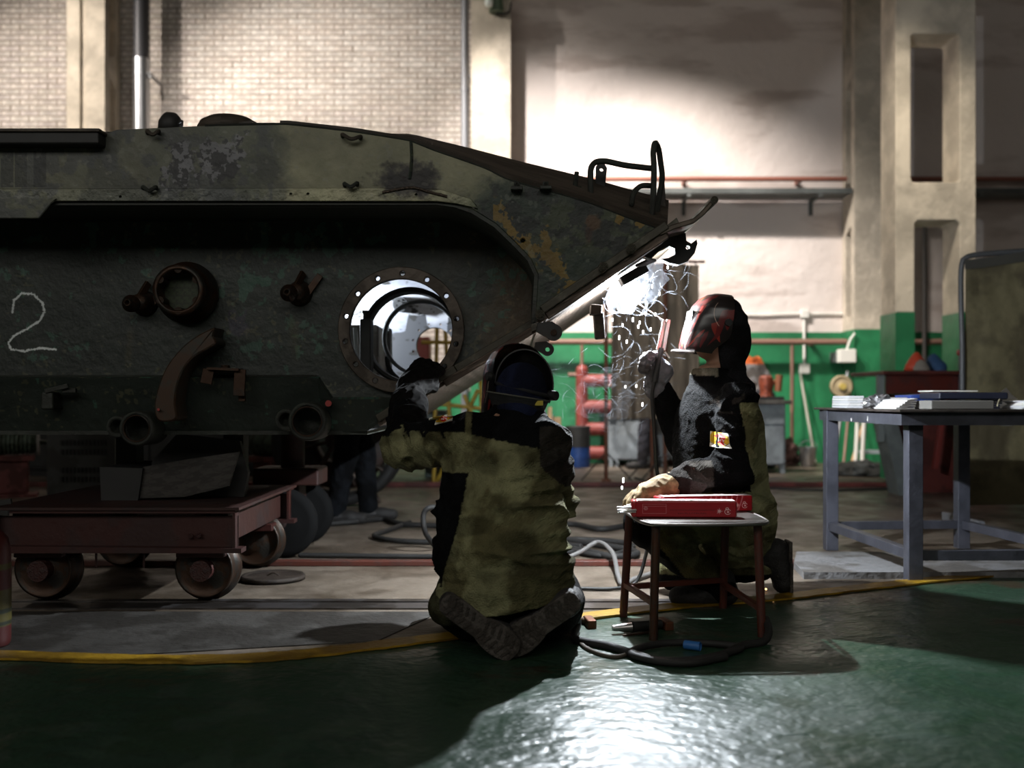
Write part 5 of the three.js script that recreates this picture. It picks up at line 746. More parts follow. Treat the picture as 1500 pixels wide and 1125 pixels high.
  part('jaw_lever', rod(pt(0.12).add(new V3(0.02, 0, 0.01)), pt(0.09).add(new V3(0.045, 0.0, 0.02)), 0.006), M([0.5, 0.48, 0.45], { rough: 0.35, metal: 0.8 }), h);
  part('welding_rod', rod(axis1.clone().add(new V3(-0.002, -0.012, 0.012)), ARC.clone().sub(SHIFT).add(new V3(0.02, -0.016, -0.004)), 0.0022), M([0.55, 0.38, 0.34], { rough: 0.6 }), h);
  const cb = single('welding_cable', hose([pt(-0.02), new V3(0.72, 0.93, -4.96), new V3(0.73, 0.8, -4.98), new V3(0.74, 0.62, -4.98), new V3(0.76, 0.42, -5.0), new V3(0.72, 0.2, -5.1), new V3(0.66, 0.03, -5.1), new V3(0.55, 0.012, -5.05), new V3(0.4, 0.012, -5.05)], 0.009, 90), mDark, 'thin black welding cable hanging from the electrode holder to the floor', 'cable');
  for (const o of [p, h, cb]) o.position.add(SHIFT);
}
// ---- people further back: one standing figure, dressed and turned each time
function standing(label, pos, turn, colors, pose, hidden = {}) {
  const p = local(thing('person', label, 'person', pos, undefined, turn)); const L = pose.lean || 0, hy = 1.0, sh = (y) => L * Math.max(0, y - 0.95), step = pose.step || 0.06;
  const A = (s) => pose.arms === 'forward' ? [[s * 0.2, 1.4, sh(1.4)], [s * 0.24, 1.16, sh(1.2) + 0.14], [s * 0.1, 1.08, sh(1.1) + 0.4]] : [[s * 0.2, 1.4, sh(1.4)], [s * 0.26, 1.12, sh(1.1)], [s * 0.25, 0.86, sh(0.9) + 0.08]];
  const leg = (s) => [[s * 0.1, 0.92, 0], [s * 0.11, 0.5, s * step * 0.5 + 0.02], [s * 0.11, 0.09, s * step]];
  const trunk = (k) => stack([[0.8, 0, 0, 0.17 * k, 0.12 * k], [0.95, 0, 0, 0.175 * k, 0.125 * k], [1.1, 0, sh(1.1), 0.165 * k, 0.12 * k], [1.3, 0, sh(1.3), 0.19 * k, 0.125 * k], [1.42, 0, sh(1.42), 0.17 * k, 0.1 * k], [1.48, 0, sh(1.48), 0.07 * k, 0.06 * k]]);
  const hz = sh(1.62) + 0.02, limb = (q, r) => q.slice(1).map((b, i) => bone(q[i], b, r[i], r[i + 1]));
  const hands = [-1, 1].map((s) => { const q = A(s), d = v(q[2]).sub(v(q[1])).normalize(); return hand(q[2], arr(d), [-s, 0, 0], [0, 0.3, 1], 0.35); });
  const sk = join([trunk(0.75), ...[-1, 1].flatMap((s) => [...limb(A(s), [0.05, 0.04, 0.028]), ...limb(leg(s), [0.07, 0.05, 0.035]), bone([s * 0.11, 0.06, s * step], [s * 0.12, 0.03, s * step + 0.14], 0.035, 0.025)]), bone([0, 1.44, sh(1.44)], [0, 1.54, hz], 0.05, 0.05), ball([0, 1.63, hz], [0.074, 0.105, 0.09]), ball([0, 1.57, hz + 0.045], [0.045, 0.05, 0.045]), bone([0, 1.625, hz + 0.085], [0, 1.6, hz + 0.1], 0.01, 0.014), ball([0.076, 1.62, hz], [0.01, 0.028, 0.018]), ball([-0.076, 1.62, hz], [0.01, 0.028, 0.018])], 0.025);
  part('body', nets((x, y, z) => Math.min(sk(x, y, z), hands[0](x, y, z), hands[1](x, y, z)), [-0.42, 0.0, -0.35], [0.42, 1.78, 0.9], 0.016), mSkin, p);
  const jk = join([trunk(1.12), ...[-1, 1].flatMap((s) => limb(A(s), [0.078, 0.066, 0.052]))], 0.04);
  part('jacket', nets((x, y, z) => jk(x, y, z) - 0.006 * (fold(x, y, z, 6, 8, 6, 61) - 0.5), [-0.44, 0.76, -0.3], [0.44, 1.55, 0.75], 0.016, (x, y, z) => (colors.shoulder && y > 1.36 ? colors.shoulder : colors.jacket)), mCloth, p);
  const tr = join([...[-1, 1].flatMap((s) => limb(leg(s), [0.115, 0.085, 0.07])), bone([-0.08, 0.92, 0], [0.08, 0.92, 0], 0.12, 0.12)], 0.035);
  part('trousers', nets((x, y, z) => Math.max(tr(x, y, z) - 0.006 * (fold(x, y, z, 8, 8, 8, 67) - 0.5), 0.06 - y), [-0.3, 0.02, -0.3], [0.3, 1.06, 0.3], 0.014, () => colors.trousers), mCloth, p);
  for (const s of [-1, 1]) { const b = join([bone([s * 0.11, 0.14, s * step - 0.005], [s * 0.11, 0.06, s * step - 0.01], 0.058, 0.052), chain([[s * 0.11, 0.05, s * step - 0.02, 0.048], [s * 0.12, 0.048, s * step + 0.1, 0.044], [s * 0.125, 0.042, s * step + 0.18, 0.042]], 0.03)], 0.03); part('boot', nets((x, y, z) => Math.max(b(x, y, z), 0.004 - y), [-0.25, -0.02, -0.3], [0.25, 0.22, 0.42], 0.012), mBoot, p); }
  const hr = ball([0, 1.655, hz - 0.012], [0.083, 0.098, 0.097]);
  part('hair', nets((x, y, z) => Math.max(hr(x, y, z), (z - hz) * 1 - (y - 1.64) * 1.2 - 0.01), [-0.12, 1.5, hz - 0.16], [0.12, 1.8, hz + 0.14], 0.012), M([0.03, 0.02, 0.015], { rough: 0.8 }), p);
  return p;
}
standing('person in dark trousers and boots standing beyond the vehicle, seen only below the hull', [-1.17, 0, -7.3], Math.PI / 2, { jacket: [0.02, 0.022, 0.026], trousers: [0.008, 0.009, 0.011] }, { step: 0.1, arms: 'down' });
standing('person whose dark trouser legs show below the brown welding curtain', [1.79, 0, -13.0], -Math.PI / 2, { jacket: [0.05, 0.05, 0.06], trousers: [0.045, 0.045, 0.055] }, { step: 0.1, arms: 'forward' });
standing('person in a grey jacket with orange shoulders working at the far bench', [3.24, 0, -12.95], Math.PI * 1.2, { jacket: [0.2, 0.19, 0.19], shoulder: [0.6, 0.14, 0.04], trousers: [0.05, 0.05, 0.055] }, { lean: 0.55, arms: 'down' });

// ---------------------------------------------------------------- things round the workers
const mTube = M([0.075, 0.05, 0.036], { tile: T.rust, size: 0.3, rough: 0.45, metal: 0.5, bump: 0.002 }), mTubeRed = M([0.1, 0.035, 0.025], { tile: T.rust, size: 0.25, rough: 0.5, bump: 0.002 }), mTableSteel = M([0.085, 0.088, 0.11], { tile: T.mottle, size: 0.5, rough: 0.42, metal: 0.3, bump: 0.002 }), mRubber = M([0.018, 0.017, 0.016], { tile: T.mottle, size: 0.2, rough: 0.7 });
const mPaper = [[0.52, 0.51, 0.5], [0.46, 0.46, 0.48], [0.42, 0.41, 0.39], [0.52, 0.5, 0.45]].map((c) => M(c, { rough: 0.8 }));
{ // stool
  const t = thing('stool', 'low worn steel stool with four tube legs standing beside the crouching welder', 'stool', [0.7, 0, -4.0]);
  const top = [[0.462, 4.13], [0.5, 3.73], [0.53, 3.69], [0.93, 3.71], [0.965, 3.76], [0.95, 4.2], [0.9, 4.25]];
  part('seat', [slabXZ(top, 0.436, 0.444)], M([0.13, 0.12, 0.11], { tile: T.grime, size: 0.4, rough: 0.35, metal: 0.8 }), t);
  part('seat_rim', hose(top.map(([x, d]) => new V3(x, 0.436, -d)).concat([new V3(0.462, 0.436, -4.13)]), 0.007, 80, 6), M([0.22, 0.2, 0.19], { rough: 0.35, metal: 0.8 }), t);
  const legs = [[[0.54, 3.73], [0.525, 3.7]], [[0.48, 4.06], [0.458, 4.1]], [[0.93, 3.77], [0.942, 3.75]], [[0.9, 4.19], [0.905, 4.27]]].map(([a, b]) => [new V3(a[0], 0.437, -a[1]), new V3(b[0], 0, -b[1])]);
  legs.forEach(([a, b], i) => part('leg', rod(a, b, 0.0165, 0.0165, 14), i === 0 || i === 1 ? (i ? mTubeRed : mTube) : mTubeRed, t));
  const on = (k, y) => legs[k][0].clone().lerp(legs[k][1], 1 - y / 0.437);
  for (const [a, b, y] of [[1, 3, 0.13], [2, 3, 0.11], [0, 1, 0.14]]) part('stretcher', bar(on(a, y), on(b, y), 0.022, 0.022), mTubeRed, t);
}
const packTex = (seed, front) => canvasTex(1024, 192, (g, w, h) => {
  const r = rng(seed); g.fillStyle = '#a31420'; g.fillRect(0, 0, w, h); g.fillStyle = '#8d0f1a'; for (let k = 0; k < 60; k++) g.fillRect(r() * w, r() * h, 30 + r() * 80, 2);
  g.strokeStyle = 'rgba(240,205,205,0.75)'; g.lineWidth = 3; g.strokeRect(70, 38, 240, 108); g.beginPath(); g.moveTo(70, 62); g.lineTo(310, 62); g.stroke();
  g.beginPath(); for (let k = 0; k < 6; k++) { const a = k * Math.PI / 3; g.moveTo(102 + 18 * Math.cos(a), 88 + 18 * Math.sin(a)); g.arc(102 + 14 * Math.cos(a), 88 + 14 * Math.sin(a), 7, 0, 6.3); } g.stroke();
  g.fillStyle = 'rgba(60,4,8,0.85)'; let x = 350; while (x < 800) { const l = 9 + r() * 7; g.fillRect(x, 100, l, 6); g.fillRect(x, 104 + r() * 6, 3, 6); x += l + 5; } x = 430; while (x < 720) { g.fillRect(x, 134, 4, 16); g.fillRect(x, 134 + (r() > 0.5 ? 0 : 12), 14, 4); if (r() > 0.5) g.fillRect(x + 10, 134, 4, 16); x += 23; }
  g.fillStyle = 'rgba(245,225,225,0.8)'; g.beginPath(); for (let k = 0; k < 16; k++) { const a = k * Math.PI / 8, q = k % 2 ? 12 : 40 - (k % 3) * 6; g.lineTo(850 + q * Math.cos(a), 116 + q * 1.1 * Math.sin(a)); } g.closePath(); g.fill();
  g.strokeStyle = 'rgba(245,225,225,0.85)'; g.lineWidth = 7; g.beginPath(); g.arc(935, 122, 30, 0.5, 5.9); g.stroke(); g.beginPath(); g.arc(930, 88, 14, 0, 6.3); g.stroke(); g.beginPath(); g.arc(938, 124, 12, 0, 6.3); g.fill();
  if (!front) { g.fillStyle = 'rgba(240,215,215,0.5)'; for (let k = 0; k < 7; k++) { g.beginPath(); const u = 560 + k * 60; g.moveTo(u, 0); g.quadraticCurveTo(u - 20, h / 2, u - 70 + r() * 20, h); g.lineTo(u - 84, h); g.quadraticCurveTo(u - 34, h / 2, u - 12 - r() * 12, 0); g.fill(); } }
});
function electrodePack(label, c, yaw, seed, front) {
  const t = thing('electrode_pack', label, 'pack', [c[0], c[1], c[2]], 'red electrode packs on the stool', yaw); local(t);
  const L = 0.385, Hh = 0.064, Dp = 0.075, g = new RoundedBoxGeometry(L, Hh, Dp, 2, 0.006).translate(0, Hh / 2, 0), p = g.attributes.position, uv = new Float32Array(p.count * 2);
  for (let i = 0; i < p.count; i++) { uv[i * 2] = p.getX(i) / L + 0.5; uv[i * 2 + 1] = Math.abs(p.getZ(i)) > Dp / 2 - 0.004 ? p.getY(i) / Hh : 0.5 + p.getZ(i) / Dp * 0.9; } g.setAttribute('uv', new THREE.BufferAttribute(uv, 2));
  part('carton', g, new THREE.MeshPhysicalMaterial({ color: 0xffffff, map: packTex(seed, front), roughness: 0.35, clearcoat: 0.5, clearcoatRoughness: 0.2 }), t);
  part('open_end', new RoundedBoxGeometry(0.022, Hh * 1.02, Dp * 1.02, 2, 0.01).translate(-L / 2 - 0.006, Hh / 2, 0), M([0.42, 0.025, 0.03], { rough: 0.3, clearcoat: 0.5 }), t, 'torn red end of the pack');
  part('glare_wrap_sheet', box(L * 0.97, 0.0015, Dp * 0.94, 0.002, Hh + 0.0006, 0), M([0.6, 0.48, 0.48], { tile: T.smear, size: 0.2, rough: 0.3 }), t, 'pale wrapping on the upper face, arc glare put into its colour'); part('end_label', box(0.002, Hh * 0.8, Dp * 0.85, L / 2 + 0.001, Hh / 2, 0), M([0.2, 0.012, 0.02], { rough: 0.35 }), t);  // pale film colours in the arc glare on the wrapping
  return t;
}
electrodePack('long red electrode carton at the front of the stool top, electrodes poking from its end', [0.672, 0.4445, -3.87], -0.05, 5, true);
electrodePack('red plastic-wrapped electrode carton lying askew behind the first on the stool', [0.785, 0.4445, -4.06], 0.2, 6, false);
{ const r = rng(55); for (let k = 0; k < 15; k++) { const y = 0.459 + r() * 0.036, z = -3.865 - 0.02 + r() * 0.05, a = new V3(0.485 - r() * 0.01, y, z), b = new V3(0.405 + r() * 0.045 - (k === 3 ? 0.03 : 0), y + (r() - 0.5) * 0.012, z + (r() - 0.5) * 0.02 ); single('welding_electrode', [rod(a, b, 0.0024, 0.0024, 6)], M([0.5, 0.47, 0.45], { rough: 0.4, metal: 0.6 }), 'thin grey welding electrode sticking out of the front red carton', 'electrode', 'electrodes in the open carton'); } }

{ // steel work table at the right
  const t = thing('work_table', 'grey steel work table covered with papers and folders', 'table', [2.35, 0, -5.4]);
  const sq = (x, d, y0, y1, w = 0.072) => bounds(x - w / 2, x + w / 2, y0, y1, d - w / 2, d + w / 2, 0.004);
  part('table_top', bounds(1.855, 3.2, 0.838, 0.85, 4.76, 6.12, 0.002), M([0.06, 0.05, 0.045], { tile: T.grime, size: 0.8, rough: 0.5, metal: 0.3 }), t);
  for (const [a, b, c, d] of [[1.878, 1.888, 4.8, 6.08], [3.16, 3.17, 4.8, 6.08]]) part('apron', [bounds(a, b, 0.775, 0.838, c, d), bounds(a, b + 0.03, 0.828, 0.838, c, d)], mTableSteel, t);
  for (const d of [4.8, 6.07]) part('apron', bounds(1.888, 3.16, 0.775, 0.838, d, d + 0.01), mTableSteel, t);
  for (const [x, d] of [[1.975, 4.9], [1.905, 5.95], [2.72, 6.02], [2.85, 4.9]]) part('leg', sq(x, d, 0, 0.838), mTableSteel, t);
  part('stretcher', bar(new V3(1.975, 0.135, -4.93), new V3(1.905, 0.145, -5.92), 0.05, 0.05, 0.003), mTableSteel, t); part('stretcher', bar(new V3(2.0, 0.135, -4.9), new V3(2.82, 0.135, -4.9), 0.05, 0.05, 0.003), mTableSteel, t);
  part('stretcher', bar(new V3(1.93, 0.145, -5.96), new V3(2.7, 0.145, -6.02), 0.05, 0.05, 0.003), mTableSteel, t); part('stretcher', bar(new V3(2.73, 0.145, -5.99), new V3(2.85, 0.135, -4.94), 0.05, 0.05, 0.003), mTableSteel, t);
  part('chalk_mark', [tube([at(1257, 612, 5.5).setX(1.876), at(1257, 615, 5.5).setX(1.876), at(1255, 617, 5.5).setX(1.876)], 0.003, 10, 4), tube([at(1276, 610, 5.25).setX(1.876), at(1275, 617, 5.25).setX(1.876)], 0.003, 10, 4)], mPaper[0], t);
  // papers and folders on it
  const Y = 0.8505, sheets = (x0, x1, d0, d1, n, th, y = Y, tw = 0.02) => { const r = rng(Math.round(x0 * 1000 + n)); return [...Array(n)].map((_, k) => { const g = box(x1 - x0, th * 0.85, d1 - d0, 0, 0, 0); return g.rotateY((r() - 0.5) * tw * 4).translate((x0 + x1) / 2 + (r() - 0.5) * tw, y + th * (k + 0.5), -(d0 + d1) / 2 + (r() - 0.5) * tw); }); };
  const stackOf = (label, x0, x1, d0, d1, n, th, m, y, tw) => { const s = thing('paper_stack', label, 'papers', [(x0 + x1) / 2, y || Y, -(d0 + d1) / 2]); sheets(x0, x1, d0, d1, n, th, y, tw).forEach((g, k) => part('paper_sheet', g, Array.isArray(m) ? m[k % m.length] : m, s)); return s; };
  stackOf('ragged pile of white sheets beside the crumpled foil on the table', 2.0, 2.16, 5.45, 5.75, 8, 0.0075, mPaper, Y, 0.03);
  stackOf('white paper stack at the far left corner of the table top', 1.9, 1.985, 5.62, 5.9, 5, 0.014, [mPaper[1], mPaper[0]], Y, 0.006);
  stackOf('bright white papers spread at the right end of the table', 2.63, 2.88, 5.0, 5.3, 6, 0.007, mPaper, Y, 0.05);
  single('paper_sheet', [thick(loft([[2.62, 0.9, 5.4], [2.7, 0.935, 5.5], [2.78, 0.965, 5.6], [2.86, 0.925, 5.7], [2.92, 0.9, 5.75]].map(([x, y, d]) => [new V3(x - 0.18, 0.895, -d + 0.1), new V3(x - 0.1, (y + 0.9) / 2, -d + 0.12), new V3(x, y, -d)])), 0.002), ...sheets(2.66, 2.95, 5.47, 5.66, 5, 0.009, Y, 0.02)], mPaper[0], 'loose printed sheet curling up at the right of the table', 'paper');
  single('white_folder', [0, 1, 2, 3, 4].map((k) => box(0.1 - k * 0.008, 0.007, 0.22 - k * 0.012, 0, 0, 0).rotateZ(k * 0.035).rotateY(0.15 + k * 0.06).translate(1.965 + k * 0.005, Y + 0.005 + k * 0.0105, -5.12 + k * 0.006)), mPaper[0], 'bright white folder facing the arc light at the table edge', 'folder');
  single('grey_folder', [box(0.31, 0.044, 0.22, 0, 0.022, 0, 0.006).translate(2.21, Y, -4.99)], M([0.12, 0.115, 0.105], { rough: 0.7 }), 'flat grey folder nearest the front edge of the table', 'folder');
  single('navy_binder', [box(0.36, 0.036, 0.26, 0, 0, 0, 0.008).translate(2.4, Y + 0.0675, -5.3), ...sheets(2.24, 2.56, 5.2, 5.42, 4, 0.012, Y, 0.02).map((g) => g)], M([0.008, 0.01, 0.022], { rough: 0.45 }), 'dark navy binder lying on top of papers', 'binder');
  single('blue_folder', [box(0.2, 0.02, 0.24, 0, 0, 0, 0.004).rotateZ(0.06).translate(2.29, Y + 0.068, -5.58), box(0.19, 0.055, 0.22, 0, 0.0275, 0).translate(2.29, Y, -5.58)], M([0.02, 0.045, 0.2], { rough: 0.4 }), 'shiny blue plastic folder left of the navy binder', 'folder');
  single('yellowed_sheets', [box(0.24, 0.006, 0.2, 2.37, Y + 0.094, -5.42).rotateZ(0)], mPaper[3], 'yellowed sheets lying across the navy binder', 'papers');
  const f = new THREE.IcosahedronGeometry(0.055, 4), q = f.attributes.position; for (let i = 0; i < q.count; i++) { const a = new V3().fromBufferAttribute(q, i), n = 1 + 0.35 * noise3(a.x * 45, a.y * 45, a.z * 45) + 0.2 * noise3(a.x * 110, a.y * 110, a.z * 110); q.setXYZ(i, a.x * n * 1.3, Math.max(-0.03, a.y * n * 0.75), a.z * n); } f.computeVertexNormals();
  single('crumpled_foil', [boxUV(f.translate(1.965, Y + 0.031, -5.33))], M([0.55, 0.55, 0.57], { rough: 0.25, metal: 0.9, flatShading: true }), 'crumpled silvery foil bundle on the left of the table top', 'foil');
  single('pen', rod(new V3(2.36, Y + 0.02, -4.84), new V3(2.44, Y + 0.05, -4.98), 0.004), M([0.3, 0.27, 0.18], { rough: 0.4 }), 'thin pale strip of metal leaning on the grey folder', 'strip');
}
{ // standing canvas screen at the right edge
  const t = thing('canvas_screen', 'tall olive canvas welding screen in a steel tube frame at the right edge', 'screen', [4.1, 0, -7.15]);
  const x0 = 3.235, x1 = 4.9, d = 7.15, top = (x) => 1.905 + 0.065 * smooth(3.2, 3.8, x);
  part('frame', [hose([new V3(x0, 0.06, -d), new V3(x0, 1.2, -d), new V3(x0, 1.89, -d), new V3(x0 + 0.02, 1.918, -d), new V3(3.6, 1.96, -d), new V3(4.2, 1.975, -d), new V3(4.85, 1.975, -d), new V3(x1, 1.9, -d), new V3(x1, 0.06, -d)], 0.02, 120)], M([0.05, 0.052, 0.055], { rough: 0.5 }), t);
  for (const x of [x0, x1]) part('foot', [bounds(x - 0.02, x + 0.02, 0, 0.06, d - 0.3, d + 0.3, 0.004)], mGreyPipe, t);
  part('crossbar', rod(new V3(x0, 0.72, -d - 0.02), new V3(x1, 0.72, -d - 0.02), 0.012), mGreyPipe, t);
  const rows = []; for (let j = 0; j <= 40; j++) { const r = []; for (let i = 0; i <= 60; i++) { const x = mix(x0 + 0.022, x1 - 0.022, i / 60), y = mix(0.14, top(x) - 0.01, j / 40); r.push(new V3(x, y, -d + 0.016 * noise3(x * 2.2, y * 1.1, 2) + 0.006 * noise3(x * 8, y * 3, 4))); } rows.push(r); }
  part('canvas', boxUV(thick(loft(rows), 0.003)), M([0.105, 0.09, 0.045], { tile: T.grime, size: 1.4, rough: 0.85, bump: 0.004, bumpSize: 0.5 }), t);
  part('hem_band', thick(loft([0, 1].map((j) => [...Array(31)].map((_, i) => { const x = mix(x0 + 0.01, x1 - 0.01, i / 30); return new V3(x, top(x) - 0.075 + j * 0.07, -d + 0.024); }))), 0.006), M([0.03, 0.028, 0.022], { rough: 0.8 }), t);
}
{ // red shear bench
  const t = thing('machine_bench', 'dark red steel machine bench with a splayed grey side leg beyond the papers', 'bench', [3.85, 0, -9.6]), mR = M([0.1, 0.02, 0.015], { tile: T.grime, size: 0.9, rough: 0.5 });
  part('bench_top', bounds(3.43, 4.4, 1.13, 1.165, 9.2, 10.1, 0.006), mR, t); part('apron', bounds(3.5, 4.36, 0.95, 1.13, 9.3, 9.34), M([0.085, 0.018, 0.013], { tile: T.rust, size: 1, rough: 0.5 }), t);
  part('side_leg', plateXY([P2(1290, 606, 9.35), P2(1310, 606, 9.35), P2(1340, 733, 9.35).map((v_, i) => i ? 0 : v_), P2(1316, 733, 9.35).map((v_, i) => i ? 0 : v_)], 9.32, 9.6), M([0.15, 0.17, 0.165], { tile: T.mottle, size: 0.6, rough: 0.5 }), t);
  part('upright', bounds(3.44, 3.5, 0.5, 1.13, 9.35, 9.41), M([0.15, 0.17, 0.165], { rough: 0.5 }), t);
  part('body_panel', plateXY([[3.62, 0.95], [4.5, 0.95], [4.5, 0.0], [3.86, 0.0], [3.7, 0.45]], 9.6, 9.64), mR, t); part('body_panel', bounds(4.2, 4.5, 0.0, 0.3, 9.0, 9.5, 0.01), M([0.12, 0.03, 0.025], { tile: T.rust, size: 0.7, rough: 0.6 }), t);
  part('brace', bar(new V3(4.05, 0.95, -9.3), new V3(3.95, 0.25, -9.3), 0.06, 0.04), M([0.14, 0.02, 0.015], { rough: 0.5 }), t);
  part('upright', bounds(4.16, 4.22, 0.0, 1.3, 9.22, 9.28), mTableSteel, t); part('red_knob', lathe([[0, 0.05], [0.05, 0.04], [0.055, 0], [0.03, -0.02], [0, -0.02]], 16).translate(4.19, 1.32, -9.25), M([0.25, 0.02, 0.02], { rough: 0.5 }), t);
  const cap = thing('peaked_bag', 'peaked orange and grey bag lying on the red bench top', 'bag', [3.9, 1.165, -9.6]);
  part('bag_body', lathe([[0, 0.19], [0.02, 0.185], [0.06, 0.13], [0.1, 0.06], [0.115, 0], [0, 0]], 20).scale(1.05, 1, 0.8).translate(3.9, 1.166, -9.6), M([0.5, 0.055, 0.02], { rough: 0.6 }), cap);
  part('bag_front', lathe([[0, 0.12], [0.05, 0.09], [0.085, 0.03], [0.088, 0], [0, 0]], 16).scale(1, 1, 0.6).translate(3.92, 1.167, -9.54), M([0.22, 0.19, 0.16], { rough: 0.7 }), cap);
  single('blue_jacket', nets(join([ball([4.13, 1.24, -9.75], [0.07, 0.11, 0.06]), ball([4.16, 1.21, -9.7], [0.08, 0.07, 0.06])], 0.05), [4.0, 1.166, -9.88], [4.28, 1.38, -9.58], 0.012), M([0.02, 0.06, 0.14], { rough: 0.8 }), 'crumpled blue cloth on the right end of the red bench', 'cloth');
}
// tools and hoses on the floor in front
{ const t = thing('cutting_torch', 'metal cutting torch lying on the green floor under the stool', 'torch', ground(925, 931));
  const a = ground(897, 931).setY(0.028), b = ground(925, 930).setY(0.03), c = ground(968, 925).setY(0.03);
  part('nozzle', [rod(a, b, 0.011, 0.02, 14)], M([0.4, 0.38, 0.37], { rough: 0.3, metal: 0.9 }), t); part('torch_body', [rod(b, c, 0.022, 0.016, 14)], mDark, t); part('lever', bar(ground(912, 936).setY(0.012), ground(955, 931).setY(0.014), 0.008, 0.008), mSteel, t); }
function hammer(label, h0, h1, head, hdir) {
  const t = thing('hammer', label, 'hammer', [h1.x, 0, h1.z]); part('handle', rod(h0, h1, 0.012, 0.014, 10), M([0.12, 0.07, 0.04], { tile: T.streak, size: 0.1, rough: 0.6 }), t);
  const d = v(hdir).normalize().multiplyScalar(0.05); part('hammer_head', [bar(head.clone().sub(d), head.clone().add(d), 0.036, 0.036, 0.006)], M([0.16, 0.1, 0.07], { tile: T.rust, size: 0.1, rough: 0.5, metal: 0.5 }), t); }
hammer('rusty headed hammer lying behind the torch under the stool', ground(940, 924).setY(0.02), ground(972, 922).setY(0.022), ground(974, 922).setY(0.022), [0.25, 0, 1]);
hammer('hammer with a worn wooden head lying by the boots of the kneeling person', ground(846, 914).setY(0.02), ground(862, 918).setY(0.02), ground(864, 919).setY(0.02), [0.12, 0, 1]);
const floorPath = (pts, r, y = 0) => pts.map(([x, yy, up]) => ground(x, yy, r + 0.004 + y).add(new V3(0, up || 0, 0)));
{ const t = thing('gas_hose', 'thick dark hose coiled on the green floor round the stool legs', 'hose', ground(980, 955));
  part('hose_run', hose([at(812, 842, 3.62), at(826, 862, 3.6), at(838, 890, 3.6), ...floorPath([[846, 920, 0.02], [843, 936], [856, 940], [890, 946], [925, 957], [965, 968], [1010, 968], [1055, 960], [1090, 945], [1118, 940], [1126, 934, 0.02], [1122, 925, 0.045]], 0.015)], 0.015, 160), mRubber, t);
  part('hose_run', hose(floorPath([[1060, 958], [1085, 948], [1060, 944], [1010, 941], [965, 943], [934, 950], [925, 958], [960, 968], [1010, 971], [1062, 962]], 0.013, 0.004), 0.013, 120), mRubber, t);
  part('hose_run', hose(floorPath([[846, 936], [860, 950], [890, 961], [905, 962], [930, 953]], 0.008), 0.008, 50), M([0.07, 0.055, 0.04], { rough: 0.7 }), t);
  part('blue_tape', tube(floorPath([[1003, 944], [1014, 945.5], [1026, 947]], 0.019), 0.0165, 12, 10), M([0.03, 0.14, 0.4], { rough: 0.4 }), t, 'blue tape wound round the hose'); }
const cable = (label, pts, r, m = mRubber, group) => single('floor_cable', hose(floorPath(pts, r), r, pts.length * 12, 6), m, label, 'cable', group);
cable('black cable looping on the far floor beyond the kneeling person', [[470, 768], [520, 764], [560, 760], [590, 768], [640, 770], [700, 772], [780, 768], [840, 768], [880, 775], [920, 770], [980, 768]], 0.02);
cable('black cable bent in a hairpin on the floor left of the kneeling person', [[600, 765], [570, 776], [548, 785], [580, 792], [640, 794], [720, 790], [800, 795], [850, 800]], 0.017);
cable('long straight dark cable lying behind the red trolley rail', [[440, 813], [520, 814], [600, 815], [700, 816], [800, 812], [860, 806]], 0.014);
cable('bundle cable curving to the right behind the kneeling person', [[800, 786], [850, 794], [890, 800], [925, 806], [932, 812], [900, 815], [850, 806], [800, 800]], 0.02);
cable('second dark cable in the tangle right of the kneeling person', [[810, 800], [845, 808], [885, 814], [928, 800], [915, 795], [860, 790], [820, 790]], 0.016);
cable('grey hose arching over the rails towards the stool', [[828, 824, 0.02], [850, 822, 0.05], [875, 818, 0.09], [895, 826, 0.07], [906, 848, 0.01], [912, 856], [930, 848], [960, 838], [985, 832, 0.02]], 0.013, M([0.12, 0.115, 0.11], { rough: 0.6 }));
cable('thin cable lying on the concrete beyond the stool', [[930, 700], [1000, 716], [1100, 714], [1200, 718], [1300, 716]], 0.012);
single('wire_frame', hose([ground(640, 806).setY(0.01), ground(622, 812).setY(0.14), ground(621, 812).setY(0.24), ground(628, 812).setY(0.27), ground(648, 810).setY(0.25), ground(655, 806).setY(0.01)], 0.016, 50), mRubber, 'bent black tube frame standing behind the kneeling person', 'frame');
{ const c = ground(400, 849), t = thing('manhole_lid', 'round rusty steel lid lying on the dirty concrete beside the trolley', 'lid', c);
  part('lid_plate', lathe([[0, 0.02], [0.13, 0.02], [0.136, 0.026], [0.152, 0.026], [0.158, 0.018], [0.158, 0.002], [0, 0.002]], 40).translate(c.x, 0, c.z), M([0.04, 0.028, 0.02], { tile: T.grime, size: 0.3, rough: 0.6, bump: 0.003 }), t); part('lid_grip', hose([new V3(c.x - 0.03, 0.02, c.z), new V3(c.x, 0.034, c.z), new V3(c.x + 0.03, 0.02, c.z)], 0.004, 12), mSteel, t); }
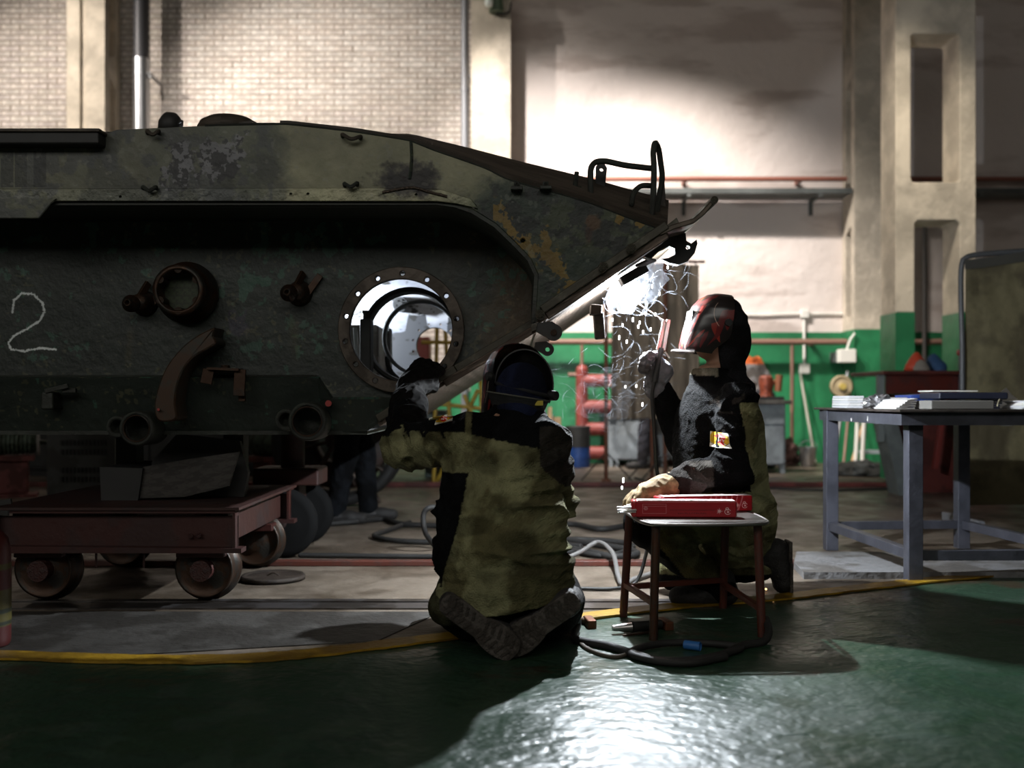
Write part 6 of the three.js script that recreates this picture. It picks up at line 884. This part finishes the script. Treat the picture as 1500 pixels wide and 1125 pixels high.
{ const t = thing('fire_extinguisher', 'red fire extinguisher with a yellow label at the left edge', 'extinguisher', [-1.91, 0, -3.62]);
  const o = [-1.91, 0, -3.62];
  part('cylinder', lathe([[0, 0.0], [0.07, 0.0], [0.078, 0.012], [0.08, 0.03], [0.08, 0.35], [0.07, 0.395], [0.045, 0.425], [0.022, 0.435], [0.022, 0.46], [0, 0.46]], 32).translate(...o), M([0.06, 0.006, 0.005], { rough: 0.45, clearcoat: 0.2 }), t);
  part('label', lathe([[0.0806, 0.08], [0.0812, 0.085], [0.0812, 0.3], [0.0806, 0.305]], 32).translate(...o), new THREE.MeshPhysicalMaterial({ color: 0xffffff, roughness: 0.5, map: canvasTex(256, 128, (g) => { g.fillStyle = '#4c4518'; g.fillRect(0, 0, 256, 128); g.fillStyle = '#470f0b'; g.fillRect(0, 46, 256, 14); g.fillStyle = '#1a2111'; for (let k = 0; k < 5; k++) g.fillRect(0, 74 + k * 9, 256, 3); }) }), t);
  part('valve', [rod(new V3(o[0], 0.455, o[2]), new V3(o[0], 0.5, o[2]), 0.018), bar(new V3(o[0] - 0.02, 0.51, o[2]), new V3(o[0] + 0.09, 0.53, o[2]), 0.012, 0.02), bar(new V3(o[0] - 0.02, 0.49, o[2]), new V3(o[0] + 0.08, 0.485, o[2]), 0.01, 0.018)], mDark, t);
  part('hose', hose([new V3(o[0] - 0.02, 0.48, o[2]), new V3(o[0] - 0.1, 0.46, o[2]), new V3(o[0] - 0.11, 0.3, o[2]), new V3(o[0] - 0.1, 0.15, o[2])], 0.009, 40), mRubber, t); }

// ---------------------------------------------------------------- the far bay
const mRegister = M([0.27, 0.055, 0.045], { tile: T.mottle, size: 0.5, rough: 0.5 });
{ const t = thing('heating_register', 'red heating register of fat horizontal pipes against the green wall', 'radiator', [1.5, 0, -13.75]), d = -13.8;
  for (const x of [0.97, 2.25]) part('header', [rod(new V3(x, 0.0, d), new V3(x, 1.3, d), 0.085, 0.085, 20), new THREE.SphereGeometry(0.085, 16, 8).translate(x, 1.3, d)], mRegister, t);
  for (const y of [1.16, 0.8, 0.49, 0.16]) part('pipe', rod(new V3(0.97, y, d), new V3(2.25, y, d), 0.09, 0.09, 20), mRegister, t);
  part('inlet', [rod(new V3(0.97, 1.24, d), new V3(0.78, 1.24, d), 0.03), rod(new V3(0.97, 1.3, d), new V3(0.97, 1.66, d), 0.022)], mBrownPipe, t); }
{ const t = thing('barrel', 'small barrel, black above and blue below, in front of the red register', 'barrel', [0.875, 0, -13.2]);
  part('drum', lathe([[0, 0], [0.15, 0], [0.16, 0.01], [0.16, 0.12], [0.165, 0.13], [0.16, 0.14], [0.16, 0.27]], 32).translate(0.875, 0, -13.2), M([0.012, 0.05, 0.2], { tile: T.mottle, size: 0.4, rough: 0.45 }), t);
  part('drum_top', lathe([[0.162, 0.27], [0.162, 0.4], [0.167, 0.41], [0.162, 0.42], [0.162, 0.53], [0.166, 0.545], [0.15, 0.548], [0.145, 0.52], [0, 0.52]], 32).translate(0.875, 0, -13.2), mDark, t); }
{ const mW = M([0.5, 0.34, 0.19], { tile: T.streak, size: 0.4, rough: 0.75 }), t = thing('wooden_crate', 'pale wooden crate of upright boards beside the green wall', 'crate', [0.45, 0, -13.0]);
  for (let k = 0; k < 5; k++) part('board', bounds(0.2 + k * 0.088, 0.282 + k * 0.088, 0, [0.66, 0.7, 0.68, 0.69, 0.67][k], 12.95, 12.975), mW, t); for (const y of [0.1, 0.45]) part('batten', bounds(0.2, 0.64, y, y + 0.06, 12.93, 12.95), mW, t);
  part('post', bounds(0.465, 0.515, 0, 0.8, 12.9, 12.93), mW, t); part('side', bounds(0.2, 0.22, 0, 0.66, 12.975, 13.4), mW, t); part('side', bounds(0.62, 0.64, 0, 0.66, 12.975, 13.4), mW, t); part('back', bounds(0.2, 0.64, 0, 0.66, 13.4, 13.42), mW, t);
  single('white_sheet_board', bounds(0.3, 0.43, 0.0, 0.7, 12.8, 12.83), mWhite, 'white board leaning in front of the wooden crate', 'board'); }
const mCab = M([0.3, 0.34, 0.37], { tile: T.mottle, size: 0.7, rough: 0.5 });
{ const t = thing('steel_cabinet', 'low pale grey steel cabinet on short legs behind the brown curtain', 'cabinet', [1.8, 0, -13.3]);
  part('body', bounds(1.29, 2.45, 0.09, 0.64, 13.3, 13.62, 0.006), mCab, t); part('top', bounds(1.27, 2.47, 0.64, 0.665, 13.26, 13.64, 0.004), mCab, t);
  for (const x of [1.3, 1.38, 2.0, 2.41]) part('leg', bounds(x, x + 0.045, 0, 0.1, 13.29, 13.34), mCab, t);
  for (const [a, b] of [[1.4, 1.86], [1.9, 2.4]]) { const dr = part('door', bounds(a, b, 0.11, 0.62, 13.275, 13.3, 0.004), mCab, t); part('handle', bounds(b - 0.06, b - 0.045, 0.34, 0.46, 13.255, 13.275), mGreyPipe, dr); } }
{ const t = thing('workbench_cabinet', 'pale blue-grey bench cabinet with a drawer, right of the crouching welder', 'cabinet', [3.05, 0, -12.3]);
  part('body', bounds(2.74, 3.33, 0.1, 0.84, 12.12, 12.6, 0.006), mCab, t); part('top', bounds(2.7, 3.39, 0.84, 0.89, 12.05, 12.65, 0.006), M([0.13, 0.12, 0.11], { tile: T.grime, size: 0.5, rough: 0.6 }), t);
  for (const x of [2.75, 3.27]) part('leg', bounds(x, x + 0.055, 0, 0.12, 12.12, 12.2), mCab, t);
  const dr = part('drawer', bounds(2.78, 3.3, 0.6, 0.8, 12.1, 12.12, 0.003), mCab, t); part('knob', rod(new V3(3.04, 0.7, -12.1), new V3(3.04, 0.7, -12.07), 0.015), mGreyPipe, dr); const d2 = part('door', bounds(2.78, 3.3, 0.12, 0.57, 12.1, 12.12, 0.003), mCab, t); part('handle', bounds(2.82, 2.835, 0.4, 0.5, 12.08, 12.1), mGreyPipe, d2);
  const g = thing('bench_grinder', 'orange bench machine with dark tools round it on the bench cabinet', 'machine', [3.12, 0.89, -12.3]);
  part('machine_body', lathe([[0, 0], [0.1, 0], [0.085, 0.05], [0.07, 0.1], [0.085, 0.16], [0.085, 0.27], [0.06, 0.3], [0, 0.31]], 24).translate(3.14, 0.891, -12.3), M([0.3, 0.065, 0.03], { tile: T.grime, size: 0.2, rough: 0.5 }), g);
  part('spindle', [rod(new V3(3.14, 1.1, -12.3), new V3(3.32, 1.12, -12.3), 0.03), rod(new V3(3.28, 1.0, -12.28), new V3(3.3, 1.2, -12.28), 0.045)], M([0.25, 0.09, 0.04], { rough: 0.5 }), g);
  part('base_block', bounds(2.98, 3.34, 0.891, 0.935, 12.2, 12.42, 0.004), mDark, g);
  for (let k = 0; k < 4; k++) single('hand_tool', [rod(new V3(2.79 + k * 0.045, 0.905, -12.16 - k * 0.02), new V3(2.84 + k * 0.05, 1.0 + (k % 2) * 0.06, -12.3), 0.014), rod(new V3(2.84 + k * 0.05, 1.0 + (k % 2) * 0.06, -12.3), new V3(2.845 + k * 0.052, 1.05 + (k % 2) * 0.06, -12.31), 0.022)], [mDark, mTubeRed, mRubber, mSteel][k], ['dark tool standing at the left end of the bench cabinet', 'reddish tool second from the left on the bench cabinet', 'black tool third from the left on the bench cabinet', 'rusty steel tool beside the orange bench machine'][k], 'tool'); }
{ // welding curtains on their stands
  const mCurt = M([0.33, 0.26, 0.19], { tile: T.streak, size: 1.1, rough: 0.85 }), d = 11.0;
  const curtain = (label, x0, x1, y0, y1, seed) => { const rows = []; for (let j = 0; j <= 24; j++) { const r = []; for (let i = 0; i <= 40; i++) { const u = i / 40, y = mix(y0, y1, j / 24), x = mix(x0 - (1 - j / 24) * 0.03, x1, u); r.push(new V3(x, y - 0.012 * Math.sin(u * 3 + seed), -d + 0.035 * Math.sin(u * 15 + seed + y * 0.4) + 0.02 * noise3(x * 3, y, seed))); } rows.push(r); } const c = thing('welding_curtain', label, 'curtain', [(x0 + x1) / 2, y0, -d]); part('cloth', boxUV(thick(loft(rows), 0.004)), mCurt, c); part('curtain_ring', [0.06, 0.35, 0.65, 0.94].map((u) => new THREE.TorusGeometry(0.022, 0.004, 6, 14).rotateY(Math.PI / 2).translate(mix(x0, x1, u), y1 + 0.014, -d)), mGreyPipe, c); };
  curtain('left brown welding curtain hanging behind the arc', 1.115, 1.555, 0.69, 2.36, 1); curtain('right brown welding curtain hanging behind the raised glove of the welder', 1.565, 2.06, 0.67, 2.39, 4);
  const mPost = M([0.2, 0.1, 0.06], { tile: T.rust, size: 0.4, rough: 0.6 });
  const stand = (label, x, dd, bx) => { const t = thing('curtain_stand', label, 'stand', [x, 0, -dd]); part('post', rod(new V3(x, 0.02, -dd), new V3(x, 2.42, -dd), 0.022), mPost, t); for (const [a, b] of [[-0.28, 0.06], [0.28, 0.06], [0.02, -0.28]]) part('foot_brace', rod(new V3(x, 0.32, -dd), new V3(x + a, 0.008, -dd + b), 0.008), mDark, t); part('base', rod(new V3(x, 0, -dd), new V3(x, 0.025, -dd), 0.06, 0.05, 16), mPost, t); if (bx) part('top_rail', rod(new V3(x, 2.4, -dd), new V3(bx, 2.4, -dd), 0.014), mPost, t); };
  stand('rusty curtain stand left of the brown curtains', 1.035, 10.95, 1.54); stand('rusty curtain stand between the two brown curtains', 1.56, 11.08, 0); stand('rusty curtain stand just right of the gap between the curtains', 1.67, 10.85, 2.1); }
{ // yellow trestle frame seen through the hull and under it
  const mY = M([0.5, 0.33, 0.03], { tile: T.grime, size: 0.5, rough: 0.5 }), t = thing('yellow_trestle', 'yellow tube trestle standing beyond the hull, seen through the round opening', 'trestle', [-0.6, 0, -10.4]);
  const b = (x0, y0, x1, y1, d0 = 10.42, d1 = 10.42) => part('tube', rod(new V3(x0, y0, -d0), new V3(x1, y1, -d1), 0.022, 0.022, 8), mY, t);
  b(-0.82, 0, -0.78, 1.9); b(-0.62, 0, -0.71, 1.9); b(-0.71, 1.9, -0.46, 1.3); b(-0.95, 1.5, -0.2, 1.49); b(-0.8, 0.02, -0.36, 1.0, 10.6, 10.5); b(-0.3, 0, -0.36, 1.9, 10.6, 10.6); b(-0.75, 0.85, -0.3, 0.8); b(-0.5, 0.95, -0.35, 0.55); b(-0.82, 0.3, -0.3, 0.3, 10.42, 10.6); }
{ const t = thing('lathe_machine', 'pale green machine tool standing beyond the hull', 'machine', [-1.4, 0, -11.6]), mg = M([0.05, 0.075, 0.062], { tile: T.grime, size: 0.6, rough: 0.5 });
  part('bed', bounds(-2.3, -0.75, 0.5, 0.78, 11.4, 11.9, 0.02), mg, t); part('headstock', bounds(-1.6, -0.9, 0.78, 1.32, 11.4, 11.9, 0.03), mg, t); for (const x of [-2.25, -1.0]) part('pedestal', bounds(x, x + 0.3, 0, 0.5, 11.42, 11.88, 0.01), mg, t); part('spindle', rod(new V3(-0.92, 1.18, -11.6), new V3(-0.62, 1.2, -11.6), 0.05), mSteel, t); part('red_cover', bounds(-1.2, -0.95, 1.32, 1.62, 11.45, 11.8, 0.02), M([0.3, 0.05, 0.04], { rough: 0.5 }), t); }
// dim things seen under the hull
{ const t = thing('louvred_cabinet', 'grey welding machine cabinet with louvred panels under the hull at the left', 'cabinet', [-3.78, 0, -8.7]), m = M([0.06, 0.062, 0.058], { tile: T.grime, size: 0.7, rough: 0.55 });
  part('body', bounds(-4.07, -3.47, 0.05, 1.25, 8.7, 9.2, 0.01), m, t); for (const [x, d] of [[-4.0, 8.75], [-3.55, 8.75], [-4.0, 9.12], [-3.55, 9.12]]) part('foot', rod(new V3(x, 0, -d), new V3(x, 0.06, -d), 0.03), mDark, t);
  for (const y of [0.2, 0.28, 0.44, 0.52, 0.7, 0.78]) for (let k = 0; k < 12; k++) part('louvre', box(0.022, 0.045, 0.012, -3.93 + k * 0.034, y, -8.693).rotateX(0.0), mDark, t); }
function motor(label, x, d, turn) {
  const t = local(thing('electric_motor', label, 'motor', [x, 0, -d], undefined, turn)), mg = M([0.1, 0.14, 0.1], { tile: T.grime, size: 0.4, rough: 0.5 });
  const prof = [[0, -0.17], [0.09, -0.17]]; for (let k = 0; k < 9; k++) prof.push([0.1, -0.15 + k * 0.035], [0.115, -0.148 + k * 0.035], [0.115, -0.138 + k * 0.035], [0.1, -0.135 + k * 0.035]); prof.push([0.1, 0.17], [0.05, 0.2], [0.02, 0.2], [0.02, 0.27], [0, 0.27]);
  part('motor_body', lathe(prof, 20).rotateZ(-Math.PI / 2).translate(0, 0.5, 0), mg, t); part('terminal_box', box(0.1, 0.07, 0.09, 0, 0.63, 0.02, 0.008), mg, t); part('flange', rod(new V3(0.19, 0.5, 0), new V3(0.21, 0.5, 0), 0.12, 0.12, 20), M([0.3, 0.28, 0.26], { rough: 0.4 }), t);
  part('pedestal', [box(0.34, 0.05, 0.24, 0, 0.36, 0, 0.005), box(0.24, 0.3, 0.16, 0, 0.185, 0, 0.01), box(0.4, 0.035, 0.3, 0, 0.0175, 0, 0.005)], M([0.2, 0.055, 0.05], { tile: T.grime, size: 0.4, rough: 0.55 }), t); part('motor_cable', tube([new V3(-0.04, 0.63, 0.06), new V3(-0.14, 0.6, 0.1), new V3(-0.2, 0.4, 0.12), new V3(-0.25, 0.01, 0.16)], 0.012, 30, 6), mRubber, t); }
motor('green motor on a dull red pedestal seen under the middle of the hull', -2.2, 9.0, -0.6); motor('green motor on a dull red pedestal under the hull at the left edge', -4.6, 9.2, 0.4);
{ const t = thing('cable_reel', 'big dark hoop reel standing behind the legs beyond the hull', 'reel', [-1.4, 0, -8.4]), c = new V3(-1.45, 0.56, -8.4);
  for (const dz of [-0.14, 0.14]) part('hoop', new THREE.TorusGeometry(0.5, 0.05, 10, 48).translate(c.x, c.y, c.z + dz), mRubber, t); for (let k = 0; k < 4; k++) { const a = k * Math.PI / 4 + 0.2, q = new V3(Math.cos(a) * 0.49, Math.sin(a) * 0.49, 0.14); part('spoke', rod(c.clone().add(q), c.clone().add(new V3(-q.x, -q.y, 0.14)), 0.016), mSteel, t); } part('hub', rod(c.clone().add(new V3(0, 0, -0.2)), c.clone().add(new V3(0, 0, 0.2)), 0.09, 0.09, 18), mRedDull, t); part('wound_cable', lathe([[0.2, -0.1], [0.4, -0.1], [0.42, 0], [0.4, 0.1], [0.2, 0.1], [0.2, -0.1]], 32).rotateX(Math.PI / 2).translate(c.x, c.y, c.z), M([0.03, 0.02, 0.015], { tile: T.rust, size: 0.3, rough: 0.7 }), t);
  for (const s of [-1, 1]) part('reel_stand', [rod(new V3(c.x, c.y, c.z + s * 0.22), new V3(c.x - 0.3, 0, c.z + s * 0.25), 0.02), rod(new V3(c.x, c.y, c.z + s * 0.22), new V3(c.x + 0.3, 0, c.z + s * 0.25), 0.02)], mSteel, t); }
{ const t = thing('low_bench', 'dark low bench frame beyond the raised arm of the kneeling person', 'bench', [-1.1, 0, -10.4]); part('bench_top', bounds(-1.5, -0.72, 0.42, 0.46, 10.9, 11.2, 0.004), mDark, t); for (const [x, d] of [[-1.46, 10.95], [-0.78, 10.95], [-1.46, 11.15], [-0.78, 11.15]]) part('leg', bounds(x, x + 0.04, 0, 0.42, d - 0.02, d + 0.02), mDark, t); part('shelf', bounds(-1.46, -0.76, 0.14, 0.16, 10.95, 11.15), mRedDull, t); }
{ const t = thing('added_locker', 'row of dark steel lockers added to darken the gap under the hull', 'lockers', [-5.4, 0, -11.6]), m = M([0.02, 0.022, 0.022], { tile: T.grime, size: 0.9, rough: 0.6 }); part('carcass', bounds(-8.2, -2.5, 0.08, 1.75, 11.6, 12.1, 0.01), m, t); for (let k = 0; k < 10; k++) { const x = -8.16 + k * 0.566, dr = part('door', bounds(x, x + 0.54, 0.12, 1.71, 11.575, 11.6, 0.004), m, t); part('handle', bounds(x + 0.46, x + 0.48, 0.85, 1.0, 11.555, 11.575), mSteel, dr); } part('plinth', bounds(-8.15, -2.55, 0, 0.08, 11.65, 12.05), mDark, t); }  // locker row added to darken the view under the hull
// odds and ends by the far column
const lean = (label, x0, d0, x1, y1, d1, r, m, cat = 'pole') => single('leaning_pole', rod(new V3(x0, r * 0.5, -d0), new V3(x1, y1, -d1), r), m, label, cat);
lean('grey pole leaning against the wall left of the far column', 4.26, 13.2, 4.58, 1.28, 13.58, 0.022, mGreyPipe); lean('second, browner pole leaning left of the far column', 4.36, 13.1, 4.62, 1.05, 13.57, 0.018, mBrownPipe); lean('thin pale rod leaning on the green wall below the switch', 4.12, 13.5, 4.05, 1.25, 13.98, 0.018, M([0.35, 0.33, 0.28], { rough: 0.5 })); lean('wooden broom handle leaning towards the white stool', 4.42, 13.0, 4.86, 0.85, 13.55, 0.018, M([0.42, 0.25, 0.12], { rough: 0.6 }), 'broom');
single('wall_pipe', rod(new V3(3.9, 0.1, -13.86), new V3(3.9, 1.66, -13.86), 0.026), mBrownPipe, 'upright brown pipe dropping from the heating pipe above the bench', 'pipe');
{ const t = thing('cord_reel', 'round yellowish cord reel hanging beside the far column', 'reel', at(1233, 566, 13.45)), c = at(1233, 566, 13.45); part('reel_disc', lathe([[0, 0.03], [0.04, 0.03], [0.05, 0.0], [0.12, 0.0], [0.125, 0.012], [0.15, 0.012], [0.15, -0.06], [0, -0.06]], 28).rotateX(Math.PI / 2).translate(c.x, c.y, c.z), M([0.35, 0.28, 0.17], { rough: 0.6 }), t); part('reel_hub', rod(c, c.clone().add(new V3(0, 0, 0.06)), 0.045), M([0.5, 0.38, 0.1], { rough: 0.5 }), t); part('hook', bounds(c.x - 0.01, c.x + 0.01, c.y - 0.02, c.y + 0.02, 13.5, 13.86), mGreyPipe, t); }
{ const t = thing('bucket', 'grey metal bucket on the floor below the leaning rods', 'bucket', [3.95, 0, -13.3]); part('pail', lathe([[0, 0.01], [0.09, 0.01], [0.12, 0.26], [0.127, 0.265], [0.114, 0.262], [0.086, 0.02], [0, 0.02]], 28).translate(3.95, 0, -13.3), mZinc, t); part('bail', tube([...Array(9)].map((_, k) => { const a = k / 8 * Math.PI; return new V3(3.95 + 0.122 * Math.cos(a), 0.25 + 0.1 * Math.sin(a), -13.27); }), 0.005, 24, 5), mGreyPipe, t); }
single('rag_pile', nets((x, y, z) => ball([3.72, 0.1, -13.5], [0.16, 0.28, 0.14])(x, y, z) - 0.04 * noise3(x * 8, y * 8, z * 8), [3.5, 0, -13.72], [3.94, 0.46, -13.28], 0.02), M([0.1, 0.05, 0.045], { tile: T.grime, size: 0.3, rough: 0.9 }), 'heap of dark and reddish rags right of the bench cabinet', 'rags');
{ const t = thing('white_stool', 'white painted stool frame behind the steel work table', 'stool', [4.65, 0, -12.9]); part('seat', bounds(4.5, 4.84, 0.6, 0.66, 12.75, 13.05, 0.01), mWhite, t); for (const [x, d] of [[4.52, 12.78], [4.82, 12.78], [4.52, 13.02], [4.82, 13.02]]) part('leg', rod(new V3(x, 0.62, -d), new V3(x + (x < 4.6 ? -0.03 : 0.03), 0, -d), 0.026), mWhite, t); part('shelf', bounds(4.53, 4.81, 0.2, 0.24, 12.8, 13.0), mCab, t); }
single('tarp_heap', nets((x, y, z) => ball([4.15, 0.0, -11.8], [0.42, 0.16, 0.3])(x, y, z) - 0.05 * noise3(x * 5, y * 9, z * 5), [3.6, 0.001, -12.2], [4.7, 0.26, -11.4], 0.025), M([0.05, 0.055, 0.055], { tile: T.grime, size: 0.4, rough: 0.8 }), 'heap of grey folded tarpaulin on the far floor behind the table', 'tarpaulin');

// ---------------------------------------------------------------- the arc, its smoke and sparks
{ const t = thing('welding_arc', 'blinding white welding arc under the nose of the hull', 'arc', ARC);
  part('arc_flame', new THREE.SphereGeometry(0.016, 16, 12).translate(...ARC.toArray()), new THREE.MeshStandardMaterial({ color: 0x000000, emissive: new THREE.Color(0.9, 0.95, 1), emissiveIntensity: 60 }), t); }
const glow = new THREE.MeshStandardMaterial({ color: 0x111111, emissive: new THREE.Color(1, 0.97, 0.92), emissiveIntensity: 4 }), glowRed = new THREE.MeshStandardMaterial({ color: 0x111111, emissive: new THREE.Color(1, 0.5, 0.2), emissiveIntensity: 4 });
{ const S = [[913, 705, 5, 4.68], [911, 716, 2.5, 4.68], [907, 496, 4, 4.68], [918, 502, 3, 4.73], [935, 480, 3, 4.78], [927, 470, 3.5, 4.73], [942, 488, 3, 4.68], [943, 541, 3.5, 4.73], [955, 421, 3, 4.78], [966, 432, 2.5, 4.83], [937, 474, 2.5, 4.83], [941, 594, 3.5, 4.78], [952, 567, 2.5, 4.83], [928, 455, 2.5, 4.63], [912, 478, 2.5, 4.78], [897, 470, 2.5, 4.73], [905, 452, 3, 4.73], [948, 406, 3, 4.83], [978, 393, 2.5, 4.83], [932, 567, 2, 4.73], [916, 568, 2, 4.93], [960, 462, 2.5, 4.88], [953, 484, 3, 4.73], [921, 442, 2, 4.73]];
  S.forEach(([x, y, l, d]) => single('glowing_spark', aim(new THREE.CapsuleGeometry(0.0045, l * 0.0035, 4, 8).translate(0, 0.005, 0), at(x, y, d), at(x + 0.5, y - 10, d)), glow, 'tiny bright spark falling from the welding arc', 'spark', 'sparks falling from the arc'));
  for (const [x, y] of [[1133, 879], [1122, 863], [1004, 881]]) single('glowing_spark', new THREE.SphereGeometry(0.005, 8, 6).translate(...ground(x, y, 0.012).toArray()), glowRed, 'tiny orange ember glowing on the floor behind the stool', 'spark', 'embers on the floor'); }
{ // smoke: thin curling threads and a few faint puffs
  const mSmoke = new THREE.MeshPhysicalMaterial({ color: new THREE.Color(0.8, 0.85, 0.95), roughness: 1, transparent: true, opacity: 0.006, specularIntensity: 0 }), mPuff = new THREE.MeshPhysicalMaterial({ color: new THREE.Color(0.8, 0.85, 0.95), roughness: 1, transparent: true, opacity: 0.0022, specularIntensity: 0 });
  const r = rng(404), threads = [], starts = [[925, 440, 16], [905, 465, 8], [930, 500, 6], [915, 520, 8], [955, 425, 8], [890, 600, 10], [875, 570, 6], [830, 580, 5], [940, 600, 6], [960, 620, 4], [870, 530, 4], [985, 410, 4], [930, 560, 6]];
  for (const [sx, sy, n] of starts) for (let k = 0; k < n; k++) {
    let x = sx + (r() - 0.5) * 46, y = sy + (r() - 0.5) * 46, a = r() * 6.3; const d = 4.66 + (r() - 0.5) * 0.35, pts = [], w = (r() - 0.5) * 0.45, L = 9 + Math.floor(r() * 12);
    for (let j = 0; j < L; j++) { pts.push(at(x, y, d + 0.015 * Math.sin(j + k))); x += Math.cos(a) * 4.2; y += Math.sin(a) * 4.2; a += w + (r() - 0.5) * 0.55; }
    threads.push(tube(pts, 0.0012 + r() * 0.0018, L * 4, 5));
  }
  const m = single('welding_smoke', threads, mSmoke, 'thin curling threads of welding smoke drifting round the arc', 'smoke'); m.userData.kind = 'stuff';
  const puffs = []; for (const [px, py, d, s] of [[918, 428, 4.6, 0.05], [925, 420, 4.65, 0.078], [935, 410, 4.7, 0.105], [912, 432, 4.7, 0.075], [885, 585, 4.75, 0.12]]) { const g = new THREE.IcosahedronGeometry(s, 5), q = g.attributes.position, c = at(px, py, d); for (let i = 0; i < q.count; i++) { const a = new V3().fromBufferAttribute(q, i), n = 1 + 0.35 * noise3(a.x * 9 + px, a.y * 9, a.z * 9) + 0.15 * noise3(a.x * 24 + px, a.y * 24, a.z * 24); q.setXYZ(i, a.x * n + c.x, a.y * n + c.y, a.z * n * 0.8 + c.z); } g.computeVertexNormals(); puffs.push(boxUV(g)); }
  const c = single('smoke_cloud', puffs, mPuff, 'faint bluish cloud of welding smoke under the nose', 'smoke'); c.userData.kind = 'stuff'; c.castShadow = false; }

renderer.render(scene, camera);
